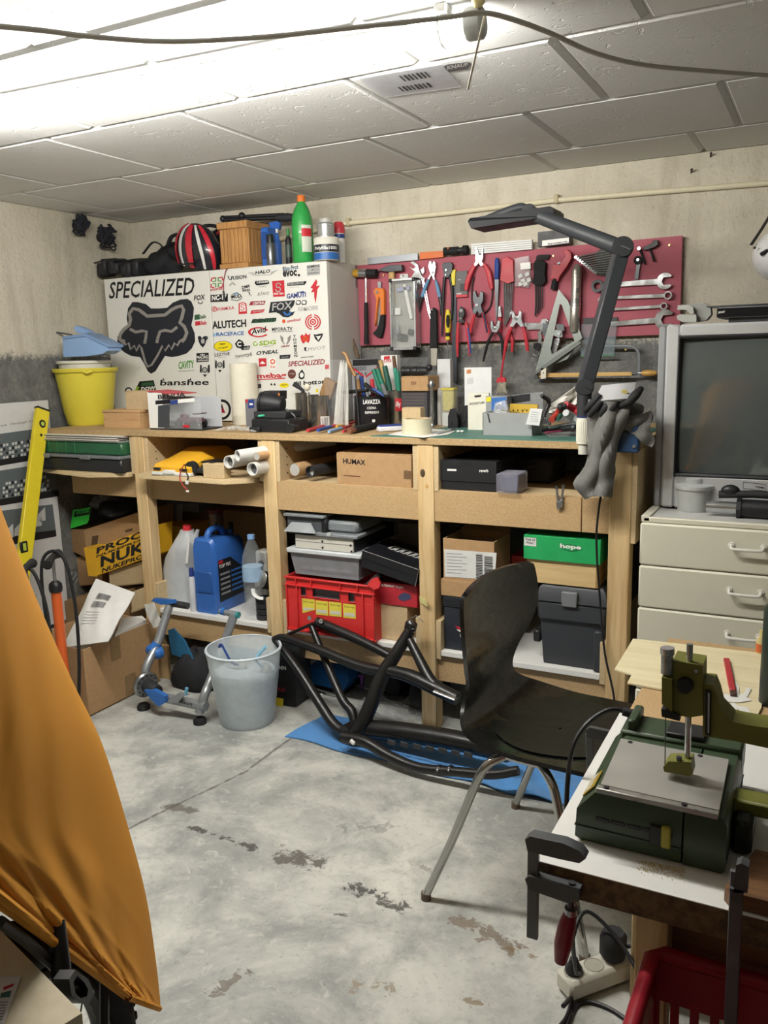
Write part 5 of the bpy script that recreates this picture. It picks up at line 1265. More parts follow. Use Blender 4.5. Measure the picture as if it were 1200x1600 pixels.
def inpot(name,label,cat,b,off,top,rad,mat,part='handle',y=None,z0=.012,extra=None):
    a=b+Vector(off);a.z=b.z+z0;e=Py(*top,a.y if y is None else y);t=thing(name,label,cat,a)
    d=e-a;k=len(rad)-1;MB().tube([a+d*(i/k)for i in range(k+1)],rad,10).build(part,mat,t);return t,a,e
TG=pm('grip_green','#2b7a63',.45);TGD=pm('grip_dark_green','#235246',.5)
t=thing('big_side_cutters','black pliers with a blue flash lying across the black coffee tin','pliers',b3+Vector((0,0,h3)))
MB().tube(catmull([Py(535,613,b3.y-.05),Py(550,612,b3.y-.055),Py(575,610,b3.y-.05)],5),[.009,.013,.010],10,flat=.6).build('handle',RUB,t);MB().tube(catmull([Py(570,600,b3.y-.045),Py(585,612,b3.y-.05),Py(606,621,b3.y-.055)],5),[.013,.014,.006],10,flat=.6).build('handle',RUB,t);MB().tube(catmull([Py(582,607,b3.y-.058),Py(592,613,b3.y-.062),Py(600,619,b3.y-.062)],4),[.004,.006,.003],8).build('blue_flash',TBLUE,t)
for k,(nm,lb,off,top,rad,mt)in enumerate([
    ('blue_pliers_grip','blue-and-wood handled tool in the black coffee tin',(-.02,0,0),(564,588),[.004,.004,.009,.008],TBLUE),('tan_grip','tan handled tool in the black coffee tin',(-.028,-.02,0),(558,592),[.004,.005,.010,.009],pm('grip_tan','#b0885a',.5)),
    ('white_grip','pale grey pointed tool in the black coffee tin',(-.008,.01,0),(570,586),[.003,.004,.006,.002],pm('grip_pale','#b9bdbf',.4)),('red_knob_tool','tool with a round red knob in the black coffee tin',(.02,-.01,0),(581,592),[.003,.004,.009,.008],TRED)]):
    inpot(nm,lb,'hand tool',b3,off,top,rad,mt)
for k,(nm,lb,off,top,rad,mt,y)in enumerate([
    ('green_pliers','green-handled pliers leaning left in the silver coffee tin',(-.02,0,0),(583,577),[.004,.005,.010,.008],TG,b4.y-.01),('green_cutter','second green-handled pliers in the silver coffee tin',(-.012,.006,0),(589,576),[.004,.005,.010,.008],TG,b4.y),
    ('dark_green_driver','dark green screwdriver upright in the silver coffee tin',(-.004,0,0),(601,572),[.003,.005,.012,.010],TGD,b4.y),('green_driver','green and black screwdriver leaning right in the silver coffee tin',(.015,0,0),(621,580),[.003,.005,.010,.009],TG,b4.y),
    ('turquoise_driver','rightmost turquoise screwdriver in the silver coffee tin',(.02,.01,0),(617,575),[.003,.005,.009,.008],pm('grip_turq','#3a9280',.45),b4.y+.01),('grey_grip_tool','grey-gripped tool across the silver coffee tin rim',(.0,-.015,0),(597,600),[.004,.008,.010,.008],pm('grip_grey','#7d8083',.5),b4.y-.03),
    ('wooden_file_handle','pale wooden file handle in the silver coffee tin',(-.01,.02,0),(594,563),[.004,.005,.011,.009],wood('file_wood','#b99a66','#94753f','z',.5),b4.y+.02),('brown_wooden_tool','dark brown flat wooden tool in the silver coffee tin',(.008,.02,0),(615,556),[.004,.006,.008,.007],wood('dark_wood','#6f4a32','#4f3322','z',.5),b4.y+.02)]):
    inpot(nm,lb,'hand tool',b4,off,top,rad,mt,y=y)
# --- coffee box and wall cards at the back
d=FB(551,590,640,561,3.06,.07,BZ);t=boxthing('coffee_bag_box','grey coffee packet standing at the back of the bench','packet',d,pm('packet_grey','#8f9094',.4),.003);patch(t,'header',[551,572,590,570,590,561,551,562],3.0595,INK['black']);patch(t,'chevron',[553,575,571,588,589,573,589,576,571,591,553,578],3.059,INK['red']);front_text(t,'PRESSO',(552,580),(572,578),6,3.0588,INK['black'],.01);front_text(t,'PILI',(556,588),(572,587),5,3.0588,INK['black'],.01)
d=FB(597,622,640,555,3.07,.03,BZ);t=boxthing('blister_card','white blister card with red lettering behind the silver tin','packet',d,WHITE,.001);patch(t,'red_field',[600,562,609,561,609,556,600,557],3.0695,INK['red']);front_text(t,'SUPER',(599,567),(612,566),5,3.0693,INK['red'])
# --- brown carton marked 750 on a dark box, black clamp on top
d=FB(628,668,660,611,2.90,.10,BZ);t=boxthing('dark_carton','dark printed carton under the small brown carton','box',d,pm('carton_dark','#3e3f42',.5),.001)
for k in range(6):MB().box(d[0]+.006,d[1]-.012,d[2]-.0006,d[2],d[5]-.012-k*.012,d[5]-.010-k*.012,0).build('print_line',pm('print_dim','#6b5650',.6),t)
zt3=d[5]
d=FB(627,669,610,588,2.89,.10,zt3);t=carton('numbered_carton','brown carton marked 750 stacked under a black clamp',d,CARD);front_text(t,'750',(641,602),(650,601),5,2.8895,INK['brown'],.02,.2)
c0_,c1_=Py(629,578,2.94),Py(668,574,2.94);r=.018;zz_=d[5]+r;t=thing('handlebar_stem','black ribbed stem clamp lying on the carton marked 750','clamp',Vector(((c0_.x+c1_.x)/2,2.94,d[5])))
MB().lathe([(0,0),(r*.8,0),(r,.004),(r*.9,.02),(r,.026),(r*.8,.035),(r,.045),(r,.06),(r*.9,.064),(r,.07),(r*.8,c1_.x-c0_.x),(0,c1_.x-c0_.x)],Vector((c0_.x,2.94,zz_)),18,axis=(1,0,0)).build('body',blk,t)
MB().ball(Vector((c1_.x+.012,2.93,zz_+.012)),.013,12,8).build('clamp_end',blk,t)
for q in(.02,.05,.075):MB().cyl((c0_.x+q,2.922,zz_+.002),(c0_.x+q,2.919,zz_+.002),.003,seg=8).build('bolt',CHROME,t)
d=FB(628,657,656,637,2.70,.04,BZ);t=carton('tiny_carton','tiny pale carton in front of the dark carton',d,CARD2)
for k,(x,lb)in enumerate(((630,'left'),(639,'right'))):
    c=Pz(x,657,BZ);tt=thing('steel_bushing',lb+' of two small steel bushings before the tiny carton','bushing',c);MB().lathe([(.003,0),(.006,0),(.006,.012),(.004,.013),(.004,.022-k*.008),(.0025,.022-k*.008),(.003,0)],c,14).build('sleeve',STEEL,tt)
# --- tape roll on paper, pens and small tools along the front edge
c=Pz(651,680,BZ);r=RW(628,675,668,2.6);h=Py(651,657,2.55).z-BZ-.002
pp_=thing('paper_sheet','white paper sheet under the roll of tape','paper',Pz(650,680,BZ+.004));MB().prism([Pz(x,y,BZ+.0035)for x,y in((606,679),(650,668),(712,673),(700,679),(662,684))],(0,0,.0006)).build('sheet',WHITE,pp_)
tp=thing('tape_roll','wide roll of cream packing tape standing flat at the front edge','tape',(c.x,2.555+r,BZ+.004));bb_=Vector((c.x,2.555+r,BZ+.0042))
MB().lathe([(r*.86,0),(r,0),(r,h),(r*.86,h),(r*.86,0)],bb_,36).build('tape',pm('tape_cream','#cfc9ae',.35,coat=.2),tp);MB().lathe([(r*.78,0),(r*.85,0),(r*.85,h),(r*.78,h),(r*.78,0)],bb_,32).build('core',CARD2,tp)
t=thing('cloth_pack','white and blue paper packet by the roll of tape','packet',Pz(605,676,BZ));a,b=Pz(586,676,BZ),Pz(624,674,BZ)
MB().bar(a+Vector((0,.02,.01)),b+Vector((0,.02,.01)),.035,.018,.004).build('pack',pm('pack_white','#d4d6da',.5),t);MB().bar(a+Vector((.004,.025,.021)),b+Vector((-.004,.03,.022)),.03,.006,.003).build('blue_wrap',INK['dkblue'],t)
def lying(name,label,cat,a,b,r,mats,split=(1.,),z=None,group=None,parts=None):
    A_,B=Pz(*a,BZ),Pz(*b,BZ);mr=max(r);A_.z=B.z=BZ+mr if z is None else z;t=thing(name,label,cat,Vector(((A_.x+B.x)/2,(A_.y+B.y)/2,BZ)),group);p0=0.
    for k,sp in enumerate(split):
        q0,q1=A_.lerp(B,p0),A_.lerp(B,sp);MB().tube([q0,q0.lerp(q1,.5),q1],[r[min(k,len(r)-1)]]*3 if k else[r[0]*.9,r[0],r[0]],10).build((parts or['barrel','grip','tip','end'])[k],mats[k],t);p0=sp
    return t
lying('copper_torch','black pocket torch with a copper nose at the bench edge','torch',(546,679),(586,670),[.010,.0125],[pm('copper','#9b6a55',.35,.7),RUB],(.18,1.),parts=['nose','barrel'])
for k,(lb,a,b,mts,rr_)in enumerate([('red marker pen lying nearest the black lens',(481,676),(524,664),[TRED,TRED],.007),('blue-handled pen lying over the red marker',(497,678),(532,668),[TBLUE,TRED],.007),('light blue pen lying between the blue and yellow pens',(514,678),(548,668),[pm('pen_sky','#7fa8cf',.4),TRED],.006),('yellow marker lying behind the light blue pen',(526,672),(556,664),[pm('pen_yellow','#c9a13c',.4),TRED],.006),('thin red pen touching the pocket torch',(536,678),(562,668),[TRED,DSTEEL],.005)]):
    lying('marker_pen',lb,'pen',a,b,[rr_,rr_*.85],mts,(.55,1.),group='pens at the bench edge',z=BZ+.008+.005*(k%2))
t=thing('red_clamp','small red spring clamp behind the marker pens','clamp',Pz(505,668,BZ));
for dz in(.006,.022):MB().bar(Pz(489,668,BZ)+Vector((0,.02,dz)),Pz(520,664,BZ)+Vector((0,.02,dz+.004)),.012,.008,.002).build('arm',TRED,t)
MB().cyl(Pz(495,668,BZ)+Vector((0,.014,.012)),Pz(495,668,BZ)+Vector((0,.026,.012)),.006,seg=10).build('spring',CHROME,t)
t=thing('black_lens','black ribbed lens barrel lying at the bench edge','lens',Pz(462,676,BZ));a,b=Pz(452,677,BZ),Pz(486,668,BZ);a.z=b.z=BZ+.017;L_=(b-a).length
MB().lathe([(0,.002),(.013,.002),(.013,0),(.016,0),(.0165,.01),(.0145,.012),(.0145,.02),(.0165,.022),(.0165,.03),(.013,.033),(.013,L_),(0,L_)],a,20,axis=(b-a)).build('barrel',blk,t);MB().lathe([(.0168,.023),(.0172,.026),(.0168,.029)],a,20,axis=(b-a)).build('focus_ring',blkr,t)
# --- silver post, white tube and jar of yellow parts
c=Pz(675,668,BZ);t=thing('silver_post','slim silver pump shaft standing behind the roll of tape','pump',c);h=Py(675,594,c.y).z-BZ
MB().lathe([(.009,0),(.009,.01),(.006,.014),(.006,.03),(.0075,.032),(.0095,.05),(.007,.06),(.007,h*.62),(.005,h*.63),(.005,h*.85),(.008,h*.86),(.008,h*.97),(.004,h),(0,h)],c,16).build('shaft',CHROME,t);MB().cbox(c+Vector((0,0,h*.9)),(.03,.012,.012),.003).build('cross_grip',DSTEEL,t)
c=Pz(687,664,BZ);t=thing('white_tube','narrow white plastic tube standing next to the jar','tube',c);h=Py(687,606,c.y).z-BZ;MB().lathe([(.008,0),(.0085,.003),(.0085,h),(.006,h),(.006,.01),(0,.01)],c,16).build('tube',pm('tube_white','#d9d9d4',.4),t)
c=Pz(701,668,BZ);r=.026;h=Py(702,606,c.y).z-BZ;c.y+=.01;t=thing('parts_jar','clear plastic jar half full of yellow parts','jar',c)
MB().box(c.x-r,c.x+r,c.y-r*.8,c.y+r*.8,BZ,BZ+h,.004).build('jar',glassy('jar_clear','#d4d6cf',.08,.2),t);MB().box(c.x-r*.9,c.x+r*.9,c.y-r*.7,c.y+r*.7,BZ+h*.4,BZ+h*.95,.006).build('contents',pm('jar_olive','#a89b3c',.6,var=.5,scale=60),t);MB().box(c.x-r*.9,c.x+r*.9,c.y-r*.7,c.y+r*.7,BZ+.004,BZ+h*.38,.004).build('foam',pm('jar_foam','#b5b7b4',.6),t);MB().box(c.x-r*1.02,c.x+r*1.02,c.y-r*.82,c.y+r*.82,BZ+h*.93,BZ+h,.004).build('lid',pm('jar_lid_yellow','#b8a944',.5),t)
d=FB(684,704,640,561,3.0,.03,BZ);t=boxthing('white_box','plain white box leaning at the wall behind the screwdriver','box',d,pm('white_matt','#c9cbcc',.5))
# black brake-pad holders
for k,(p0,p1,pb,pt,lb)in enumerate(((700,715,670,638,'left and plainer'),(719,737,669,633,'right and knobbly'))):
    c=Pz((p0+p1)/2,pb,BZ);w=(Py(p1,pb,c.y).x-Py(p0,pb,c.y).x)/2;h=Py(p0,pt,c.y).z-BZ;t=thing('tool_cradle',lb+' of two upright black plastic cradles','holder',c)
    MB().prism([c+Vector((-w,0,0)),c+Vector((w,0,0)),c+Vector((w,0,h*.5)),c+Vector((w*.6,0,h*.9)),c+Vector((w*.2,0,h)),c+Vector((-w*.5,0,h*.97)),c+Vector((-w,0,h*.6))],(0,.03,0),.004).build('shell',blk,t)
    for j in range(3 if k else 1):MB().cyl(c+Vector((-w*.3+j*w*.3,-.001,h*(.3+.22*j))),c+Vector((-w*.3+j*w*.3,-.005,h*(.3+.22*j))),.004,seg=8).build('stud',blkm,t)
# paper card with a small picture, and carded packet before it
d=FB(726,768,645,574,2.93,.006,BZ);t=boxthing('picture_card','white card with a tiny orange picture leaning at the wall','card',d,pm('card_white2','#d9dbdb',.5),.0005);patch(t,'picture',[729,584,736,583,736,577,729,578],2.9297,pm('pic_orange','#b87a4a',.5));patch(t,'faint_mark',[730,600,739,599,739,590,730,591],2.9297,pm('faint','#c3c6c8',.5))
d=FB(731,764,655,614,2.80,.012,BZ);t=boxthing('carded_packet','cream hang-card packet printed with a black word','packet',d,pm('packet_cream','#d6d4c6',.5),.001);front_text(t,'ROCKSTUFF',(734,633),(757,631),3.5,2.7995,INK['black'],.02);patch(t,'hang_hole',[741,618,752,617,751,620,742,621],2.7996,INK['black'])
# red bits, cables and wheels in front
t=thing('red_light','little red bicycle light lying on the mat','light',Pz(743,668,BZ+.003));MB().cbox(Pz(742,668,BZ)+Vector((0,.01,.017)),(.026,.02,.022),.005).build('body',pm('lens_red','#8f2f35',.25),t);MB().cbox(Pz(738,672,BZ)+Vector((0,.006,.008)),(.03,.02,.01),.003).build('mount',blk,t)
for k,(x,y,lb)in enumerate(((754,671,'left'),(772,671,'right'))):
    c=Pz(x,y,BZ+.003);t=thing('round_stopper',lb+' of two black round caps lying on the mat','cap',c);MB().lathe([(0,0),(.014+k*.004,0),(.014+k*.004,.006+k*.006),(.010,.009+k*.006),(0,.009+k*.006)],c,18).build('disc',blk,t);MB().lathe([(.011,.009+k*.006),(.013,.0105+k*.006),(.009,.0105+k*.006)],c,18).build('lip',blkm,t)
t=thing('earplugs','pair of white tablets lying near the mat edge','tablets',Pz(719,674,BZ+.003));[MB().ball(Pz(x,674,BZ+.007),(.007,.006,.004),10,6).build('tablet',WHITE,t)for x in(716,722)]
t=lying('steel_rod','short steel rod lying on the paper near the mat edge','rod',(683,681),(710,674),[.004,.004],[STEEL,DSTEEL],(.75,1.),z=BZ+.009)
# blue and yellow spare part box, plastic tray with bits
d=FB(759,792,662,619,2.74,.05,BZ);t=boxthing('bearing_box','grey and blue spare part box with a yellow corner','box',d,pm('box_grey','#8b8f92',.5));patch(t,'blue_field',[768,641,791,639,791,620,768,622],2.7395,INK['blue']);patch(t,'yellow_corner',[760,628,767,627,767,620,760,621],2.7394,INK['yellow']);patch(t,'white_mark',[773,632,778,630,784,628,784,631,778,634],2.739,WHITE)
a,b=Pz(755,668,BZ),Pz(832,666,BZ);ty=2.63;x0,x1=Py(754,664,ty).x,Py(832,664,ty).x;z1=Py(790,645,ty).z
t=thing('aluminium_tray','shallow aluminium tray full of small parts','tray',((x0+x1)/2,ty+.05,BZ+.003));ALT=pm('tray_alu','#a8abab',.35,.3)
MB().box(x0,x1,ty,ty+.11,BZ+.003,BZ+.006,.0005).build('bottom',ALT,t)
for dm in((x0,x1,ty,ty+.0025),(x0,x1,ty+.1075,ty+.11),(x0,x0+.0025,ty,ty+.11),(x1-.0025,x1,ty,ty+.11)):MB().box(*dm,BZ+.006,z1,.0005).build('tray_wall',ALT,t)
MB().tube([Py(762,646,ty-.003),Py(765,660,ty-.003)],.002,6).build('clip',DSTEEL,t)
t=thing('clear_blister','clear blister pack with a metal part poking out of the tray','blister',Vector((Py(780,640,2.66).x,2.66,z1-.02)));MB().prism(px_poly([770,644,774,629,789,625,793,640,790,648],2.66),(0,.02,0),.003).build('shell',glassy('blister_clear','#dfe3e6',.08,.3),t);MB().tube(circ(Py(781,637,2.665),.010,14),.003,6,closed=True).build('ring',STEEL,t)
t=thing('yellow_block','yellow plastic strip with holes standing in the tray','strip',Vector((Py(817,650,2.70).x,2.70,BZ+.007)));MB().prism(px_poly([796,652,797,631,840,632,840,650],2.70),(0,.01,0),.002).build('strip',pm('strip_yellow','#c2a136',.5),t);[MB().cyl(Py(802+7*k,641,2.70),Py(802+7*k,641,2.698),.0025,seg=8).build('hole_mark',blkm,t)for k in range(5)]
t=thing('black_insert','black card in a clear wrapper standing behind the tray','packet',Vector((Py(820,630,2.80).x,2.80,BZ)));MB().prism(px_poly([795,660,796,618,848,612,849,660],2.80),(0,.004,0)).build('wrapper',glassy('wrap_clear','#b9bec0',.1,.25),t);MB().prism(px_poly([797,631,797,619,828,615,828,626],2.799),(0,.003,0)).build('card',blk,t)
t=thing('brass_wires','crossed brass wires sticking out of the tray','wire',Vector((Py(808,650,2.64).x,2.64,BZ+.007)));[MB().cyl(Py(*a,2.63),Py(*b,2.66),.0012,seg=6).build('wire',nail,t)for a,b in(((784,641),(812,645)),((796,641),(802,663)),((805,643),(822,661)),((813,650),(820,639)))]
t=thing('white_booklet','small white booklet leaning on the tray edge','booklet',Vector((Py(836,664,2.61).x,2.61,BZ+.003)));MB().prism(px_poly([822,663,829,638,848,639,843,665],2.612),(0,-.003,0)).build('cover',pm('booklet','#d4d6d6',.5),t);[MB().prism(px_poly([828+k*.6,658-k*3.5,841,659-k*3.5,841,658.4-k*3.5,828+k*.6,657.4-k*3.5],2.6088),(0,-.0003,0)).build('print_line',pm('print_dim2','#8d8f90',.6),t)for k in range(5)]
t=lying('black_pouch','long dark green pouch lying on the mat in front of the tray','pouch',(806,672),(850,671),[.009,.008],[pm('pouch_green','#26352f',.5),pm('pouch_end','#77705c',.5)],(.85,1.),z=BZ+.013)
t=thing('key_bunch','crumpled cream plastic scrap lying by the black caps','scrap',Pz(790,671,BZ+.003));fn,a_,b_=lump(Pz(790,670,BZ+.012),(.022,.014,.010),12,.6,18,10);MB().sheet(fn,a_,b_).build('scrap',pm('scrap_cream','#cfc9a8',.5),t)
t=thing('metal_cover','ribbed grey metal cover leaning right of the white booklet','cover',Vector((Py(852,662,2.62).x,2.62,BZ+.003)));MB().prism(px_poly([844,662,849,651,860,657,858,665],2.62),(0,.01,0),.002).build('plate',STEEL,t);[MB().prism(px_poly([846+k*3,661+k*.6,849+k*3,653+k*1.4,850+k*3,653.4+k*1.4,847+k*3,661.4+k*.6],2.6195),(0,-.0015,0)).build('rib',DSTEEL,t)for k in range(4)]
# white rag / bag, red tool box bits
t=thing('white_bag','crumpled white plastic bag rising behind the tools by the lamp','bag',Pz(880,645,BZ));A_=[Py(857,634,2.70),Py(872,618,2.72),Py(895,602,2.75),Py(912,588,2.78)]
MB().sheet(lambda u,v:Py(858+56*u,634-42*u+(12+22*math.sin(2.4*u))*v,2.70+.05*u+.02*math.sin(9*u+5*v)+.015*math.sin(14*v)),26,12,.002).build('bag',pm('bag_white','#dcdad2',.45,bmp=.3),t)
for(nm,lb,cat,pts,rad,mt)in[
    ('black_strap_tool','black looped strap tool by the white bag','strap',[846,618,858,628,850,650,858,662],[.006,.008,.006,.006],blk),('red_handle_tool','dark red handled tool lying in the clutter','hand tool',[884,632,898,640,908,652],[.010,.012,.010],TRED),('chrome_ratchet','chrome ratchet lying in the clutter before the white bag','ratchet',[858,668,880,664,905,660],[.004,.0055,.008],CHROME),('grey_ratchet_head','grey clamp body in the clutter','clamp',[884,645,895,652,906,662],[.011,.013,.009],pm('grip_lightgrey','#a5a8a9',.4)),('black_multi_tool','black folding tool under the chrome ratchet','hand tool',[845,672,870,670,896,668],[.006,.008,.008],blk),('red_small_box','red box end showing behind the white bag','hand tool',[862,656,872,646,876,636],[.010,.012,.010],pm('box_red','#a1382f',.5)),('magenta_pen','thin magenta pen lying on the mat','pen',[852,676,880,673,900,672],[.003,.003,.003],pm('pen_magenta','#a33e5c',.4)),('green_scraper','dark green handled tool between the red box and the clamp','hand tool',[872,655,878,645,882,634],[.006,.008,.007],TGD)]:
    fl=pts;P3=[Py(fl[i],fl[i+1],2.60+.02*(i%3)+(.04 if fl[1]<640 else 0))for i in range(0,len(fl),2)]
    P3=[Vector((q.x,q.y,max(q.z,BZ+.004+max(rad))))for q in P3]
    t=thing(nm,lb,cat,Vector((P3[1].x,P3[1].y,BZ+.003)));MB().tube(catmull(P3,4),rad,10).build('body',mt,t);MB().ball(P3[-1],rad[-1]*1.15,10,6).build('end',blkm if mt is not blk else DSTEEL,t)
t=thing('guide_roller','small black roller lying next to the white lamp clamp','wheel',Pz(896,676,BZ+.003));c=Pz(896,676,BZ+.003)+Vector((0,.01,.017));MB().lathe([(.003,-.008),(.015,-.008),(.017,-.004),(.017,.004),(.015,.008),(.003,.008)],c,20,axis=(.4,-1,.1)).build('tyre',blkr,t);MB().lathe([(0,-.009),(.005,-.009),(.005,.009),(0,.009)],c,12,axis=(.4,-1,.1)).build('hub',STEEL,t)
t=thing('plastic_offcut','clear plastic offcut lying flat on the mat front','offcut',Pz(878,680,BZ+.003));MB().prism([Pz(x,y,BZ+.0035)for x,y in((850,678),(900,675),(905,681),(860,683))],(0,0,.002)).build('sheet',glassy('offcut_clear','#dfe3e4',.08,.2),t)
# --- clamp lamp with jointed arms
LG=pm('lamp_charcoal','#35383c',.5,var=.06);LD=pm('lamp_dark','#26282b',.55)
ly=2.56;j0=Py(914,690,ly-.01);j0.y=2.55
lamp=thing('clamp_lamp','charcoal jointed-arm magnifier lamp clamped to the bench edge','lamp',(j0.x,2.56,BZ-.04))
cxl=Py(913,680,2.50).x;lz0,lz1=Py(913,695,2.49).z,Py(913,652,2.49).z
LX=cxl;LYY=2.492;rl=.0205
prof=[(rl*.8,lz0),(rl*1.02,lz0+.004),(rl,lz1-.008),(rl,lz1)]
MB().lathe([(0,lz0)]+prof+[(0,lz1)],(LX,LYY,0),28).build('clamp_sleeve',pm('clamp_cream','#dcdacb',.45),lamp)
rb=MB()
for k in range(26):
    a=2*math.pi*k/26;rb.box(LX+rl*1.0*math.cos(a)-.0012,LX+rl*math.cos(a)+.0012,LYY+rl*math.sin(a)-.0012,LYY+rl*math.sin(a)+.0012,lz0+.01,lz1-.012,.0003)
rb.build('flute',pm('clamp_cream','#dcdacb',.45),lamp,kind='stuff')
MB().lathe([(0,lz0-.028),(rl*.72,lz0-.028),(rl*.75,lz0),(0,lz0)],(LX,LYY,0),20).build('clamp_screw',pm('clamp_white','#c9c9bd',.5),lamp)
MB().lathe([(rl*1.01,lz1-.001),(rl*1.01,lz1+.006),(0,lz1+.006)],(LX,LYY,0),20).build('blue_ring',pm('ring_navy','#252c55',.5),lamp)
MB().box(LX-.018,LX+.018,LYY,2.56,BZ+.0,BZ+.012,.002).build('clamp_jaw',LD,lamp)
jz=Py(914,605,LYY);J=Vector((LX,LYY,jz.z))
MB().lathe([(0,lz1+.006),(.0205,lz1+.006),(.0215,J.z-.01),(.019,J.z+.008),(0,J.z+.01)],(LX,LYY,0),20).build('post',LD,lamp)
E1=Py(972,388,2.58);E2=Py(826,332,2.62)
def joint(c,r,w):
    ax=Vector((.35,-1,.1)).normalized();MB().lathe([(0,-w),(r*.9,-w),(r,-w*.8),(r,w*.8),(r*.9,w),(0,w)],c,24,axis=ax).build('joint',LD,lamp)
    MB().cbox(c+ax*(w+.0008),(r*1.6,.002,.004),.0005,Euler((0,R(25),0)).to_matrix()).build('slot',blk,lamp)
joint(J,.026,.021);joint(E1,.0305,.024);joint(E2,.023,.019)
MB().bar(J,E1,.042,.038,.004,up=(.5,-.8,0)).build('lower_arm',LG,lamp)
MB().tube([E1,E2],[.0235,.021],20).build('upper_arm',LG,lamp)
hd0,hd1=Py(740,352,2.58),Py(872,334,2.66)
hv=(hd1-hd0);hn=Vector((0,1,0))-hv.normalized()*hv.normalized().y;
MB().prism([hd0+Vector((0,-.05,.006)),hd0+Vector((.01,-.055,.014)),hd1+Vector((-.01,-.055,.016)),hd1+Vector((0,-.05,.006)),hd1+Vector((0,-.05,-.012)),hd0+Vector((.012,-.052,-.016))],(0,.12,0),.006).build('lamp_head',LD,lamp)
hb=[hd0.lerp(hd1,.06),hd0.lerp(hd1,.55),E2];MB().tube(catmull([hb[0]+Vector((0,0,.004)),hb[1]+Vector((0,-.01,.03)),E2],5),[.02,.022,.017],14,flat=.7).build('head_neck',LG,lamp)
MB().tube(catmull([Py(945,740,2.50),Py(935,800,2.49),Py(932,850,2.49),Py(937,930,2.50),Py(945,1020,2.50),Py(960,1095,2.48),Vector((-.50,2.46,.02)),Vector((-.46,2.44,.006))],5),.0035,6).build('power_lead',blk,lamp)
# --- work gloves draped over the bench corner
GG=pm('glove_grey','#6f6f6c',.95,bmp=.7,bs=260,var=.15);GB=pm('glove_black','#18191b',.7,bmp=.4,bs=300);GL=pm('glove_light','#a6a6a8',.9,bmp=.6,bs=400)
gg=thing('grey_glove','pair of worn grey work gloves drooping over the bench corner','gloves',Py(925,770,2.46))
def drape(u,v):
    row=[((925,625),(985,628)),((922,660),(975,655)),((924,695),(960,690)),((913,730),(955,725)),((899,757),(960,755)),((918,776),(955,775))]
    f=v*(len(row)-1);i=min(len(row)-2,int(f));k=f-i
    L0=Vector(row[i][0]).lerp(Vector(row[i+1][0]),k);R0=Vector(row[i][1]).lerp(Vector(row[i+1][1]),k)
    q=L0.lerp(R0,u);yd=2.46-.03*math.sin(u*math.pi)-.008*math.sin(u*14+v*5)-.006*math.sin(v*17+u*6)
    return Py(q.x,q.y,yd)
MB().sheet(drape,26,34,.012).build('hanging_cuff',GG,gg)
fn,a_,b_=lump(Py(972,640,2.53),(.055,.05,.035),21,.25,30,18);MB().sheet(fn,a_,b_).build('palm',GG,gg)
MB().sheet(lambda u,v:Py(945+72*u+4*math.sin(v*9),640+10*math.sin(u*3)+(16+42*u*u)*v,2.50-.02*math.sin(u*3)+.006*math.sin(u*15+v*7)),22,12,.010).build('hanging_finger_side',GG,gg)
bg=thing('coated_glove','light grey knit glove with black rubber fingers lying on the grey gloves','gloves',Py(955,620,2.48))
MB().sheet(lambda u,v:Py((945+45*u)*(1-v)+(931+55*u)*v,(607-6*u)*(1-v)+(632-6*u)*v,2.475-.035*v-.02*math.sin(math.pi*u)),14,10,.014).build('back',GL,bg)
for k,(a,m_,e)in enumerate((((938,616),(926,630),(913,643)),((943,622),(931,637),(920,650)),((954,624),(946,638),(938,649)),((968,622),(958,636),(950,647)))):
    MB().tube(catmull([Py(*a,2.43),Py(*m_,2.425),Py(*e,2.43)],4),[.009,.0115,.008],10).build('finger',GB,bg)
MB().tube(catmull([Py(966,634,2.435),Py(982,628,2.43),Py(994,616,2.44),Py(1002,606,2.46)],5),[.009,.013,.013,.008],12).build('palm_side',GB,bg)
mk=Py(976,612,2.425);MB().cbox(mk,(.016,.001,.012),.0003,Euler((R(20),0,R(5))).to_matrix()).build('logo',pm('logo_yellow','#bdb06a',.6),bg)
d=FB(958,1000,706,660,2.50,.03);t=boxthing('blue_case','dark blue plastic case hanging at the bench corner under the gloves','case',(d[0],d[1],2.475,2.508,d[4],d[5]),pm('case_navy','#27466a',.4),.004,part='shell');MB().cbox(((d[0]+d[1])/2,2.472,d[4]+.06),(.02,.006,.006),.001).build('handle_slot',blk,t);c=Vector((d[1]-.012,2.474,d[4]+.02));MB().cyl(c,c+Vector((0,-.003,0)),.005,seg=12).build('rivet',STEEL,t)
# --- two silver folding hooks on the apron board
for k,(a,b)in enumerate((((870,760),(874,795)),((881,758),(877,792)))):
    yy=BY+.004;A_,B=Py(*a,yy),Py(*b,yy);t=thing('bit_holder',('left' if k==0 else 'right')+' of two silver clips on the front apron board','clip',B)
    MB().bar(A_+Vector((0,-.004,0)),A_.lerp(B,.7)+Vector((0,-.004,0)),.007,.005,.001,up=(0,-1,0)).build('arm',STEEL,t);MB().bar(A_.lerp(B,.65)+Vector((0,-.007,0)),B+Vector((0,-.007,0)),.011,.008,.0015,up=(0,-1,0)).build('jaw',CHROME,t);MB().cyl(A_+Vector((0,0,0)),A_+Vector((0,-.01,0)),.004,seg=10).build('rivet',DSTEEL,t)
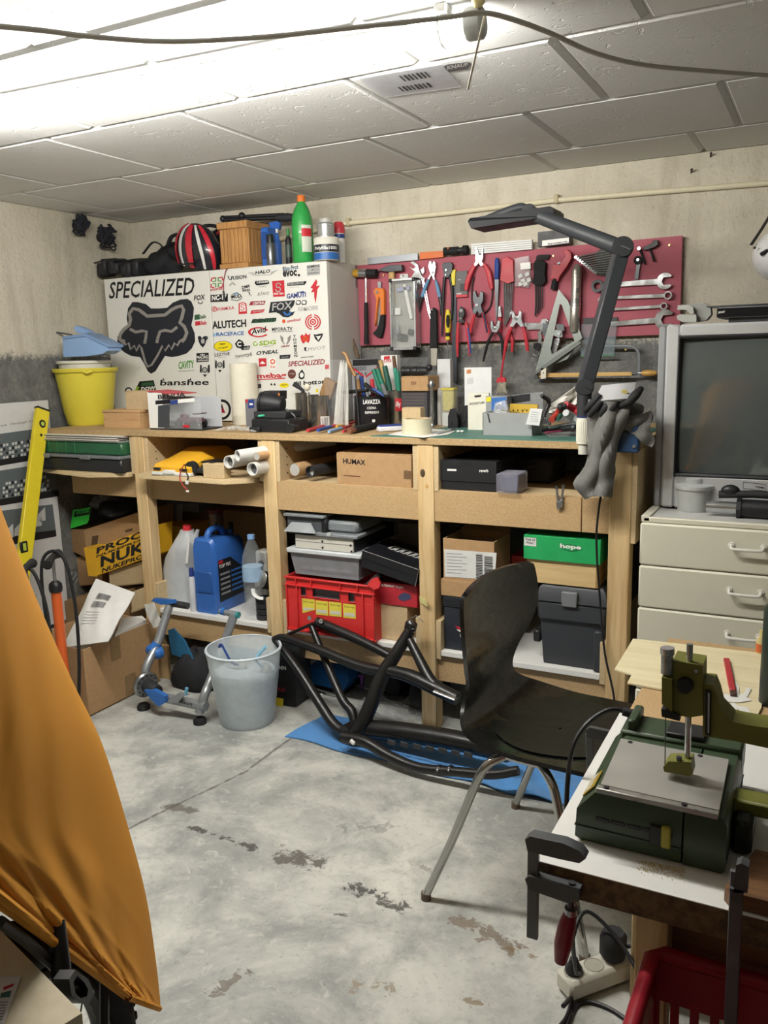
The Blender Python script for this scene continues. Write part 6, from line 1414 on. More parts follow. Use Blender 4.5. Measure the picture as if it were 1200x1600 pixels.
# ------------------------------------------------------------------ shelf just under the bench top
SH=.8545
d=FB(60,190,733,711,2.47,.30,SH);x0,x1=d[0],d[1]
oc=thing('organiser_case','black and grey organiser case on the shelf under the bench left end','case',((x0+x1)/2,2.6,SH))
MB().box(x0,x1,2.47,2.80,SH,d[5]-.012,.005).build('base',pm('case_black','#202226',.45),oc);MB().box(x0-.006,x1+.002,2.462,2.80,d[5]-.012,d[5],.004).build('lid_rim',pm('case_rim','#6c7073',.45),oc)
for u in(.06,.55):MB().box(x0+(x1-x0)*u,x0+(x1-x0)*(u+.12),2.455,2.464,d[5]-.016,d[5]+.002,.002).build('latch',pm('case_rim','#6c7073',.45),oc)
z1=d[5];zg=Py(120,688,2.49).z
gc=thing('green_organiser','green parts tray with a clear lid on the black organiser case','case',((x0+x1)/2,2.6,z1));MB().box(x0+.01,x1-.006,2.485,2.79,z1,zg-.004,.006).build('tray',pm('tray_green','#24593a',.45,var=.3),gc);MB().box(x0+.004,x1,2.478,2.795,zg-.004,zg+.002,.003).build('lid',glassy('lid_clear','#c9d2cc',.1,.3),gc)
for k in range(4):MB().box(x0+.06+k*.05,x0+.063+k*.05,2.483,2.486,z1+.003,zg-.006,.0005).build('divider',pm('divider_green','#2f7a4a',.4),gc)
for k in range(5):
    a=zg+.002+k*.0042;t=thing('magazine',['lowest','second','middle','fourth','topmost'][k]+' of the papers stacked on the green parts tray','paper',((x0+x1)/2,2.6,a),'papers under the bench top');o_=[0,.012,-.008,.02,.006][k]
    MB().box(x0+.005+o_,x1-.02+o_*.8,2.475+abs(o_),2.70,a,a+.0036,.0006).build('sheets',pm('paper_'+str(k),['#c9c5bb','#8f8a85','#d6d3ca','#b7a9a4','#d0cdc4'][k],.6),t)
# bay with the yellow model car
SH=.8605
yc=thing('yellow_model_car','yellow and white model car shell on the shelf','model car',Vector((Py(275,725,2.5).x,2.52,SH)));YC=pm('car_yellow','#e0a92e',.35)
A_=lambda x,y,d=0:Py(x,y,2.47+d)
bx0,bx1=Py(244,728,2.47).x,Py(302,728,2.47).x;W_=bx1-bx0
MB().loft([[Vector((bx0+W_*u,y,SH+z))for u,z in pr]for y,pr in((2.452,((0,.012),(.02,.03),(.3,.033),(.75,.03),(.98,.028),(1,.012))),(2.47,((-.01,.01),(.0,.042),(.3,.048),(.75,.046),(1.0,.04),(1.01,.01))),(2.54,((0,.01),(.03,.055),(.25,.066),(.75,.066),(.97,.052),(1,.01))),(2.62,((0,.01),(.08,.06),(.22,.09),(.78,.09),(.92,.06),(1,.01))),(2.74,((0,.01),(.06,.06),(.25,.085),(.75,.085),(.94,.06),(1,.01))))]).build('shell',YC,yc)
MB().box(bx0-.004,bx1+.004,2.444,2.475,SH,SH+.014,.004).build('bumper',pm('car_white','#dcdcd8',.35),yc);MB().box(bx0+W_*.3,bx0+W_*.62,2.440,2.452,SH+.006,SH+.022,.003).build('plate',pm('car_white','#dcdcd8',.35),yc)
for u in(.12,.82):MB().box(bx0+W_*(u-.09),bx0+W_*(u+.09),2.446,2.455,SH+.020,SH+.029,.002).build('headlight',blk,yc)
t=thing('car_chassis','black model car chassis beside the yellow shell','model car',Vector((Py(325,727,2.5).x,2.52,SH)));cx=Py(320,725,2.49).x
MB().box(cx-.06,cx+.06,2.47,2.58,SH+.012,SH+.03,.004).build('frame',blkm,t)
for s_,w_ in((-.05,0),(.048,0)):MB().lathe([(.008,-.012),(.026,-.012),(.028,-.008),(.028,.008),(.026,.012),(.008,.012)],(cx+s_,2.475,SH+.028),18,axis=(0,1,0)).build('wheel',RUB,t)
for z in(.036,.05):MB().box(cx-.01,cx+.05,2.478,2.56,SH+z,SH+z+.006,.002).build('deck',blk,t)
MB().box(cx-.105,cx-.055,2.455,2.50,SH+.01,SH+.032,.004).build('battery',pm('batt_dark','#2c2f38',.4),t)
for k,(pth,c_)in enumerate((([288,725,283,735,281,748,287,760,293,766],'#b23a3a'),([289,726,291,738,294,745,292,752],'#1d1d1f'))):
    MB().tube(catmull(px_poly(pth,2.435),5),.0022,6).build('lead',pm('lead'+str(k),c_,.5),t);e=Py(pth[-2],pth[-1],2.435);MB().cbox(e+Vector((0,0,-.004)),(.012,.006,.008+.006*k),.001).build('plug',WHITE,t)
t=thing('wood_offcut','pale wooden offcut lying by the paper tubes','offcut',Py(333,730,2.45));d=FB(317,350,731,725,2.448,.04,SH);MB().box(*d,.001).build('block',PLY,t)
def ptube(label,a,ln,r,mat,end,z=None,dirv=(.05,1,0),group='rolled paper tubes under the bench top',closed=False):
    a=Vector(a);t=thing('paper_tube',label,'tube',(a.x,a.y,a.z-r),group);d_=Vector(dirv).normalized()
    if closed:MB().lathe([(0,.003),(r*.93,.003),(r*.96,0),(r,.004),(r,ln),(0,ln)],a,24,axis=d_).build('tube',mat,t);MB().lathe([(0,.001),(r*.9,.001)],a,24,axis=d_).build('end_cap',end,t)
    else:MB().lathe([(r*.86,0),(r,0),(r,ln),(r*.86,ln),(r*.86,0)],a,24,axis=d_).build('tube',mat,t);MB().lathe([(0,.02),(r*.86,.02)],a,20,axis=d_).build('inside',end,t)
    return t
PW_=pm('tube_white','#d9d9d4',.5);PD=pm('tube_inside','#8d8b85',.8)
ptube('left white paper tube on the model car shelf',Py(357,722,2.44),.40,.0235,PW_,PD);ptube('dark-mouthed white tube lying on top of the other tubes',Py(371,712,2.42),.42,.0205,PW_,blkm,dirv=(.45,1,.05));ptube('lowest right paper tube with a grey roll inside',Py(394,733,2.45),.40,.0245,PW_,pm('tube_grey','#7b7d80',.6));ptube('tan-tipped tube pushed against the post',Py(401,713,2.46),.40,.014,pm('tube_tan','#c7a077',.6),WHITE,closed=True)
# bay with the large carton
SH=.8505
ptube('brown tube with a white end cap in the middle bay',Py(460,734,2.55),.45,.0245,CARD,WHITE,closed=True,dirv=(.1,1,.0));ptube('black tube with a white roll inside',Py(484,737,2.54),.45,.0205,blkm,WHITE,dirv=(.12,1,0))
d=FB(527,643,753,709,2.532,.32,SH);t=carton('receiver_carton','long brown carton with black lettering in the middle bay',d,CARD);y_=d[2]-.0008
front_text(t,'HUMAX',(536,724),(571,727),8,y_,INK['black'],.025);patch(t,'bar_label',[631,748,642,749,642,736,631,735],y_,pm('label_brown','#6b5238',.6));patch(t,'print_line',[537,743,563,745,563,744,537,742],y_,INK['brown'])
# right bay
d=FB(690,775,766,720,2.535,.30,SH);t=boxthing('black_seatpost_box','black cardboard box with white lettering in the right bay','box',(d[0],d[1],d[2],d[3],SH,SH+(d[5]-SH)*.30),pm('box_black','#1b1c1f',.5),.001,part='bottom_half');MB().box(d[0]-.002,d[1]+.002,d[2]-.003,d[3],SH+(d[5]-SH)*.30,d[5],.001).build('lid',pm('box_black','#1b1c1f',.5),t)
front_text(t,'reverb',(749,738),(763,738),5,d[2]-.0038,WHITE,.03);patch(t,'logo',[699,735.5,713,736,713,733,699,732.5],d[2]-.0036,WHITE)
d=FB(775,809,769,741,2.505,.10,SH+.003);t=thing('clear_box','clear plastic box sticking out of the right bay','box',((d[0]+d[1])/2,2.55,SH));MB().box(*d,.003).build('shell',glassy('box_clear','#cfcfe0',.06,.2),t);MB().box(d[0]+.005,d[1]-.005,d[2]+.02,d[3]-.005,d[4]+.004,d[5]-.008,.004).build('contents',pm('box_contents','#3f4152',.4),t)
d=FB(795,862,760,716,2.75,.18,SH);t=boxthing('drill_case','dark grey plastic case deep in the right bay','case',d,pm('case_charcoal','#2d2e31',.5),.01,part='body');MB().tube(catmull([(d[0]+.03,2.74,d[5]-.02),(d[0]+.06,2.72,d[5]-.03),(d[0]+.10,2.74,d[5]-.02)],4),.007,8).build('carry_handle',blk,t)
# ------------------------------------------------------------------ lower shelf, left bay
LS=.2945
jy=2.62;c=Py(284,948,jy);jz=LS
jc=thing('white_jerrycan','translucent white jug with a red cap half full of liquid','jug',(c.x,jy,LS));MK=glassy('jug_milk','#d9dde0',.35,.62)
def px_w(a,b,yrow,y):return(Py(a,yrow,y).x,Py(b,yrow,y).x)
rows=[(262,312,948),(260,311,930),(258,309,890),(262,309,872),(272,310,855),(279,309,842),(283,302,832),(284,301,828)]
rg=[]
for a,b,yr in rows:
    xa,xb=px_w(a,b,yr,jy);z=Py((a+b)/2,yr,jy).z;w=(xb-xa)/2;cx=(xa+xb)/2;dp_=.055 if yr>860 else max(w,.02)
    rg.append([Vector((cx+w*sc*math.cos(t_),jy+dp_*math.sin(t_),max(z,LS+.0005)))for t_ in[2*math.pi*k/20 for k in range(20)]for sc in(1,)])
MB().loft(rg).build('jug',MK,jc)
lq=[[Vector((c.x*.03+q.x*.97,jy+(q.y-jy)*.95,q.z+.002))for q in r_]for r_ in rg[:3]];MB().loft(lq).build('liquid',pm('liquid_pale','#aebcc6',.1,var=.02),jc)
MB().tube(catmull(px_poly([281,838,274,848,271,862,272,880,275,890],jy-.02),5),.0075,10).build('handle',MK,jc)
MB().cyl(Py(292.5,829,jy),Py(292.5,821,jy),.0185,.017,18).build('cap',pm('cap_bright_red','#c93038',.4),jc);MB().tube(px_poly([305,842,309,828],jy),[.012,.007],10).build('spout',MK,jc);MB().prism(px_poly([290,880,294,840,297,840,294,880],jy-.052),(0,-.002,0)).build('level_strip',WHITE,jc)
# blue canister (rounded slab, seen corner on)
BL=pm('canister_blue','#3264b0',.35,var=.05,coat=.15)
by2=2.545;f0,f1=Py(306,955,by2).x,Py(340,960,by2).x;zc=Py(325,843,by2).z
cn=thing('blue_canister','big blue oil canister with a moulded handle on the lower shelf','canister',((f0+f1)/2,2.62,LS))
dirx=Vector((f1-f0,0,0));q0=Vector((f0,by2,LS));
def cprof(y,s_=0.,top=zc):return[Vector((f0+.003+s_,y,LS)),Vector((f1-.003-s_,y,LS)),Vector((f1-s_,y,LS+.01)),Vector((f1-s_,y,top-.03)),Vector((f1-.006-s_,y,top-.01)),Vector((f1-.014-s_,y,top)),Vector((f0+.014+s_,y,top)),Vector((f0+.006+s_,y,top-.01)),Vector((f0+s_,y,top-.03)),Vector((f0+s_,y,LS+.01))]
MB().loft([cprof(by2,.008,zc-.01),cprof(by2+.012),cprof(by2+.10,0,zc-.006),cprof(by2+.19,0,zc-.02),cprof(by2+.205,.01,zc-.03)]).build('body',BL,cn)
hm=(f0+f1)/2;MB().tube(catmull([(hm,by2+.03,zc-.01),(hm,by2+.05,zc+.022),(hm,by2+.11,zc+.026),(hm,by2+.135,zc-.008)],5),.013,10).build('handle',BL,cn)
MB().cyl((hm,by2+.17,zc-.025),(hm,by2+.17,zc+.004),.018,seg=16).build('neck',BL,cn)
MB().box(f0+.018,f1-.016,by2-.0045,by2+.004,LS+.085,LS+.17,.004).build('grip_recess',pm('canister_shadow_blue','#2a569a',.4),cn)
MB().box(f0-.012,f0+.002,by2+.01,by2+.04,LS+.13,LS+.165,.004).build('spout_holder',BL,cn)
lx=f1+.0008;MB().prism([(lx,by2+.02,LS+.045),(lx,by2+.185,LS+.05),(lx,by2+.185,LS+.15),(lx,by2+.10,LS+.215),(lx,by2+.02,LS+.215)],(.0008,0,0)).build('label',pm('label_black','#1d1f24',.4),cn)
for k in range(5):
    MB().box(lx+.0008,lx+.0016,by2+.03,by2+.09,LS+.072+k*.02,LS+.08+k*.02,0).build('label_row',pm('row_grey','#8b8d90',.5),cn);MB().box(lx+.0008,lx+.0016,by2+.10,by2+.17,LS+.072+k*.02,LS+.08+k*.02,0).build('label_row',INK['blue'],cn)
m_=MB();m_.text('TOP TEC',(lx+.0014,by2+.025,LS+.182),(0,.075,0),(0,0,.014),.03);m_.build('lettering',WHITE,cn);MB().box(lx+.0008,lx+.0016,by2+.024,by2+.05,LS+.20,LS+.213,0).build('badge',INK['red'],cn)
# slim spray, water bottle
can('slim_spray','slim white spray bottle between the jug and the blue canister','bottle',297,308,946,888,2.55,[('body',[(.9,0),(1,.03),(1,.75),(.5,.85)]),('cap',[(.7,.8),(.7,1),(0,1)])],[pm('spray_white','#c9ccd2',.4),INK['dkblue']],LS)
wy=2.545;c=Py(388,960,wy);wb_=thing('water_bottle','clear water bottle with a pale blue cap and label','bottle',(c.x,wy+.03,LS));CLR=glassy('pet_clear','#d3dde2',.05,.12)
cx=Py(388,900,wy).x;r=RW(371,404,890,wy);h=Py(386,838,wy).z-LS;B0=Vector((cx,wy+.03,LS))
pf=[(r*.7,0),(r*.95,.006)]+[(r*(.95 if k%2 else .9),h*(.04+.045*k))for k in range(8)]+[(r,h*.45),(r,h*.68),(r*.9,h*.76),(r*.55,h*.88),(r*.32,h*.94),(r*.3,h*.955)]
MB().lathe(pf,B0,28).build('bottle',CLR,wb_);MB().lathe([(r*.36,h*.95),(r*.36,h),(0,h)],B0,18).build('cap',pm('cap_sky','#7fa6d6',.4),wb_);MB().lathe([(r*1.01,h*.46),(r*1.01,h*.63)],B0,28).build('label',glassy('label_sky','#a9c8e6',.3,.7),wb_)
# black speaker drum, stacked black cups and white band
c=Py(398,955,2.56);t=thing('stacked_black_pots','stack of small black pots with a white band at the middle post','pots',(Py(407,960,2.56).x,2.58,LS));x_=Py(409,960,2.56).x
for k in range(4):MB().lathe([(.028,0),(.033,.003),(.034,.019),(.03,.021),(0,.021)],(x_,2.58,LS+k*.022),22).build('pot',blkm,t)
MB().tube(catmull([(x_-.035,2.56,LS+.12),(x_-.02,2.545,LS+.105),(x_+.005,2.54,LS+.095),(x_+.02,2.548,LS+.092)],5),.008,8,flat=.5).build('white_band',WHITE,t)
t=thing('round_drum','black round drum tilted on the stacked pots','drum',(x_,2.6,LS+.09));MB().lathe([(0,0),(.033,0),(.035,.004),(.034,.05),(.03,.055),(0,.055)],Py(406,905,2.56),24,axis=(.2,.9,-.35)).build('shell',blk,t);MB().lathe([(.033,-.001),(.036,.001),(.033,.005)],Py(406,905,2.56),24,axis=(.2,.9,-.35)).build('rim',CHROME,t)
t=thing('white_machine_part','white appliance with a black knob behind the drum','appliance',Py(410,950,2.66));d=FB(403,420,955,862,2.66,.06,LS);MB().box(*d,.006).build('case',pm('appl_white','#b8b8b0',.4),t);MB().lathe([(0,0),(.012,0),(.012,.006),(0,.006)],Py(408,880,2.659),16,axis=(0,-1,0)).build('knob',blk,t)
# boxes deep in that bay
d=FB(247,292,900,822,2.80,.2,LS);t=carton('yellow_carton','yellow carton behind the white jug',d,pm('carton_yellow','#c8971f',.6))
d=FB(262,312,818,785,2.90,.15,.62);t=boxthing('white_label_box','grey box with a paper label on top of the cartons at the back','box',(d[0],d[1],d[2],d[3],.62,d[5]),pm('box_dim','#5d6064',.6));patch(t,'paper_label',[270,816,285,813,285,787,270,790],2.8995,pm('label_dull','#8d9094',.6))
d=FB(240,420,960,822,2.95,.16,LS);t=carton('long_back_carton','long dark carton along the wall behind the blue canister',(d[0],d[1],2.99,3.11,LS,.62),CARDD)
t_,b_,r_,h_=tin('tall_coffee_tin','tall metal tin with a red lid behind the blue canister',322,346,880,797,pm('tin_copper','#8f7d6a',.3,.6),LS,yadd=2.80);MB().lathe([(r_*1.05,h_-.012),(r_*1.05,h_+.004),(0,h_+.004)],b_,24).build('lid',pm('lid_dark_red','#6d2a2c',.4),t_);MB().lathe([(r_*1.01,h_*.3),(r_*1.01,h_*.75)],b_,24).build('label',pm('tin_label','#4a4038',.5),t_)
can('clear_cruet','small glass bottle with a dark stopper behind the blue canister','bottle',358,372,900,816,2.78,[('body',[(.9,0),(1,.05),(1,.6),(.5,.75),(.8,.82),(1,.86)]),('stopper',[(.6,.86),(.6,1),(0,1)])],[glassy('cruet_glass','#c9d0d2',.05,.3),blk],LS)
# ------------------------------------------------------------------ lower shelf, middle bay: red crate and stack
cy_=2.50;CRED=pm('crate_red','#c9302f',.4,var=.04)
x0,x1=Py(449,985,cy_).x,Py(586,997,cy_).x;zt_=Py(517,908,cy_).z
cr=thing('red_crate','red plastic stacking crate with four yellow stickers','crate',((x0+x1)/2,cy_+.2,LS))
th=.004;yB=2.92
# front wall with three openings, built as bars around them
def wallbar(a,b,z0,z1,part='front_wall'):MB().box(x0+(x1-x0)*a,x0+(x1-x0)*b,cy_+.006,cy_+.010,LS+(zt_-LS)*z0,LS+(zt_-LS)*z1,.0005).build(part,CRED,cr)
wallbar(0,1,0,.66);wallbar(0,1,.83,1);wallbar(0,.17,.66,.83);wallbar(.24,.31,.66,.83);wallbar(.62,.71,.66,.83);wallbar(.79,1,.66,.83)
for(a,b)in((.17,.24),(.31,.62),(.71,.79)):
    xa,xb=x0+(x1-x0)*a,x0+(x1-x0)*b;za,zb2_=LS+(zt_-LS)*.66,LS+(zt_-LS)*.83
    MB().tube([(xa,cy_+.005,za),(xb,cy_+.005,za),(xb,cy_+.005,zb2_),(xa,cy_+.005,zb2_)],.0028,6,closed=True).build('opening_rim',CRED,cr)
MB().box(x0,x0+th,cy_+.01,yB,LS,zt_,.001).build('side_wall',CRED,cr);MB().box(x1-th,x1,cy_+.01,yB,LS,zt_,.001).build('side_wall',CRED,cr);MB().box(x0,x1,yB-th,yB,LS,zt_,.001).build('rear_wall',CRED,cr);MB().box(x0+th,x1-th,cy_+.01,yB,LS,LS+th,.001).build('bottom',CRED,cr)
MB().box(x0-.004,x1+.004,cy_-.004,cy_+.010,zt_-.006,zt_,.002).build('rim',CRED,cr);MB().box(x0-.002,x1+.002,cy_-.003,cy_+.008,zt_-.034,zt_-.030,.001).build('rim',CRED,cr);MB().box(x0-.002,x1+.002,cy_-.002,cy_+.008,LS,LS+.010,.001).build('rim',CRED,cr)
for u in(.003,.125,.87,.985):MB().box(x0+(x1-x0)*u,x0+(x1-x0)*u+.005,cy_-.002,cy_+.008,LS+.004,zt_-.03,.001).build('rib',CRED,cr)
for u in(.12,.30,.63,.82):MB().box(x0+(x1-x0)*u,x0+(x1-x0)*u+.004,cy_-.003,cy_+.008,zt_-.032,zt_-.004,.001).build('rib',CRED,cr)
MB().box(x0+.01,x1-.01,cy_+.02,cy_+.03,LS+.01,zt_-.01,.002).build('inner_box',pm('inner_grey','#5b626b',.5),cr)
for k,(a,ya)in enumerate(((472,935),(493,938),(514,940),(536,943))):
    fl=[a,ya,a+19.5,ya+2,a+20,ya+24-(6 if k==0 else 0),a+.8,ya+22-(0 if k else-1)]
    patch(cr,'sticker',fl,cy_+.0055,pm('sticker_yellow','#d9cc4a',.5));patch(cr,'sticker_print',[a+2,ya+14,a+18,ya+15.5,a+18,ya+21-(4 if k==0 else 0),a+2,ya+19],cy_+.0047,pm('sticker_ink',['#c9c6b8','#4d4a2c','#8f8c60','#5e5a3a'][k],.6));front_text(cr,'Bosch rouge',(a+2,ya+7),(a+18,ya+8.5),4,cy_+.0047,pm('sticker_letter','#8a7f1e',.5),.02)
# clear storage box on the crate
zt_+=.001;x0,x1=Py(453,905,2.52).x,Py(560,915,2.52).x;z1=Py(500,863,2.52).z
sb=thing('clear_storage_box','translucent storage box with a pale lid standing on the red crate','storage box',((x0+x1)/2,2.65,zt_));MKB=glassy('milky_box','#b9bec4',.25,.42)
MB().loft([[(xa,ya,zz_)for xa,ya in((x0+i,2.53+i),(x1-i,2.53+i),(x1-i,2.86),(x0+i,2.86))]for zz_,i in((zt_,.012),(z1-.012,.0))],caps=True,smooth=False).build('tub',MKB,sb)
MB().box(x0-.010,x1+.014,2.517,2.875,z1-.012,z1+.006,.004).build('lid',pm('lid_milky','#c3c8cc',.35),sb)
MB().box(x0+.03,x1-.05,2.56,2.75,zt_+.012,zt_+.06,.006).build('contents',pm('contents_grey','#6d7278',.5),sb);MB().box(x0+.04,x1-.08,2.56,2.75,zt_+.062,zt_+.075,.003).build('contents',pm('contents_pink','#9b6a70',.5),sb)
z2=z1+.0065;x0,x1=Py(463,862,2.53).x,Py(553,868,2.53).x;z3=Py(508,838,2.53).z
t=thing('metal_drawer_unit','black metal case with a speckled pale front on the storage box','case',((x0+x1)/2,2.65,z2));MB().box(x0-.004,x1,2.535,2.85,z2,z3,.002).build('case',blkm,t);MB().box(x0,x1-.001,2.527,2.535,z2+.001,z3-.001,.001).build('front',pm('speckle_pale','#c6c4ba',.6,var=.3,scale=400),t)
for a,b in((.48,.66),(.48,.2),(.96,.55),(.97,.12)):c=Vector((x0+(x1-x0)*a,2.527,z2+(z3-z2)*b));MB().cyl(c,c+Vector((0,-.003,0)),.0035,seg=10).build('screw',blk,t)
MB().box(x0+.002,x1-.003,2.5262,2.527,z2+(z3-z2)*.52,z2+(z3-z2)*.54,0).build('groove',DSTEEL,t)
GR=pm('case_midgrey','#7f8488',.4);
z4=Py(480,806,2.53).z;xa,xb=Py(442,830,2.51).x,Py(506,834,2.51).x
t=thing('grey_socket_case','open grey plastic case with a sloping silver flap','case',((xa+xb)/2,2.6,z3));MB().box(xa+.006,xb-.004,2.53,2.74,z3+.001,z4,.004).build('body',pm('case_darkgrey','#4c5055',.45),t);MB().prism([Py(443,830,2.505),Py(493,834,2.505),Py(485,818,2.52),Py(455,816,2.52)],(0,.004,.001)).build('flap',pm('flap_silver','#a2a7ab',.35,.3),t);MB().box(xa,xb-.002,2.515,2.75,z4-.004,z4+.006,.003).build('lid',GR,t);MB().box(xb-.02,xb+.002,2.524,2.60,z3+.012,z4-.006,.004).build('handle',blk,t)
xa,xb=Py(495,833,2.53).x,Py(561,838,2.53).x;z5=Py(530,812,2.56).z
t=thing('grey_tool_case','closed grey tool case with a raised lid beside the open case','case',((xa+xb)/2,2.65,z3));MB().box(xa,xb,2.515,2.74,z3+.001,z3+.014,.005).build('base',GR,t);MB().box(xa+.016,xb-.012,2.54,2.73,z3+.014,z5,.010).build('lid',pm('case_steelgrey','#7a8084',.4),t);MB().box(xa+.05,xa+.07,2.511,2.52,z3+.004,z3+.018,.002).build('latch',pm('latch_light','#a9adb0',.4),t)
# red plane, red tool carton, black box, cartons on the right of the bay
d=FB(590,637,1003,945,2.55,.2,LS);t=carton('tan_carton','plain tan carton standing beside the red crate',d,CARD2);zt2=d[5]
d=FB(588,652,946,912,2.545,.2,zt2);d=(d[0],d[1],d[2],d[3],zt2+.0005,d[5]);t=carton('red_tool_carton','red carton picturing a tool, on the tan carton',d,pm('carton_red','#b02733',.45));front_text(t,'ULTRAMAT 14 plus',(595,917),(630,921),5,2.5443,WHITE,.03);patch(t,'tool_picture',[622,932,630,926,640,928,643,935,632,939,624,937],2.5443,pm('pic_navy','#3a4160',.5));patch(t,'side_word',[589,934,593,934,593,922,590,922],2.5443,pm('pic_pink','#c9868c',.5));zt3_=d[5]
rb_=thing('wedge_wiper','red-ended dark wedge lying on the crate corner','wedge',Py(580,915,2.52));MB().prism(px_poly([574,913,580,905,589,902,594,912,592,919,584,922],2.49),(0,.012,0),.003).build('red_end',pm('wedge_red','#d23a3c',.4),rb_);MB().prism(px_poly([566,916,586,898,590,903,572,918],2.503),(0,.10,0),.002).build('body',DSTEEL,rb_)
# tilted black shoe box
sx=thing('black_shoe_box','black shoe box tilted on the red carton, white outlined lettering on its lid','box',Py(610,900,2.56));SB=pm('shoebox_black','#15161b',.45)
o_=Py(562,885,2.51);xv=(Py(649,916,2.51)-o_);up=Vector((-xv.z,0,xv.x)).normalized();hgt=(Py(564,859,2.51)-o_).length;xd=xv.normalized();dp=Vector((0,1,0))
def shoe(a,b,c_):return o_+xd*a+dp*b+up*c_
L_=xv.length
MB().add([shoe(a,b,c_)for c_ in(0,hgt*.98)for a,b in((.003,.003),(L_-.003,.003),(L_-.003,.20),(.003,.20))],[(0,1,2,3),(4,5,6,7),(0,1,5,4),(1,2,6,5),(2,3,7,6),(3,0,4,7)]).build('body',SB,sx)
MB().add([shoe(a,b,c_)for c_ in(hgt*.55,hgt)for a,b in((0,0),(L_,0),(L_,.203),(0,.203))],[(0,1,2,3),(4,5,6,7),(0,1,5,4),(1,2,6,5),(2,3,7,6),(3,0,4,7)]).build('lid',SB,sx)
MB().tube([shoe(0,-.0005,hgt),shoe(L_,-.0005,hgt),shoe(L_,-.0005,0)],.0009,5).build('worn_edge',pm('worn_white','#a9a9a6',.7),sx)
m_=MB()
for k in range(6):
    a=.05+k*.024;pts=[shoe(a,.10,hgt+.0006),shoe(a+.016,.10,hgt+.0006),shoe(a+.024,.145,hgt+.0006),shoe(a+.008,.145,hgt+.0006)];m_.tube(pts,.0022,4,closed=True)
m_.build('lettering',WHITE,sx,kind='stuff')
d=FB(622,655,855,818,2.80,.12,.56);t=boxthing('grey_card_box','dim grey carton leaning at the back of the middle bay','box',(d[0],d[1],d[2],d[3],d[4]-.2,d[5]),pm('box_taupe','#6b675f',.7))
# sticky note on the middle post
t=thing('sticky_note','curled yellow paper note stuck to the middle post','note',Py(663,938,BY));a=Py(656,942,BY-.002);MB().sheet(lambda u,v:a+Vector((.034*u,-.014*u*u-.004*v,-.008*u+.026*v)),6,4,.0006).build('paper',pm('note_yellow','#d8cf8e',.6),t)
# ------------------------------------------------------------------ lower shelf, right bay
d=FB(694,780,1012,935,2.545,.26,LS);t=boxthing('navy_box','dark navy box with a winged emblem on the lower shelf','box',d,pm('box_navy','#262b35',.5),.004,part='body');MB().box(d[0]-.003,d[1]+.003,d[2]-.004,d[3]+.003,d[5]-.04,d[5],.004).build('lid',pm('box_navy2','#20242c',.5),t);zt2=d[5]
patch(t,'wing',[711,978,731,983,731,986,716,983],2.5443,INK['red']);patch(t,'wing',[713,983,731,987,731,990,718,987],2.5443,WHITE);c=Py(723,993,2.5443);MB().holed(circ(c,.010,16),circ(c,.006,16),(0,-.0008,0)).build('ring',pm('emblem_silver','#a9abae',.4),t)
for k in range(2):MB().box(d[0]+.004,d[1]-.004,d[2]-.005,d[2]-.004,d[5]-.03+k*.012,d[5]-.026+k*.012,0).build('lid_groove',blk,t)
d=FB(689,775,932,909,2.54,.2,zt2);d=(*d[:4],zt2+.0005,d[5]);carton('flat_carton','flat brown carton lying on the navy box',d,CARD);zt3=d[5]
d=FB(693,772,908,844,2.545,.16,zt3);d=(*d[:4],zt3+.0005,d[5]);t=carton('open_carton','open brown carton with a large white address label',d,CARD,openn=True);y_=d[2]-.0008
patch(t,'address_label',[694,858,776,864,773,906,695,901],y_,pm('label_white','#d3d4d2',.5))
for k,(a,b)in enumerate((((744,903),(754,866)),((757,905),(770,870)))):
    m_=MB();r3=random.Random(k);z_a,z_b=Py(a[0],a[1],y_).z,Py(b[0],b[1],y_).z;xa,xb=Py(a[0],a[1],y_).x,Py(b[0],b[1],y_).x;z_=z_a
    while z_<z_b:w=r3.uniform(.0015,.004);m_.box(xa,xb,y_-.0012,y_-.0007,z_,min(z_b,z_+w),0);z_+=w+r3.uniform(.0015,.003)
    m_.build('barcode',INK['black'],t,kind='stuff')
for k in range(7):patch(t,'print_line',[698,864+k*5,722+(k*7)%14,865.5+k*5,722+(k*7)%14,866.2+k*5,698,864.8+k*5],y_-.0007,pm('print_dim2','#8d8f90',.6))
MB().box(d[0]+.006,d[1]-.006,d[2]+.006,d[3]-.006,d[4]+.004,d[5]-.03,.004).build('contents',pm('contents_foil','#8d8d88',.4),t)
MB().prism([(d[0],d[3],d[5]),(d[1],d[3],d[5]),(d[1]-.01,d[3]+.03,d[5]+.012),(d[0]+.01,d[3]+.03,d[5]+.012)],(0,0,.003)).build('rear_flap',CARD,t)
d=FB(798,822,898,868,2.72,.08,.62);t=boxthing('red_pack','small red pack between the open carton and the green box','pack',(d[0],d[1],2.72,2.80,d[4]-.2,d[5]),pm('pack_red','#b53a34',.5),.003)
tx0,tx1=Py(843,1030,2.545).x,Py(945,1045,2.545).x;tz1=Py(890,915,2.545).z
tbx=thing('black_tool_box','big charcoal plastic tool box on the lower shelf under the wooden box','tool box',((tx0+tx1)/2,2.7,LS));TBM=pm('toolbox_charcoal','#33363b',.5,var=.06)
MB().loft([[(tx0+i,2.545+i*.6,z),(tx1-i,2.545+i*.6,z),(tx1-i,2.90,z),(tx0+i,2.90,z)]for z,i in((LS,.012),(LS+.02,.010),(LS+(tz1-LS)*.56,.002))],smooth=False).build('tub',TBM,tbx)
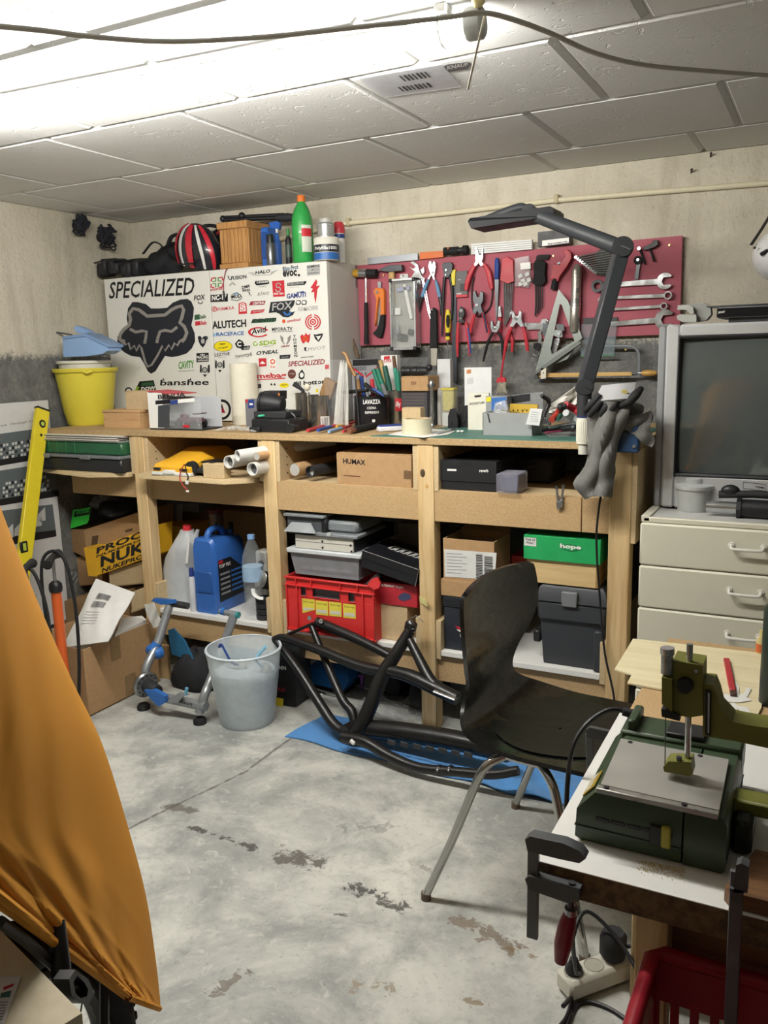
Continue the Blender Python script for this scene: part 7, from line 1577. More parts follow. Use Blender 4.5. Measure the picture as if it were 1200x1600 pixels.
MB().box(tx0-.006,tx1+.004,2.533,2.91,LS+(tz1-LS)*.56,LS+(tz1-LS)*.80,.008).build('upper_tub',TBM,tbx);MB().loft([[(tx0-.008+i,2.53+i,z),(tx1+.006-i,2.53+i,z),(tx1+.006-i,2.91-i,z),(tx0-.008+i,2.91-i,z)]for z,i in((LS+(tz1-LS)*.80,0),(tz1-.012,.008),(tz1,.02))],smooth=False).build('lid',pm('toolbox_lid','#3a3d42',.5),tbx)
MB().box(tx0+.075,tx0+.125,2.522,2.536,LS+(tz1-LS)*.76,LS+(tz1-LS)*.94,.004).build('latch',pm('latch_grey','#73777b',.45),tbx);MB().box(tx1-.035,tx1-.006,2.53,2.55,LS+.002,LS+(tz1-LS)*.5,.010).build('foot_rib',TBM,tbx);MB().box(tx0-.03,tx0-.006,2.57,2.64,LS+.06,LS+.10,.004).build('side_handle',blk,tbx)
d=FB(823,934,921,877,2.54,.22,tz1);d=(*d[:4],tz1+.0005,d[5]);t=boxthing('plain_pine_box','plain pine box on the charcoal tool box','box',d,wood('pine_box','#d9be8c','#c2a068','x',.6,12,False),.001,part='body');MB().box(d[1]-.008,d[1]+.001,d[2]-.001,d[3],d[4]+.001,d[5]-.001,.001).build('end_board',wood('pine_end','#b8975f','#9c7c49','y'),t);zt2=d[5]
d=FB(818,938,876,840,2.53,.22,zt2);d=(*d[:4],zt2+.0005,d[5]);t=boxthing('green_box','bright green cardboard box with an oval logo on the pine box','box',d,pm('box_green','#22a05a',.45),.001,part='lid');MB().box(d[0]+.004,d[1]-.004,d[2]+.004,d[3]-.004,d[4]+.0005,d[4]+.004,.0005).build('tray',WHITE,t)
a=Py(891,856,2.5292);MB().prism([a+Vector((.0245*math.cos(2*math.pi*k/24),0,.0105*math.sin(2*math.pi*k/24)))for k in range(24)],(0,-.0006,0)).build('oval',INK['black'],t);MB().prism([a+Vector((.0225*math.cos(2*math.pi*k/24),-.0007,.009*math.sin(2*math.pi*k/24)))for k in range(24)],(0,-.0005,0)).build('oval_ring',pm('box_green','#22a05a',.45),t);front_text(t,'hope',(875,858),(908,861),9,2.5276,WHITE,.04)
patch(t,'corner_label',[819,852,838,854,838,841,819,839],2.5292,pm('label_white','#d3d4d2',.5));front_text(t,'Tech V3',(821,844),(836,846),3.5,2.5284,INK['black'],.03);front_text(t,'FRONT',(823,849),(834,851),3,2.5284,INK['black'],.03)
# ------------------------------------------------------------------ black moulded plywood chair on chrome legs
CM=Vector((-.754,1.905,0));CL=Vector((.122,.9925,0));CF=Vector((.9925,-.122,0))
def chp(a,b,z):return CM+CF*a+CL*b+Vector((0,0,z))
chair=thing('moulded_chair','black moulded plywood chair on chrome tube legs','chair',CM)
prof=catmull([(.077,.165,.767),(.080,.192,.735),(.087,.198,.655),(.076,.17,.59),(.052,.122,.52),(.040,.128,.474),(.047,.162,.445),(.085,.195,.424),(.18,.203,.411),(.285,.203,.412),(.39,.198,.413),(.425,.18,.404)],4)
def chs(u,v):
    f=u*(len(prof)-1);i=min(len(prof)-2,int(f));q=prof[i].lerp(prof[i+1],f-i);s=v*2-1
    bow=(1-s*s);k=max(0,min(1,(q.z-.45)/.1))
    return chp(q.x-.022*bow*k+.012*(1-k),q.y*s,q.z-.014*bow*(1-k)+(.0 if u>.06 else-.012*s*s*(1-u/.06)))
MB().sheet(chs,56,18,.010).build('seat_shell',pm('lacquer_black','#0d0d0e',.26,var=.1,coat=.1),chair)
def cpad(u,v):
    a=2*math.pi*u;k=.02+.98*v;x=.235+.165*k*math.cos(a);y=.165*k*math.sin(a);f=0
    best=min(prof[22:],key=lambda q:abs(q.x-x));return chp(x,y,best.z-.014*(1-(y/.2)**2)+.0035)
MB().sheet(cpad,40,8).build('seat_pad',pm('pad_charcoal','#161514',.4,var=.1),chair)
CHR=pm('chair_chrome','#b5b5b2',.14,.95,var=.04)
for s in(-1,1):
    MB().tube(catmull([chp(0,.246*s,.012),chp(.06,.225*s,.16),chp(.115,.205*s,.315),chp(.14,.195*s,.365),chp(.175,.17*s,.388)],4),.0105,12).build('leg',CHR,chair)
    MB().tube(catmull([chp(.40,.245*s,.012),chp(.355,.225*s,.18),chp(.315,.205*s,.33),chp(.295,.195*s,.37),chp(.26,.17*s,.388)],4),.0105,12).build('leg',CHR,chair)
    for q in(chp(0,.246*s,0),chp(.40,.245*s,0)):MB().cyl(q,q+Vector((0,0,.018)),.0125,.012,12).build('foot_cap',pm('cap_brown','#5a4a3c',.6),chair)
    MB().tube([chp(.165,.17*s,.388),chp(.27,.17*s,.388)],.0105,10).build('side_rail',CHR,chair)
for a in(.175,.26):MB().tube([chp(a,-.17,.388),chp(a,.17,.388)],.0105,10).build('cross_rail',CHR,chair)
# ------------------------------------------------------------------ frosted waste bin with brushes
bc=Vector((-1.835,2.315,0));bz=Py(378,1010,2.315).z;rt=RW(319,438,1010,2.315);rb0=RW(344,428,1120,2.315);bcx=Py(379,1010,2.315).x
bc.x=(Py(346,1110,2.315).x+Py(428,1115,2.315).x)/2;lean=Vector((bcx-bc.x,0,0))
bn=thing('frosted_bin','frosted translucent plastic bin on the floor','bin',bc);FR=glassy('frosted','#dbe6ec',.5,.42)
pf=[(rb0,0)]+[(rb0+(rt-rb0)*k/9+(.0012 if k%2 else 0),bz*k/9)for k in range(1,10)]+[(rt-.004,bz-.001),(rb0+(rt-rb0)*.5,bz*.5),(rb0-.004,.005),(0,.005)]
MB().lathe(pf,bc,40).build('shell',FR,bn);MB().lathe([(rt,bz-.006),(rt+.003,bz-.003),(rt,bz+.001),(rt-.005,bz),(rt,bz-.006)],bc,40).build('rim',pm('rim_frost','#d0dae0',.3),bn)
MB().lathe([(0,.0),(rb0*.85,.0),(rt*.86,bz*.62),(rt*.8,bz*.66),(0,bz*.64)],bc+Vector((0,0,.008)),28).build('liner',pm('liner_pale','#c9d6de',.35,bmp=.4,bs=12),bn)
for nm,lb,pth,r_,mt in(('blue_brush','dark blue hooked brush handle in the bin',[363,1036,352,1018,346,1007,343,1011],.007,TBLUE),('sky_brush','pale blue brush handle in the bin',[400,1032,408,1018,416,1010],.007,pm('brush_sky','#8fc4e0',.4))):
    t=thing(nm,lb,'brush',Vector((Py(pth[0],pth[1],2.32).x,2.32,.19)));P3=px_poly(pth,2.30);MB().tube(catmull([Vector((P3[0].x+.02,2.33,.2))]+P3,4),r_,10,flat=.6).build('handle',mt,t);MB().ball(Vector((P3[0].x+.02,2.33,.205)),(.02,.015,.02),10,6).build('head',WHITE,t)
# ------------------------------------------------------------------ turbo trainer
TS=pm('trainer_silver','#9b9fa3',.35,.55);TB=pm('trainer_blue','#2f6ab5',.4)
tn=thing('bike_trainer','silver and blue folding bicycle trainer behind the bin','trainer',(-2.06,2.25,0))
f1,f2=Pz(224,1100,.02),Pz(312,1122,.02);h1,h2=Py(266,942,2.42),Py(366,960,2.42);m1=Py(246,1005,2.34)
MB().tube(catmull([h1,m1,Py(228,1045,2.27),f1+Vector((0,.01,.03))],5),.0165,14).build('leg',TS,tn);MB().tube(catmull([h2,Py(352,1000,2.39),Py(330,1060,2.29),Py(320,1085,2.24),f2+Vector((0,0,.02))],5),.0165,14).build('leg',TS,tn)
MB().tube([Py(262,1091,2.23),Py(322,1104,2.225)],.0175,14).build('cross_tube',TS,tn);m_=MB();a,b=Py(279,1098,2.205),Py(300,1103,2.205);m_.text('Satori',a,b-a,Vector((0,0,.011)),.03,.2);m_.build('lettering',INK['black'],tn)
MB().tube(catmull([Py(252,1018,2.345),Py(243,1020,2.325),Py(236,1014,2.335)],4),.024,12).build('blue_sleeve',TB,tn)
MB().tube([m1,Py(238,1018,2.32)],[.0195,.021],14).build('blue_sleeve',TB,tn)
MB().prism(px_poly([236,939,240,935,270,938,272,943,252,945],2.40),(0,.02,0),.004).build('quick_lever',TB,tn)
MB().tube([h1,Py(294,947,2.43)],[.014,.013],14).build('axle_clamp',pm('clamp_dark','#4a4b4d',.3,.6),tn);MB().tube([h2+Vector((.015,0,0)),Py(344,955,2.42)],[.012,.011],14).build('axle_clamp',TS,tn);MB().tube([Py(352,956,2.42),Py(347,955,2.42)],.0145,14).build('clamp_ring',TB,tn);MB().tube([h2+Vector((.022,0,0)),h2+Vector((.012,0,0))],.0125,12).build('clamp_end',pm('clamp_teal','#3c8f94',.4),tn)
ax=Vector((.95,-.3,-.1)).normalized();wc=Py(226,1068,2.24);MB().lathe([(0,-.004),(.044,-.004),(.05,.004),(.05,.012),(.044,.018),(.02,.02),(0,.02)],wc,32,axis=ax).build('flywheel',pm('fly_steel','#8f9294',.3,.8),tn)
for k in range(12):a=2*math.pi*k/12;x_,y_=MB().frame_of(ax);q=wc+(x_*math.cos(a)+y_*math.sin(a))*.038+ax*.0185;MB().cyl(q,q+ax*.0015,.0035,seg=8).build('vent_hole',blk,tn)
MB().lathe([(.024,.018),(.026,.03),(.026,.085),(.022,.09),(0,.09)],wc,20,axis=ax).build('roller',blkm,tn);MB().prism(px_poly([225,1078,240,1078,258,1088,258,1098,248,1104,236,1094],2.19),(0,.02,0),.005).build('blue_pedal',TB,tn);MB().prism(px_poly([262,1094,280,1082,286,1088,278,1098,264,1100],2.20),(0,.015,0),.003).build('bracket',TS,tn)
for q in(f1,f2):MB().lathe([(.024,0),(.024,.014),(.018,.022),(0,.022)],(q.x,q.y,0),18).build('rubber_foot',RUB,tn)
t=thing('blue_splash_guard','dark teal plastic guard leaning behind the trainer leg','guard',Py(275,1030,2.45));MB().prism(px_poly([262,985,270,982,288,1002,301,1030,298,1033,268,1022],2.45),(0,.01,0),.003).build('sheet',pm('guard_teal','#23658c',.4),t)
t=thing('black_saddle_bag','black fabric bag lying beneath the bench behind the trainer','bag',(Py(305,1075,2.42).x,2.47,0));fn,a_,b_=lump((Py(302,1070,2.47).x,2.50,.055),(.10,.09,.10),31,.2,flat=.54);MB().sheet(fn,a_,b_).build('bag',cloth_black,t);MB().tube(catmull(px_poly([292,1075,290,1090,300,1096,308,1092],2.40),4),.007,8).build('clip',pm('clip_sky','#6fb0cf',.4),t)
t=thing('white_rag','white paper rag hanging beside the trainer lever','rag',Py(235,970,2.38));MB().sheet(lambda u,v:Py(225+16*u+14*v,945-3*u+36*v,2.385+.01*math.sin(4*u+7*v)),8,14,.003).build('rag',pm('rag_white','#d8d8d2',.8),t)
t=thing('loose_board','brown board standing on edge under the first bay','board',(-2.36,2.53,0));MB().box(-2.385,-2.33,2.50,2.515,0,.145,.001).build('board',MDF,t)
# ------------------------------------------------------------------ blue towel and bicycle frame lying on it
tw=thing('blue_towel','blue towel spread on the floor under the bicycle frame','towel',(-1.1,2.35,0))
A0,A1,B0_,B1=Pz(445,1152,0),Pz(905,1268,0),Pz(508,1118,0),Vector((-.55,2.49,0))
def tfn(u,v):
    q=A0.lerp(A1,u).lerp(B0_.lerp(B1,u),v);k=max(0,u-.45)*1.8
    return Vector((q.x,q.y+.008*math.sin(u*21)*(1-v),.004+.004*abs(math.sin(u*9+v*4))+k*.010*(1+math.sin(u*38+v*11))*(1-.6*v)))
MB().sheet(tfn,70,24,.004).build('cloth',pm('towel_blue','#4a88c6',.9,bmp=.8,bs=240,sheen=.3),tw)
bf=thing('bicycle_frame','black mountain bike frame lying on the blue towel','bicycle frame',(-1.36,2.32,.01));CB=pm('frame_black','#111112',.38,var=.15,coat=.1)
def fp(x,y):return Py(x,y,2.46-.22*(y-970)/225)
def ft(part,flat,rad,fl=1.,dy=0.):
    P3=[fp(flat[i],flat[i+1])+Vector((0,dy,0))for i in range(0,len(flat),2)];MB().tube(catmull(P3,5),[q*1.2 for q in rad]if isinstance(rad,list)else rad,12,flat=fl).build(part,CB,bf)
ft('chain_stay',[432,1002,465,1045,500,1100,522,1132,546,1148],[.011,.014,.015,.016,.017]);ft('seat_stay',[428,1000,445,997,490,1012,560,1040,605,1050],[.012,.013,.014,.015,.016]);ft('rocker',[484,978,540,1002,580,1022,608,1037],[.016,.015,.014,.013],dy=.05);ft('link',[432,1000,455,990,482,978],.006,dy=.03);ft('far_stay',[478,984,500,1040,525,1098,540,1118,545,1140],[.010,.011,.013,.014,.012],dy=.04)
ft('seat_tube',[641,985,620,1020,598,1055,580,1100,562,1138,548,1150],[.016,.018,.021,.021,.021,.02]);ft('top_tube',[600,1046,640,1056,680,1075,715,1092],[.016,.019,.020,.018]);ft('gusset_tube',[640,1000,655,1030,672,1062,690,1080],[.012,.014,.016,.016]);ft('down_tube',[552,1143,620,1150,700,1162,790,1182],[.026,.028,.027,.026],dy=.03);ft('lower_stay',[550,1140,585,1148,620,1168,665,1186,720,1192,780,1196,820,1190],[.017,.016,.014,.013,.0125,.0125,.012],dy=-.06)
MB().lathe([(.012,-.03),(.024,-.03),(.024,.03),(.012,.03)],fp(545,1143)+Vector((0,.01,.004)),20,axis=(.2,1,0)).build('bottom_bracket',CB,bf);MB().lathe([(.017,-.012),(.021,-.012),(.021,.01),(.017,.01)],fp(642,978),20,axis=(.25,0,.9)).build('seat_clamp',CB,bf);MB().tube(px_poly([642,966,650,962,662,972],2.45),.0016,6).build('wire',CHROME,bf)
for x_ in(699,716):q=fp(x_,1190)+Vector((0,-.06,0));MB().lathe([(.0128,-.004),(.0165,-.004),(.0165,.004),(.0128,.004)],q,16,axis=(1,-.1,0)).build('clamp_ring',CB,bf);MB().ball(q+Vector((0,-.016,.008)),.0045,8,5).build('bolt',CHROME,bf)
for x_,y_ in((479,966),(497,971)):MB().lathe([(.004,-.004),(.008,-.004),(.008,.004),(.004,.004)],fp(x_,y_+2)+Vector((0,.02,0)),12,axis=(.3,-1,0)).build('pivot',STEEL,bf)
MB().tube([fp(683,1079)+Vector((0,-.019,.006)),fp(716,1092)+Vector((0,-.019,.006))],[.011,.012],10,flat=.5).build('shock_insert',pm('insert_silver','#8e8f8d',.3,.7),bf);MB().cyl(fp(645,985),fp(640,972),.013,seg=14).build('seat_bore',DSTEEL,bf)
q0,q1=fp(566,1146)+Vector((0,-.078,.01)),fp(572,1150)+Vector((0,-.078,.006));MB().bar(q0,q1,.010,.012,.002).build('white_mark',WHITE,bf)
for k in range(7):q=fp(612+k*20,1158+k*3.2)+Vector((0,-.002,-.004));MB().cbox(q,(.028,.004,.017),.001,Euler((0,R(6),0)).to_matrix()).build('decal_block',pm('decal_grey','#3c3c3e',.4),bf)
# ------------------------------------------------------------------ under the bench, on the floor
t=thing('black_shop_bag','black carrier bag with a yellow tag on the floor','bag',(Py(452,1110,2.5).x,2.5,0));xa,xb=Py(433,1108,2.48).x,Py(463,1112,2.48).x
MB().loft([[(xa,2.47,.001),(xb,2.48,.001),(xb,2.60,.001),(xa,2.60,.001)],[(xa-.006,2.475,.14),(xb+.008,2.48,.14),(xb+.006,2.58,.14),(xa-.004,2.58,.14)],[(xa-.005,2.49,.25),(xb+.02,2.49,.24),(xb+.02,2.55,.24),(xa-.002,2.55,.25)]],smooth=False).build('bag',pm('bag_black','#1b1c1f',.5,bmp=.4,bs=20),t);patch(t,'yellow_tag',[428,1105,442,1107,443,1092,430,1089],2.465,TYEL);front_text(t,'NN',(436,1046),(447,1047),6,2.466,WHITE,.03);front_text(t,'RE',(433,1080),(446,1081),6,2.466,INK['dred'],.03)
t=thing('blue_tool_pouch','blue plastic toe-clip pedal box with a silver wire bail','pedal',(Py(525,1080,2.68).x,2.7,0));xa,xb=Py(482,1078,2.66).x,Py(540,1085,2.66).x;za=Py(510,1068,2.66).z;zz_=Py(510,1044,2.66).z
MB().prism([(xa,2.64,za),(xb,2.64,za-.01),(xb+.02,2.66,zz_-.03),(xb,2.68,zz_-.01),(xa+.01,2.66,zz_)],(0,.1,0),.006).build('shell',pm('pedal_blue','#2b74c0',.35),t);MB().tube([(xa,2.63,za+.02),(xa+.03,2.62,za+.015),(xa+.02,2.62,za-.005),(xb-.03,2.62,za-.02),(xb,2.62,za-.018),(xb,2.62,za+.005),(xb-.03,2.62,za+.012)],.003,8).build('wire_bail',CHROME,t);MB().box(xa+.02,xb,2.66,2.8,.001,za-.012,.008).build('base',blkm,t);MB().cbox((xa+.07,2.64,za-.035),(.05,.03,.012),.003).build('cleat',STEEL,t)
t=thing('purple_part','purple anodised bike part lying in the dark under the bench','part',(Py(570,1100,2.75).x,2.75,0));a=Py(566,1108,2.72);a.z=0.003;MB().tube([a,a+Vector((.004,0,.055))],[.006,.009],10).build('body',pm('anodised_purple','#8a5aa6',.3,.6),t);MB().tube([a+Vector((-.03,.01,.012)),a+Vector((.04,.01,.004))],.004,8).build('lever',STEEL,t);MB().cbox(a+Vector((0,0,.058)),(.03,.012,.012),.003).build('clamp',pm('anodised_purple','#8a5aa6',.3,.6),t)
t=thing('plastic_wrap','crumpled clear plastic wrap on the floor behind the bike frame','film',Pz(600,1118,0));a,b=Pz(548,1112,0),Pz(655,1128,0)
MB().sheet(lambda u,v:Vector((a.x+(b.x-a.x)*u,2.53+.16*v,.003+.018*abs(math.sin(u*19+3*math.sin(v*9)))*abs(math.sin(v*8+u*5)))),44,20).build('film',glassy('wrap_film','#e2e6e8',.06,.14),t)
for k,(x,y,lb,yy)in enumerate(((612,1105,'left and larger',2.74),(651,1125,'right, half behind the post',2.66))):
    c=Py(x,y-10,yy-.05);t=thing('black_shoe',lb+' of two black shoes under the bench','shoe',(c.x,yy+.06,0));w=.042
    def sect(y_,wd,z0,z1,dx=0.):return[Vector((c.x+dx+wd*math.cos(a),yy+y_,(z0+z1)/2+(z1-z0)/2*math.sin(a)))for a in[2*math.pi*j/16 for j in range(16)]]
    MB().loft([sect(-.05,.012,.02,.06),sect(-.045,.034,.012,.10),sect(-.02,.042,.012,.135),sect(.03,.042,.012,.13),sect(.09,.046,.012,.085),sect(.16,.046,.012,.07),sect(.20,.02,.015,.05)]).build('upper',pm('shoe_black','#1c1c1e',.7,bmp=.3),t)
    MB().loft([[Vector((c.x+wd*math.cos(a),yy+y_,z))for a in[2*math.pi*j/2+.0 for j in range(2)]for z in((0.,.02)if a==0 else(.02,0.))]for y_,wd in((-.055,.02),(-.04,.04),(.03,.044),(.1,.049),(.17,.046),(.21,.02))]).build('sole',pm('sole_grey','#3c3c3c',.7),t);MB().tube(catmull([(c.x-.03,yy-.03,.115),(c.x,yy-.055,.128),(c.x+.03,yy-.03,.115)],4),.004,6).build('heel_loop',pm('loop_grey','#8d8d8a',.6),t)
# ------------------------------------------------------------------ cartons piled under the left end of the bench
def quadbox(t,part,q,depth,mat):
    """box whose front face is the photo quad q on plane y, pushed back by depth"""
    return MB().prism(q,(0,depth,0)).build(part,mat,t)
zb_=Py(140,1018,2.087).z;t=carton('big_carton','big open brown carton holding parcels on the floor',(-2.66,-2.352,2.09,2.47,.001,zb_),CARD,openn=True);a=Vector((-2.3515,2.22,zb_));MB().box(-2.3515,-2.3505,2.22,2.27,zb_-.09,zb_-.002,0).build('tape',pm('brown_tape','#8d7350',.3),t);MB().box(-2.3515,-2.3505,2.28,2.34,.005,.09,0).build('tape',pm('brown_tape','#8d7350',.3),t)
MB().box(-2.655,-2.357,2.095,2.465,.006,zb_-.07,.01).build('filling',pm('dim_paper','#9b948a',.7),t)
ev=thing('white_envelope','padded white mailing envelope leaning out of the big carton','envelope',Py(150,1000,2.25));E=[Px(98,1010,-2.62),Pz(165,1015,zb_-.01),None,None]
e0,e1,e2,e3=Py(98,1012,2.12),Py(168,1002,2.12),Py(211,926,2.36),Py(150,904,2.36)
nrm_=(e1-e0).cross(e3-e0).normalized()
MB().sheet(lambda u,v:e0.lerp(e1,u).lerp(e3.lerp(e2,u),v)-nrm_*(.02*math.sin(math.pi*u)*math.sin(math.pi*v)+.003*math.sin(u*17+v*9)*math.sin(math.pi*v))*(1 if nrm_.y>0 else-1),24,24,.004).build('envelope',pm('envelope_white','#dcdcd9',.5,bmp=.3,bs=40),ev)
def onenv(u,v,k=.004):return e0.lerp(e1,u).lerp(e3.lerp(e2,u),v)-nrm_*(.02*math.sin(math.pi*u)*math.sin(math.pi*v)+k)*(1 if nrm_.y>0 else-1)
m_=MB()
for(u0,u1,v0,v1)in((.3,.62,.70,.80),(.3,.62,.56,.66)):
    for k in range(11):a=u0+(u1-u0)*k/11;m_.add([onenv(a,v0),onenv(a+.016,v0),onenv(a+.016,v1),onenv(a,v1)],[(0,1,2,3)])
for k in range(5):m_.add([onenv(.25,.30+k*.045),onenv(.6,.30+k*.045),onenv(.6,.305+k*.045),onenv(.25,.305+k*.045)],[(0,1,2,3)])
m_.build('address_print',pm('print_dim3','#55565a',.6),ev,kind='stuff')
t=thing('small_parcel','small white parcel with a bar code in the big carton','parcel',Vector((-2.44,2.36,zb_-.03)));a0,a1,a2,a3=Py(180,992,2.25),Py(228,968,2.44),Py(222,962,2.46),Py(190,965,2.40);MB().prism([a0,a1,a2,a3],(0,0,-.02)).build('parcel',pm('envelope_white','#dcdcd9',.5),t)
cy0=2.678
q=px_poly([112,828,221,796,222,850,142,870,114,862],cy0)
t=thing('label_carton','brown carton with small print wedged above the yellow carton','box',Py(160,860,cy0));quadbox(t,'body',px_poly([131,828,221,799,223,852,136,872],cy0),.2,CARD);quadbox(t,'end',px_poly([111,827,131,828,136,872,114,862],cy0+.002),.2,CARDD);patch(t,'print',[143,852,152,850,154,836,144,838],cy0-.0008,pm('print_brown','#5a4630',.6));patch(t,'print',[196,832,207,829,207,825,196,828],cy0-.0008,pm('print_brown','#5a4630',.6))
t=thing('lettered_yellow_carton','yellow carton covered with bold black lettering','box',Py(180,890,cy0-.03));yq=2.582;YN=pm('carton_amber','#e2ac24',.5);A_,B_2,C_,D_=(Py(*p_,yq)for p_ in((150,900),(246,866),(246,820),(146,857)))
MB().prism([A_,B_2,C_,D_],(0,.09,0),0).build('body',YN,t);MB().prism(px_poly([131,856,148,857,152,901,138,900],yq-.0005),(0,.088,0)).build('end',YN,t);dx=(B_2-A_);dz=D_-A_
for s_,v0,h_,u0 in(('NUKE',.24,.38,.09),('PROOF',.76,.22,.04),('NUKEPROOF',.64,.08,.03),('NUKEPROOF',.03,.16,.1)):
    m_=MB();m_.text(s_,A_+dx*u0+dz*v0+Vector((0,-.0008,0)),dx*(.97-u0),dz*h_+dx*.02,.035);m_.build('lettering',INK['black'],t)
t=thing('green_hang_tag','neon green hang tag standing on the cartons','tag',Py(125,822,cy0));MB().prism(px_poly([110,826,114,797,141,793,139,812,136,818],cy0-.004),(0,.002,0)).build('card',pm('neon_green','#3fe04a',.5),t);patch(t,'black_band',[115,808,117,799,141,795,139,804],cy0-.0048,INK['black']);front_text(t,'SIZE',(119,804),(139,800),4,cy0-.0056,pm('neon_green','#3fe04a',.5),.02)
t=thing('black_bin_bag','black crumpled bag stuffed on top of the cartons','bag',(Py(180,800,2.76).x,2.76,Py(180,815,2.76).z));fn,a_,b_=lump(Py(185,797,2.77),(.13,.07,.042),41,.25,36,18);MB().sheet(fn,a_,b_).build('bag',pm('binbag','#1f2126',.45,bmp=.6,bs=18),t);fn,a_,b_=lump(Py(163,786,2.80),(.07,.06,.03),43,.3,24,14);MB().sheet(fn,a_,b_).build('clear_bag',glassy('bag_clear','#b9bcc0',.2,.4),t)
for k,(fl,yy,mt,lb)in enumerate((([98,872,160,866,160,912,100,918],2.70,CARD,'upper carton under the label carton'),([95,940,201,922,203,978,97,985],2.58,CARDD,'wide flat carton above the big carton'),([170,893,222,877,224,912,172,917],2.60,CARD2,'open-flapped carton below the yellow carton'),([205,925,232,915,232,948,206,958],2.53,PLY,'stack of wooden boards beside the first post'))):
    t=thing('stacked_carton',lb,'box',Py(fl[0],fl[7],yy));q=px_poly(fl,yy);quadbox(t,'body',q,.22,mt);MB().prism([q[3]+Vector((0,-.002,.004)),q[2]+Vector((0,-.002,.004)),q[2]+Vector((0,-.002,.012)),q[3]+Vector((0,-.002,.012))],(0,.01,0)).build('flap_edge',mt,t)
t=thing('foil_strip','strip of shiny foil on the cartons','foil',Py(115,900,2.5));MB().sheet(lambda u,v:Py(109+10*u+4*v,894+18*v,2.46+.008*math.sin(u*9+v*13)),8,10,.0008).build('foil',pm('foil','#c9cbcc',.2,.8,bmp=.5),t)
# ------------------------------------------------------------------ left wall: poster board, spirit level, two floor pumps
PX_=WX+.02
ps=thing('poster_board','white poster board with grey architectural model pictures leaning on the left wall','poster',(PX_,2.3,.3));c0=Px(73,625,PX_);c1=Px(112,900,PX_)
MB().box(PX_,PX_+.008,1.75,c0.y,.15,c0.z,.001).build('panel',pm('poster_white','#cfd0d0',.5),ps)
def pq(part,fl,mat,k=.0008):MB().prism([Px(fl[i],fl[i+1],PX_+.008)for i in range(0,len(fl),2)],(k,0,0)).build(part,mat,ps)
PGR=pm('poster_grey','#5d6568',.6);PBK=pm('poster_black','#1c1d20',.6);PWH=pm('poster_pale','#c6c8c6',.6)
pq('picture',[-60,686,72,668,80,712,-60,734],PGR);pq('picture_base',[-60,727,79,706,80,714,-60,738],PBK,.001);pq('picture',[-60,745,84,722,92,770,-60,796],PGR);pq('picture_base',[-60,790,91,765,92,775,-60,800],PBK,.001);pq('picture',[-60,806,82,788,88,836,-60,862],PGR);pq('picture_base',[-60,846,87,828,88,838,-60,866],PBK,.001)
a,b=Px(1,668,PX_+.0085),Px(60,659,PX_+.0085);m_=MB();m_.text('ock  Christoph Dock',a,b-a,Vector((0,0,.012)),-.004);m_.build('lettering',PBK,ps)
for j,(yb_,x0_,sl)in enumerate(((718,0,-.16),(778,4,-.17))):
    for i in range(16):
        for r2 in range(4):
            if(i*7+r2*3+j)%5==0:continue
            x_=x0_+i*4.6;y_=yb_+sl*i*4.6-r2*6.5;pq('model_block',[x_,y_,x_+3.4,y_-.5,x_+3.4,y_-4.6,x_,y_-4],PWH if(i+r2)%3 else PBK,.0014)
for x_,y_ in((8,842),(22,838),(36,833),(52,824),(58,816)):pq('model_step',[x_,y_,x_+13,y_-3,x_+12,y_-24,x_+1,y_-12],PWH,.0014)
# spirit level
lv=thing('spirit_level','long yellow spirit level leaning on the left wall','spirit level',(-2.9,2.3,0));LV=pm('level_yellow','#d9c62c',.4);l0,l1=Px(66,640,-2.93),Px(30,935,-2.80);d_=(l0-l1).normalized();l1=l1-d_*.3
nrm=Vector((.85,-.5,.1));
MB().bar(l0,l1,.022,.062,.003,up=(0,1,.25)).build('beam',LV,lv);MB().bar(l0+d_*.006,l0-d_*.004,.024,.064,.002,up=(0,1,.25)).build('end_cap',blk,lv)
fr_=Vector((1,0,0))-d_*d_.x;fr_.normalize();side=d_.cross(fr_)
for k,r_ in((.065,.017),(.115,.006)):c=l0-d_*k+fr_*.0115;MB().lathe([(0,0),(r_,0),(r_,.0015),(0,.0015)],c,18,axis=fr_).build('vial_window',blk,lv);(k<.1)and MB().lathe([(0,0),(.009,0),(.009,.001),(0,.001)],c+fr_*.0012,14,axis=fr_).build('vial',pm('vial_green','#b5c94a',.2),lv)
c=Px(35,855,-2.83);MB().cbox(c+fr_*.008,(.008,.035,.045),.003).build('vial_window',blk,lv);MB().cbox(c+fr_*.013,(.004,.014,.03),.003).build('vial',pm('vial_green','#b5c94a',.2),lv)
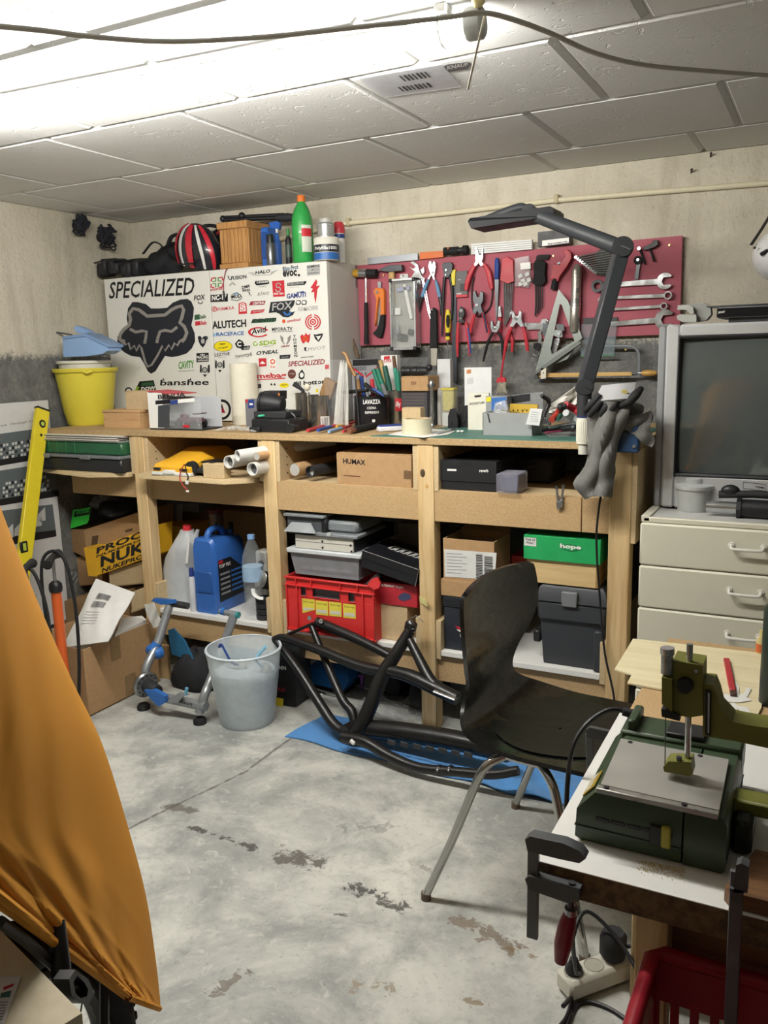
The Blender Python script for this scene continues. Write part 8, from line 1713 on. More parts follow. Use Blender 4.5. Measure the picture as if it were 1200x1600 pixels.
# pumps
def pump(label,foot,top,colr,hose):
    foot=Vector(foot);t=thing('track_pump',label,'pump',foot,'floor pumps');top=Vector(top);top.x,top.y=foot.x,foot.y;h=top.z
    MB().cyl(foot+Vector((0,0,.02)),(foot.x,foot.y,h*.80),.018,seg=18).build('barrel',colr,t);MB().lathe([(.022,h*.78),(.024,h*.80),(.022,h*.825),(.012,h*.84),(0,h*.84)],(foot.x,foot.y,0),18).build('collar',blk,t);MB().cyl((foot.x,foot.y,h*.84),(foot.x,foot.y,h*.96),.006,seg=10).build('rod',CHROME,t)
    hd_=Vector((.55,-.8,0)).normalized()*.075;MB().tube(catmull([foot+Vector((-hd_.x,-hd_.y,h*.97)),foot+Vector((-hd_.x*.3,-hd_.y*.3,h*.975)),foot+Vector((hd_.x*.3,hd_.y*.3,h*.975)),foot+Vector((hd_.x,hd_.y,h*.96))],4),[.017,.012,.012,.017],12).build('handle',blkr,t)
    for s in(-1,1):MB().bar(foot+Vector((-hd_.x*s*.2,-hd_.y*s*.2,.012)),foot+Vector((hd_.x*s*1.2,hd_.y*s*1.2,.006)),.04,.010,.003).build('foot_plate',blk,t)
    for k in range(5):q=foot+hd_*(.5+.14*k)+Vector((0,0,.014));MB().cbox(q,(.05,.004,.004),.001,Euler((0,0,R(35))).to_matrix()).build('tread_rib',STEEL,t)
    MB().tube(catmull([foot+Vector(q)for q in hose],6),.006,8).build('hose',blkr,t);return t
f_=Pz(108,1128,0);pump('orange track pump standing before the big carton',f_,Py(87,865,f_.y),pm('pump_orange','#d8622c',.35),[(.03,.02,.03),(.05,.03,.25),(.055,.03,.45),(.04,.02,.6),(-.01,.01,.64),(-.05,-.01,.58),(-.05,-.01,.35),(-.02,0,.06)])
f_=Pz(70,1165,0);pump('grey track pump half hidden behind the orange cloth',f_,Py(42,880,f_.y),pm('pump_grey','#77797b',.35,.5),[(.03,.02,.03),(.045,.03,.3),(.04,.03,.5),(.0,.02,.62),(-.04,.0,.55),(-.03,0,.1)])
# ------------------------------------------------------------------ chest of drawers, television and things on them
DY=2.45;DX0,DX1=-.451,.36;DT=.823;CRM=pm('chest_cream','#d5d2c0',.45,var=.03)
ch=thing('drawer_chest','cream painted chest of drawers beside the workbench','chest',((DX0+DX1)/2,2.68,0))
MB().box(DX0+.004,DX1-.004,DY+.022,2.93,0,DT-.018,.002).build('body',pm('chest_side','#b9b29a',.5),ch);MB().box(DX0+.004,DX1-.004,DY+.004,2.93,DT-.018,DT-.006,.002).build('top',pm('chest_top','#c9c9c6',.35),ch);MB().box(DX0-.002,DX0+.022,DY+.004,2.93,DT-.02,DT,.002).build('side_moulding',CRM,ch);MB().box(DX0+.02,DX1,DY,DY+.014,DT-.02,DT-.004,.003).build('front_lip',CRM,ch)
for k in range(6):
    z1=.802-k*.1265;d=MB().box(DX0-.003,DX1,DY-.004,DY+.022,z1-.1235,z1,.005).build('drawer',CRM,ch);zh=z1-.052;xa,xb=-.208,-.127
    MB().tube(catmull([(xa,DY-.003,zh+.006),(xa+.001,DY-.022,zh+.003),(xa+.01,DY-.028,zh),(xb-.01,DY-.028,zh),(xb-.001,DY-.022,zh+.003),(xb,DY-.003,zh+.006)],4),.0045,8).build('handle',pm('handle_white','#dcdad2',.35),d)
    for x in(xa,xb):MB().lathe([(0,0),(.009,0),(.008,.003),(0,.003)],(x,DY-.004,zh+.006),12,axis=(0,-1,0)).build('rosette',pm('handle_white','#dcdad2',.35),d)
TVY=2.60;tv=thing('crt_television','silver tube television standing on the chest of drawers','television',(-.09,2.8,DT-.005));SV=pm('tv_silver','#b9bbbb',.4,.2,var=.05);zb0=DT+.0005
c=[Py(1030,508,TVY),Py(1021,780,TVY)];TX0=-.448;TX1=.30;TZ1=c[0].z;sx0,sx1,sz0,sz1=Py(1058,640,TVY).x,.245,Py(1055,742,TVY).z,Py(1062,527,TVY).z
sp_=TX0+.022
MB().box(sp_,sx0,TVY,TVY+.05,zb0,TZ1,.006).build('bezel',SV,tv);MB().box(sx1,TX1-.03,TVY,TVY+.05,zb0,TZ1,.006).build('bezel',SV,tv);MB().box(sx0-.002,sx1+.002,TVY,TVY+.05,sz1,TZ1,.006).build('bezel',SV,tv);MB().box(sx0-.002,sx1+.002,TVY,TVY+.05,zb0,sz0,.006).build('bezel',SV,tv)
for a,b in((TX0,sp_-.001),(TX1-.029,TX1)):MB().box(a,b,TVY+.006,TVY+.05,zb0,TZ1-.004,.006).build('speaker_panel',pm('tv_grey','#8f9192',.5,.1),tv)
MB().tube([(sx0,TVY+.008,sz0),(sx1,TVY+.008,sz0),(sx1,TVY+.008,sz1),(sx0,TVY+.008,sz1)],.009,8,closed=True).build('screen_gasket',blk,tv)
MB().sheet(lambda u,v:Vector((sx0+(sx1-sx0)*u,TVY+.024-.014*(1-(2*u-1)**2)-.010*(1-(2*v-1)**2),sz0+(sz1-sz0)*v)),24,18).build('screen',pm('crt_glass','#4d5352',.07,spec=.8,var=.03),tv)  # glass base lightened: the room's grey reflection is put into its colour
MB().loft([[(a,y,z0),(b,y,z0),(b,y,z1),(a,y,z1)]for y,a,b,z0,z1 in((TVY+.05,TX0+.004,TX1-.004,zb0,TZ1-.004),(TVY+.12,TX0+.02,TX1-.02,zb0,TZ1-.01),(TVY+.36,TX0+.16,TX1-.16,zb0,TZ1-.10))],smooth=False).build('rear_shell',pm('tv_shell','#3d3e40',.5),tv)
q=[Py(*p_,TVY-.0008)for p_ in((1161,763),(1196,767),(1196,757),(1161,753))];MB().tube(q,.0006,4,closed=True).build('badge_frame',DSTEEL,tv);m_=MB();m_.text('YOHO',Py(1180,762,TVY-.001),Py(1194,764,TVY-.001)-Py(1180,762,TVY-.001),Vector((0,0,.006)),.02);m_.build('lettering',DSTEEL,tv)
PZ_=TZ1
t=thing('disc_player','black disc player on top of the television','player',(.0,2.68,PZ_));xa=Py(1120,490,2.63).x;za,zb4=Py(1125,497,2.63).z,Py(1125,480,2.63).z
MB().box(xa,.30,2.635,2.85,za,zb4,.003).build('body',pm('player_grey','#8d8e8e',.4,.3),t);MB().box(xa,.30,2.63,2.636,za+.002,zb4-.003,.002).build('front',pm('player_black','#111216',.2),t);MB().box(xa+.03,.29,2.65,2.84,PZ_+.0005,za,.002).build('foot_tray',DSTEEL,t);MB().prism([(xa-.03,2.64,zb4+.001),(.30,2.62,zb4+.002),(.30,2.80,zb4+.002),(xa,2.80,zb4+.001)],(0,0,.004)).build('loose_cover',DSTEEL,t);front_text(t,'SONY',(1122,490),(1133,488.5),3.2,2.6295,WHITE,.03)
t=thing('grey_bracket','grey plastic mounting bracket on the television corner','bracket',Py(1085,500,2.66));GP=pm('bracket_grey','#a2a39d',.5)
MB().prism(px_poly([1058,484,1059,477,1077,476,1083,480,1084,490,1080,491,1072,484],2.65),(0,.03,0),.002).build('upper_arm',GP,t);MB().prism(px_poly([1057,494,1062,491,1088,492,1088,503,1066,503,1058,499],2.645),(0,.05,0),.003).build('lower_arm',GP,t);MB().prism(px_poly([1078,475,1100,473,1110,480,1111,491,1104,500,1088,503,1086,489],2.67),(0,.05,0),.004).build('body',pm('bracket_grey2','#8f908a',.5),t)
t=thing('white_helmet','white helmet with black vents hanging on the wall at the right edge','helmet',Py(1200,430,3.1));c=Py(1231,398,3.05)
MB().ball(c,(.105,.10,.088),28,16).build('shell',pm('helmet_gloss','#d9dadb',.3,coat=.4),t);MB().tube(px_poly([1188,398,1200,391],2.965),.006,8).build('vent',blk,t);MB().tube([Py(1174,382,3.0),Py(1190,358,3.08),Py(1204,335,3.18)],.006,8,flat=.4).build('strap',blk,t);MB().ball(Py(1179,387,2.975),(.005,.004,.004),8,6).build('logo',DSTEEL,t)
# cup with lid, bike lock
c=Pz(1081,800,DT-.006);rc=.052;c.y+=rc-.02;hc_=.085;t=thing('lidded_cup','translucent plastic cup with a knobbed lid on the chest','cup',c);hz=Py(1082,757,c.y).z-c.z
MB().lathe([(rc*.86,0),(rc*.88,.003),(rc,hz*.97),(rc*.96,hz*.97),(rc*.84,.004),(0,.004)],c,32).build('cup',glassy('cup_milk','#cfd2d0',.3,.6),t);MB().lathe([(rc*1.06,hz*.86),(rc*1.09,hz*.9),(rc*1.09,hz*1.0),(rc*.95,hz*1.04),(rc*.5,hz*1.06),(rc*.5,hz*1.24),(rc*.44,hz*1.28),(0,hz*1.28)],c,32).build('lid',glassy('lid_milk','#d3d7d6',.25,.62),t)
t=thing('suspension_shock','silver and black shock pump lying before the television','pump',Py(1160,790,2.53));a,b=Py(1105,778,2.54),Py(1260,797,2.54);a.z=b.z=DT-.006+.027;d_=(b-a).normalized()
MB().cyl(a,a+d_*.09,.017,seg=14).build('tube',CHROME,t);MB().cyl(a+d_*.085,b,.0255,seg=16).build('barrel',blk,t);MB().lathe([(.0255,0),(.031,0),(.031,.012),(.0255,.012),(.0255,0)],a+d_*.08,8,axis=d_).build('collar',blk,t);MB().tube([a+d_*.03+Vector((0,.01,.034)),a+d_*.12+Vector((0,.01,.040)),b+Vector((0,.01,.038))],.011,10).build('second_tube',blkm,t);MB().ball(a+d_*.06+Vector((0,.01,.046)),(.026,.014,.018),12,8).build('valve_head',blk,t)
# ------------------------------------------------------------------ work table on the right with scroll saw
TZ_=.58;tX0=-.329;tY0=1.067
tbl=thing('work_table','low work table with a white chipboard top in the right foreground','table',(.05,1.4,0))
MB().box(tX0,.42,tY0,1.62,TZ_-.045,TZ_-.002,.001).build('chipboard',board('chipboard','#77603f','#4d3c28',70),tbl);MB().box(tX0,.42,tY0,1.62,TZ_-.002,TZ_,.0005).build('white_face',WHITE,tbl)
for x,y in((-.195,1.11),(.36,1.11),(-.28,1.55),(.36,1.55)):MB().box(x,x+.045,y,y+.045,0,TZ_-.045,.002).build('leg',PINE,tbl)
MB().box(-.15,.36,1.15,1.17,.43,.53,.001).build('apron',wood('dark_pine','#8a6a45','#6c5134','x'),tbl);MB().box(-.10,.0,1.50,1.52,.02,.50,.001).build('panel',PINEX,tbl)
t=thing('fibreboard_slab','brown fibreboard slab behind the white table top','board',(-.05,1.85,TZ_-.02));MB().box(-.315,.42,1.625,2.12,TZ_-.02,TZ_-.001,.001).build('slab',MDF,t)
for x in(-.28,.36):MB().box(x,x+.045,2.05,2.095,0,TZ_-.02,.002).build('leg',PINE,t)
PLYS=wood('poplar_ply','#e3d8b4','#d6c79c','x',.6,10,False);z=TZ_+.0005
t=thing('plywood_sheet','pale plywood sheet with a sawn notch lying on the table','plywood',Pz(1080,1060,z));MB().prism([Pz(*p_,z)for p_ in((989,1000),(960,1048),(987,1056),(980,1069),(1060,1084),(1118,1100),(1130,1128),(1178,1132),(1190,1107),(1194,1023))],(0,0,.004),.0005).build('sheet',PLYS,t);z+=.0045
t=thing('red_pencil','flat red carpenter pencil lying on the plywood sheet','pencil',Pz(1140,1060,z));MB().bar(Pz(1135,1030,z+.004),Pz(1145,1080,z+.004),.013,.007,.002).build('body',pm('pencil_red','#b02c33',.4),t);MB().bar(Pz(1145,1080,z+.004),Pz(1146,1087,z+.004),.012,.0065,.002).build('dark_end',pm('pencil_dark','#4a2a24',.5),t)
z+=.0005
t=thing('paper_cutout','larger curved white paper cut-out by the red pencil','paper',Pz(1145,1088,z));MB().prism([Pz(*p_,z)for p_ in((1120,1068),(1126,1068),(1127,1084),(1142,1086),(1149,1082),(1150,1074),(1144,1066),(1150,1066),(1155,1074),(1154,1086),(1163,1084),(1166,1074),(1174,1077),(1167,1090),(1174,1095),(1155,1098),(1122,1096))],(0,0,.001)).build('sheet',WHITE,t)
t=thing('paper_scrap','smaller twisted white paper cut-out near the saw','paper',Pz(1150,1108,z));MB().prism([Pz(*p_,z)for p_ in((1127,1102),(1146,1098),(1152,1103),(1168,1106),(1173,1115),(1164,1117),(1152,1108),(1148,1114),(1141,1112),(1145,1107),(1130,1108))],(0,0,.001)).build('sheet',WHITE,t)
c=Pz(1205,1100,TZ_);t=thing('dark_tube','tall dark green tube standing at the right edge of the table','tube',c);MB().lathe([(.022,0),(.024,.003),(.024,.20),(.015,.215),(0,.215)],c,20).build('body',pm('tube_darkgreen','#27332c',.4),t);MB().lathe([(.012,.21),(.012,.24),(0,.24)],c,14).build('cap',blk,t)
c=Pz(1190,1018,TZ_);c.y=2.08;t=thing('glue_bottle','small orange-labelled glue bottle behind the plywood sheet','bottle',c);MB().lathe([(.011,0),(.012,.003),(.012,.035),(.006,.045),(.006,.06),(0,.06)],c,16).build('bottle',pm('glue_cream','#cdbd84',.4),t);MB().lathe([(.0124,.008),(.0124,.028)],c,16).build('label',pm('glue_orange','#cc6a3a',.5),t)
# scroll saw
GD=pm('saw_green','#34442f',.45,var=.05);GO=pm('saw_olive','#6f7030',.45,var=.05);AL=pm('saw_plate','#aeaca6',.4,.35,var=.15,scale=14)
sw=thing('scroll_saw','green scroll saw with a steel table on the work table','scroll saw',(-.18,1.25,TZ_));bx0,bx1,by0,by1=-.292,-.083,1.14,1.40;ptz=.668
MB().loft([[(bx0+.006,by0+.006,TZ_+.0005),(-.142,by0+.006,TZ_+.0005),(-.142,by1,TZ_+.0005),(bx0+.006,by1,TZ_+.0005)],[(bx0,by0,TZ_+.008),(-.142,by0,TZ_+.008),(-.142,by1,TZ_+.008),(bx0,by1,TZ_+.008)],[(bx0+.002,by0,.632),(-.142,by0,.632),(-.142,by1,.632),(bx0+.002,by1,.632)],[(bx0+.03,by0+.006,.664),(-.142,by0+.006,.664),(-.142,by1,.664),(bx0+.03,by1,.664)]],smooth=False).build('housing',GD,sw)
MB().loft([[(-.139,by0+.004-.006*k,z_),(bx1-i,by0+.004-.006*k,z_),(bx1-i,by1,z_),(-.139,by1,z_)]for z_,i,k in((TZ_+.0005,.006,0),(TZ_+.01,0,1),(.655,.001,1),(.664,.006,0))],smooth=False).build('front_cover',GD,sw);MB().box(bx0-.001,bx1+.001,by0-.0015,by1,TZ_+.026,TZ_+.0268,0).build('seam',blk,sw)
pl_=[Pz(*p_,ptz)for p_ in((938,1229),(1124,1270),(1139,1190),(970,1157))];MB().prism(pl_,(0,0,.004),.001).build('saw_table',AL,sw);e0_,e1_=pl_[0],pl_[1];MB().bar(e0_+Vector((-.004,-.006,-.001)),e1_+Vector((0,-.006,-.001)),.012,.008,.001).build('edge_strip',pm('strip_alu','#b5b5b0',.3,.8),sw)
for u,v in((.1,.95),(.75,.95),(.06,-.03),(.72,-.03)):q=pl_[0].lerp(pl_[1],u).lerp(pl_[3].lerp(pl_[2],u),v);MB().cyl(q+Vector((0,0,.003)),q+Vector((0,0,.0048)),.004,seg=10).build('screw',blk,sw)
MB().box(bx0+.02,bx1,by1-.055,by1+.02,.62,.672,.004).build('rear_block',GD,sw);MB().box(bx0+.03,bx0+.045,by1-.05,by1+.02,.66,.69,.003).build('rear_lug',GD,sw);MB().box(-.20,-.14,by1-.05,by1+.0,.672,.680,.002).build('clamp_slot',blk,sw)
q=[Vector((bx0+.004,by0+.03,.6365)),Vector((bx0+.02,by0+.03,.6555)),Vector((bx0+.02,by0+.085,.6555)),Vector((bx0+.004,by0+.085,.6365))];MB().prism(q,(-.0012,0,.001)).build('name_plate',pm('plate_gold','#b39a3c',.4),sw)
m_=MB();m_.text('PROXXON',q[0]+(q[3]-q[0])*.96+(q[1]-q[0])*.2+Vector((-.002,0,.0016)),(q[0]-q[3])*.9,(q[1]-q[0])*.6,.03);m_.build('lettering',WHITE,sw)
for k in range(5):MB().box(bx0+.03+k*.022,bx0+.05+k*.022,by0-.0015,by0+.002,.620-k*.0,.626,.001).build('vent_slot',blk,sw)
MB().box(-.185,-.168,by0-.005,by0+.002,.604,.634,.002).build('switch_well',blk,sw);MB().box(-.169,-.156,by0-.007,by0+.002,.604,.636,.002).build('switch',pm('switch_yellow','#a39a34',.4),sw)
HY=1.215
def hp(part,fl,th,mat,dy=0.,chm=.003):MB().prism(px_poly(fl,HY+dy),(0,th,0),0).build(part,mat,sw)
hp('head',[1036,1060,1051,1032,1098,1040,1098,1118,1078,1121,1060,1118,1036,1102],.045,GO);hp('head_front',[1034,1058,1050,1062,1050,1112,1034,1100],.02,GO,-.012)
hp('arm',[1098,1068,1114,1070,1120,1085,1126,1108,1145,1128,1175,1134,1260,1146,1260,1182,1148,1158,1098,1150],.045,GO,.004);hp('arm_slot',[1102,1078,1111,1080,1110,1150,1102,1148],.002,blk,.001);hp('slot_rod',[1106,1082,1109,1083,1108,1146,1105.5,1145],.003,CHROME,-.002)
def hr(part,x0_,y0_,x1_,y1_,r_,mat,dy=.0):MB().cyl(Py(x0_,y0_,HY+dy),Py(x1_,y1_,HY+dy),r_,seg=14).build(part,mat,sw)
hr('guide_rod',1078,1006,1074,1195,.0045,CHROME,.01);hr('tension_knob',1043,1014,1042,1052,.0085,STEEL,.0);hr('tension_cap',1043,1012,1043,1022,.010,CHROME,0);hr('blade',1040,1120,1039,1200,.0008,DSTEEL,.0)
hp('blade_clamp',[1033,1108,1046,1110,1062,1118,1062,1127,1050,1124,1034,1120],.015,blk,-.004);hp('hold_down',[1036,1199,1044,1190,1080,1191,1082,1211,1076,1213,1038,1206],.03,GO,-.005);c=Py(1071,1069,HY-.001);MB().cyl(c,c+Vector((0,-.012,0)),.0115,.0105,16).build('lock_knob',blk,sw);c=Py(1088,1048,HY-.001);MB().cyl(c,c+Vector((0,-.002,0)),.003,seg=8).build('bolt',CHROME,sw);c=Py(1061,1188,HY);MB().cyl(c,c+Vector((0,0,.006)),.004,seg=8).build('bolt',DSTEEL,sw)
MB().box(bx1-.004,.25,1.235,1.275,.625,.647,.003).build('lower_arm',GO,sw);MB().box(bx1,-.055,1.20,1.31,TZ_+.0005,.632,.006).build('side_cover',pm('saw_dark','#20241f',.5),sw)
MB().tube(catmull([Vector((bx0+.03,by1+.01,.675)),Vector((bx0-.01,by1-.0,.68)),Vector((-.338,1.36,.655)),Vector((-.352,1.33,.60)),Vector((-.355,1.33,.45)),Vector((-.36,1.42,.15)),Vector((-.37,1.50,.06))],6),.0042,8).build('power_lead',blk,sw);MB().tube([Vector((bx0+.035,by1+.01,.674)),Vector((bx0+.012,by1+.004,.679))],[.009,.007],10).build('strain_relief',blkm,sw)
sd=MB();r3=random.Random(3)
for k in range(420):
    a,e=r3.random(),r3.gauss(0,1);p0=Pz(1000+70*a+4*e,1343+14*a+abs(r3.gauss(0,8)),TZ_+.0008);s_=r3.uniform(.0005,.0016);an=r3.uniform(0,3);sd.add([p0+Vector((s_*math.cos(an+j*2.1),s_*math.sin(an+j*2.1),0))for j in range(3)]+[p0+Vector((0,0,s_*.8))],[(0,1,2),(0,1,3),(1,2,3),(2,0,3)])
sd.build('sawdust',pm('sawdust','#d3c096',.9),None,'sprinkle of sawdust on the white table top','sawdust',kind='stuff')
t=thing('wooden_block','rounded brown wooden board on the right of the white table top','board',Pz(1170,1350,TZ_));MB().prism([Vector((-.079,1.085,TZ_+.0005)),Vector((-.07,1.072,TZ_+.0005)),Vector((.2,1.075,TZ_+.0005)),Vector((.2,1.19,TZ_+.0005)),Vector((-.05,1.19,TZ_+.0005))],(0,0,.022),.002).build('board',wood('walnut','#7d5835','#5c3f25','x',.5),t)
# clamps
CG=pm('cast_grey','#55585a',.5,.4,bmp=.2);
def clamp(label,y,jaw,bar_,low,red=None,th=.022):
    t=thing('screw_clamp',label,'clamp',Py(bar_[0],bar_[1],y),'screw clamps');MB().prism(px_poly(jaw,y),(0,th,0),.003).build('fixed_jaw',CG,t);a,b=Py(bar_[0],bar_[1],y+th/2),Py(bar_[2],bar_[3],y+th/2);MB().bar(a,b,.008,.016,.001,up=(1,0,0)).build('bar',pm('bar_grey','#6a6d70',.4,.6),t);MB().prism(px_poly(low,y),(0,th,0),.003).build('sliding_jaw',CG,t)
    if red:p3=px_poly(red,y+th/2);MB().cyl(p3[0]+Vector((0,0,.03)),p3[1],.005,seg=10).build('screw',DSTEEL,t);MB().cyl(p3[0].lerp(p3[1],.55),p3[1],.009,seg=12).build('ferrule',STEEL,t);MB().tube(catmull(p3[1:],5),[.0095,.0125,.013,.009],14).build('handle',pm('clamp_red','#7a2030',.35),t)
    return t
clamp('grey screw clamp with a red handle on the near table corner',1.045,[820,1312,828,1307,880,1318,906,1330,915,1342,905,1349,872,1342,824,1330],(834,1318,832,1465),[820,1374,826,1369,905,1392,905,1408,888,1412,826,1390],[893,1408,891,1428,886,1445,880,1475,876,1502])
clamp('upright screw clamp gripping the wooden board on the right',1.035,[1150,1352,1158,1349,1170,1355,1168,1395,1146,1395],(1152,1360,1140,1640),[1140,1388,1162,1392,1160,1412,1142,1408],None,.02)
clamp('small screw clamp at the far table edge behind the saw',1.56,[916,1140,921,1137,950,1143,966,1152,964,1158,940,1156,916,1152],(921,1146,924,1215),[916,1198,926,1196,940,1202,938,1208],None,.014)
# power strip with plugs
ps_=thing('power_strip','white three-way power strip on the floor under the table','power strip',Pz(915,1545,0));a,b=Pz(886,1555,0),Pz(966,1525,0);a.z=b.z=.026;d_=(b-a).normalized();nn=Vector((-d_.y,d_.x,0));WP=pm('strip_plastic','#d3d1c4',.4)
MB().bar(a-d_*.01,b+d_*.02,.056,.044,.007).build('body',WP,ps_)
for k in range(3):c=a.lerp(b,.12+.38*k)+Vector((0,0,.0222));MB().lathe([(0,-.001),(.017,-.001),(.019,.0015),(.0205,.0015),(.0205,0)],c,20).build('socket',pm('socket_dim','#b5b3a6',.5),ps_)
MB().tube(catmull([b+d_*.02,b+d_*.06+Vector((0,0,.0)),b+d_*.16+Vector((.03,.04,-.018)),b+Vector((.3,.05,-.02))],5),.0055,8).build('cord',WP,ps_)
c=a.lerp(b,.88)+Vector((0,0,.024));t=thing('plug_adapter','chunky black mains adapter in the power strip','adapter',c);MB().lathe([(.022,0),(.028,.01),(.028,.05),(.022,.06),(0,.062)],c,8,smooth=False,a0=.4).build('body',blkm,t);MB().tube(catmull([c+Vector((.02,0,.03)),c+Vector((.07,.01,.045)),c+Vector((.16,.04,.03)),c+Vector((.3,.05,.01))],5),.004,8).build('cord',blk,t)
c=a.lerp(b,.12)+Vector((0,0,.024));t=thing('black_plug','black angled plug in the near socket of the power strip','plug',c);MB().lathe([(.017,0),(.018,.008),(.012,.018),(.008,.03),(0,.032)],c,16).build('body',blk,t);MB().tube(catmull([c+Vector((0,0,.028)),c+Vector((-.005,.01,.07)),c+Vector((.01,.06,.10)),c+Vector((.08,.05,.06)),c+Vector((.16,-.01,.005)),c+Vector((.2,.0,.001))],6),.0042,8).build('cord',blk,t)
MB().tube(catmull([Pz(860,1620,.004),Pz(885,1590,.004),Pz(893,1560,.012),Pz(880,1572,.05)],5),.0045,8).build('looped_cable_end',blk,None,'black cable looping on the floor before the power strip','cable');MB().tube(catmull([Pz(880,1620,.004),Pz(905,1568,.004),Pz(950,1575,.004),Pz(1000,1610,.004)],5),.0045,8).build('loose_cable',blk,None,'black cable curving round the power strip on the floor','cable')
# dark red perforated crate under the table
RC=pm('crate_crimson','#8f1826',.4,var=.05);rc_=thing('shopping_crate','dark red slotted plastic crate under the table','crate',(.0,1.2,0));k0=Py(1035,1490,1.088);cx0,cx1,cy0,cy1,cz=k0.x-.012,.26,.72,1.088,k0.z
def slotwall(axis,at,lo,hi,n):
    pc=MB();w=(hi-lo)
    def bx(u0,u1,z0,z1):
        a_,b_=lo+w*u0,lo+w*u1
        pc.box(*((a_,b_,at,at+.005)if axis=='x' else(at,at+.005,a_,b_)),z0,z1,0)
    bx(0,1,.001,.03);bx(0,1,cz-.07,cz);bx(0,1,cz-.18,cz-.15)
    for k in range(n+1):bx(k/(n+.45),(k+.45)/(n+.45),.03,cz-.18);bx(k/(n+.45),(k+.45)/(n+.45),cz-.15,cz-.07)
    pc.build('slotted_wall',RC,rc_)
slotwall('x',cy1-.005,cx0,cx1,16);slotwall('x',cy0,cx0,cx1,16);slotwall('y',cx0,cy0,cy1,14);slotwall('y',cx1-.005,cy0,cy1,14);MB().box(cx0,cx1,cy0,cy1,.0005,.005,0).build('bottom',RC,rc_)
MB().tube([(cx0+.012,cy0,cz),(cx1-.012,cy0,cz),(cx1,cy0+.012,cz),(cx1,cy1-.015,cz),(cx1-.015,cy1,cz),(cx0+.015,cy1,cz),(cx0,cy1-.015,cz),(cx0,cy0+.012,cz)],.011,10,closed=True).build('rim',RC,rc_)
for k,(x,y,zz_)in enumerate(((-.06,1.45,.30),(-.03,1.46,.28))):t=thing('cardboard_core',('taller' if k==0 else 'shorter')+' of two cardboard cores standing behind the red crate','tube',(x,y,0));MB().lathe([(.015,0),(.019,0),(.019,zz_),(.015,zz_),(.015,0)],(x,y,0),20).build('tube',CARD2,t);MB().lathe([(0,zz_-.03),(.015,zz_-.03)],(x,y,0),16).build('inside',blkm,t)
# ------------------------------------------------------------------ left foreground: bicycle under an orange cover, board with a leaflet
bk=thing('covered_bicycle','bicycle under an orange fabric cover in the left foreground','bicycle',(-.70,.55,0));OR=pm('cover_orange','#dc9a3c',.85,var=.05,scale=8,bmp=.12,bs=60,spec=.2)
rows=[((-260,560),(-70,600)),((-260,800),(0,800)),((-260,960),(62,955)),((-260,1080),(112,1068)),((-260,1180),(158,1165)),((-250,1265),(200,1300)),((-120,1335),(226,1400)),((0,1412),(240,1490)),((108,1490),(247,1550)),((196,1556),(249,1576))]
LE=catmull([(*a,0)for a,b in rows],6);RE=catmull([(*b,0)for a,b in rows],6);BU=[.22,.20,.18,.16,.14,.12,.095,.075,.05,.02]
TIP=Pz(214,1590,.36);BE=Vector((.42,-.9075,0));BN=Vector((.9075,.42,0))   # wheel tip, line of the bicycle, its right-hand side
def on_side(x,y,b):
    d=_ray(x,y);return EYE+d*((TIP.dot(BN)+b)/d.dot(BN))
def cov(u,v,far=False):
    f=v*(len(LE)-1);i=min(len(LE)-2,int(f));k=f-i;l=LE[i].lerp(LE[i+1],k);r=RE[i].lerp(RE[i+1],k);q=l.lerp(r,u);g=v*9;j=min(8,int(g));bu=BU[j]+(BU[j+1]-BU[j])*(g-j)
    w1=u*7+v*6+.6*math.sin(v*7);w2=u*17+v*9+1.2*math.sin(v*11+u*3);gather=max(0,v-.55)*2
    fold=.010*abs(math.sin(w1))**.7+.006*(1-abs(math.sin(w2)))+.005*math.sin(v*31+u*7+2*math.sin(u*9))*(1-u)+.010*gather*(1-abs(math.sin(u*11-v*14)))**2+.004*math.sin(u*43+v*21)
    b=.04*(1-u)**.5+.45*bu*math.sin(math.pi*.5*min(1,(1-u)*1.5))**.8+.6*fold*(1-u**6)
    b*=min(1,v*7)**.5
    return on_side(q.x,q.y,-b if far else b)
MB().sheet(lambda u,v:cov(u,v),72,110,.002).build('fabric_side',OR,bk,'lit side of the orange cover');MB().sheet(lambda u,v:cov(u,v,True),40,60,.002).build('fabric_far_side',OR,bk)
hem=[cov(0,.5+.5*k/40)for k in range(41)]+[cov(k/10,1)for k in range(1,11)];MB().tube(hem,.0045,8).build('elastic_hem',OR,bk)
wc=TIP+BE*.385-BN*.012;wc.z=.365
def wheel_pt(r,a,o=0.):return wc-BE*(r*math.cos(a))+BN*o+Vector((0,0,r*math.sin(a)))
MB().tube([wheel_pt(.335,2*math.pi*k/72)for k in range(72)],.029,12,closed=True).build('tyre',blkr,bk);MB().tube([wheel_pt(.30,2*math.pi*k/60)for k in range(60)],.012,8,closed=True).build('rim',blk,bk);MB().cyl(wc-BN*.05,wc+BN*.05,.022,seg=14).build('hub',blk,bk)
for k in range(24):a=2*math.pi*k/24;MB().cyl(wheel_pt(.02,a+.5,.03*(-1)**k),wheel_pt(.295,a),.0011,seg=5).build('spoke',DSTEEL,bk)
kn=MB()
for k in range(96):
    for o in(-.018,0,.018):a=2*math.pi*(k+(o==0)*.5)/96;q=wheel_pt(.3635-abs(o)*.3,a,o);x_=(q-wc).normalized();kn.bar(q-x_*.003,q+x_*.003,.012,.011,.001,up=BN)
kn.build('tread_knobs',blkr,bk,kind='stuff')
for o in(-.055,.055):MB().tube([wc+BN*o,wc+BN*o+Vector((0,0,.20))+BE*.04,wc+BN*o+Vector((0,0,.34))+BE*.07],[.014,.018,.018],12).build('fork_leg',blk,bk)
sp=lambda x,y,b=.10:on_side(x,y,b)
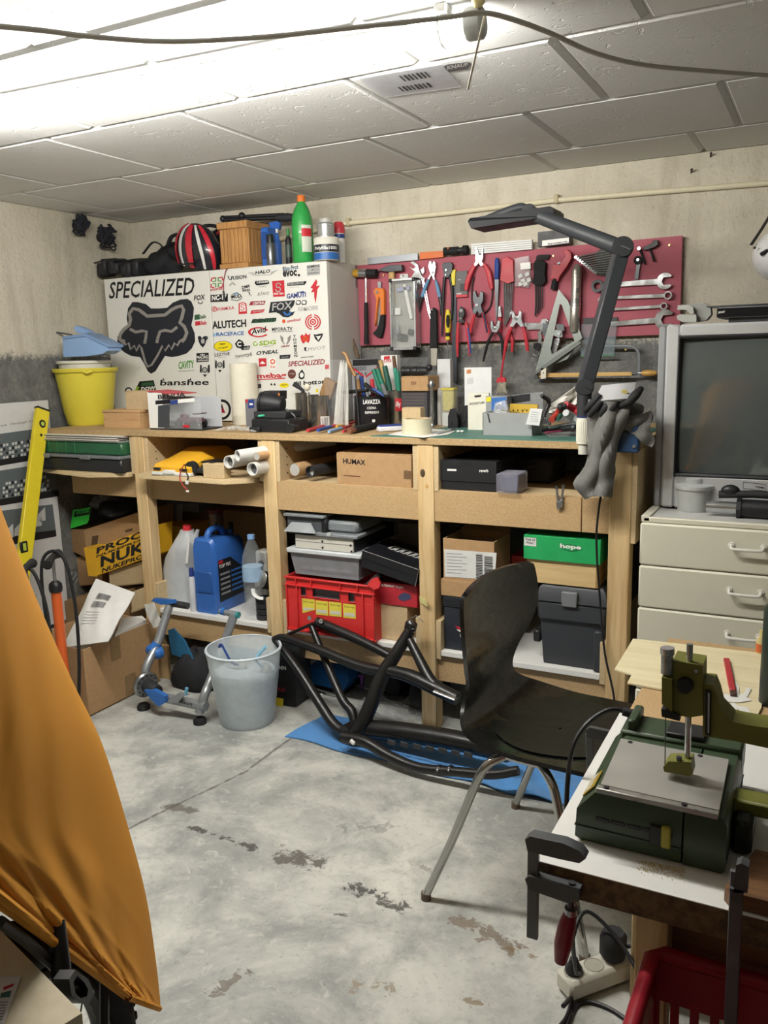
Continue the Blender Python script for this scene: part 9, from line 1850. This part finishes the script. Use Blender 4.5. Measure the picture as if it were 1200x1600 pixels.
MB().holed([sp(*p_)for p_ in((108,1530),(118,1515),(138,1530),(145,1545),(142,1565),(125,1568),(112,1555))],[sp(*p_)for p_ in((115,1534),(121,1525),(132,1535),(138,1546),(136,1557),(126,1560),(118,1552))],BN*-.015).build('pedal',blk,bk);MB().tube([sp(112,1540,.09),sp(142,1552,.09)],.004,8).build('pedal_axle',blk,bk);MB().tube([sp(163,1600,.03),sp(163,1530,.03)],.006,8).build('mudguard_stay',blk,bk)
MB().tube([sp(98,1560,.08),sp(95,1510,.08),sp(88,1440,.07)],[.008,.009,.008],10).build('crank_arm',blk,bk);MB().tube([sp(0,1440,.07),sp(40,1470,.07),sp(80,1505,.07),sp(110,1535,.08)],.005,8).build('chain_stay',blk,bk)
bz_=.75;A_=Pz(128,1583,bz_);e1=Vector((-.964,.264,0));e2=Vector((-.264,-.964,0));ft_=thing('side_table','small pale-topped table in the left foreground corner','table',(-.85,.32,0))
MB().prism([A_,A_+e1*.62,A_+e1*.62+e2*.36,A_+e2*.36],(0,0,-.012),0).build('top',board('table_pale','#e0d6bd','#d4c8ab',40),ft_)
for a,b in((.03,.03),(.59,.03),(.59,.33),(.03,.33)):q=A_+e1*a+e2*b;MB().box(q.x-.015,q.x+.015,q.y-.015,q.y+.015,0,bz_-.012,.002).build('leg',PINE,ft_)
lz=bz_+.0006;t=thing('leaflet','printed leaflet with red and green shapes lying on the pale table','leaflet',Pz(10,1560,lz));MB().prism([Pz(*p_,lz)for p_ in((-30,1526),(33,1527),(6,1600),(-60,1600))],(0,0,.0006)).build('sheet',pm('leaflet_white','#dcdce0',.5),t)
for mt,f in((INK['red'],((5,1543),(22,1537),(20,1541),(6,1547))),(pm('shape_green','#3f6a66',.5),((2,1552),(18,1548),(15,1558),(0,1559)))):MB().prism([Pz(*p_,lz+.0007)for p_ in f],(0,0,.0004)).build('printed_shape',mt,t)
for k in range(7):MB().prism([Pz(*p_,lz+.0007)for p_ in((-8,1566+k*4.5),(13-k*1.5,1565+k*4.5),(13-k*1.5,1566.2+k*4.5),(-8,1567.2+k*4.5))],(0,0,.0003)).build('print_line',pm('print_dim2','#8d8f90',.6),t)
# look-alikes of one kind belong to one group
_kinds={}
for o in list(COL.objects):
    if o.parent is None and o.get('category'):_kinds.setdefault(o.name.split('.')[0],[]).append(o)
for k,os_ in _kinds.items():
    if len(os_)>1 and not any(o.get('group')for o in os_):
        for o in os_:o['group']=k.replace('_',' ')+' pieces'
fixnormals()
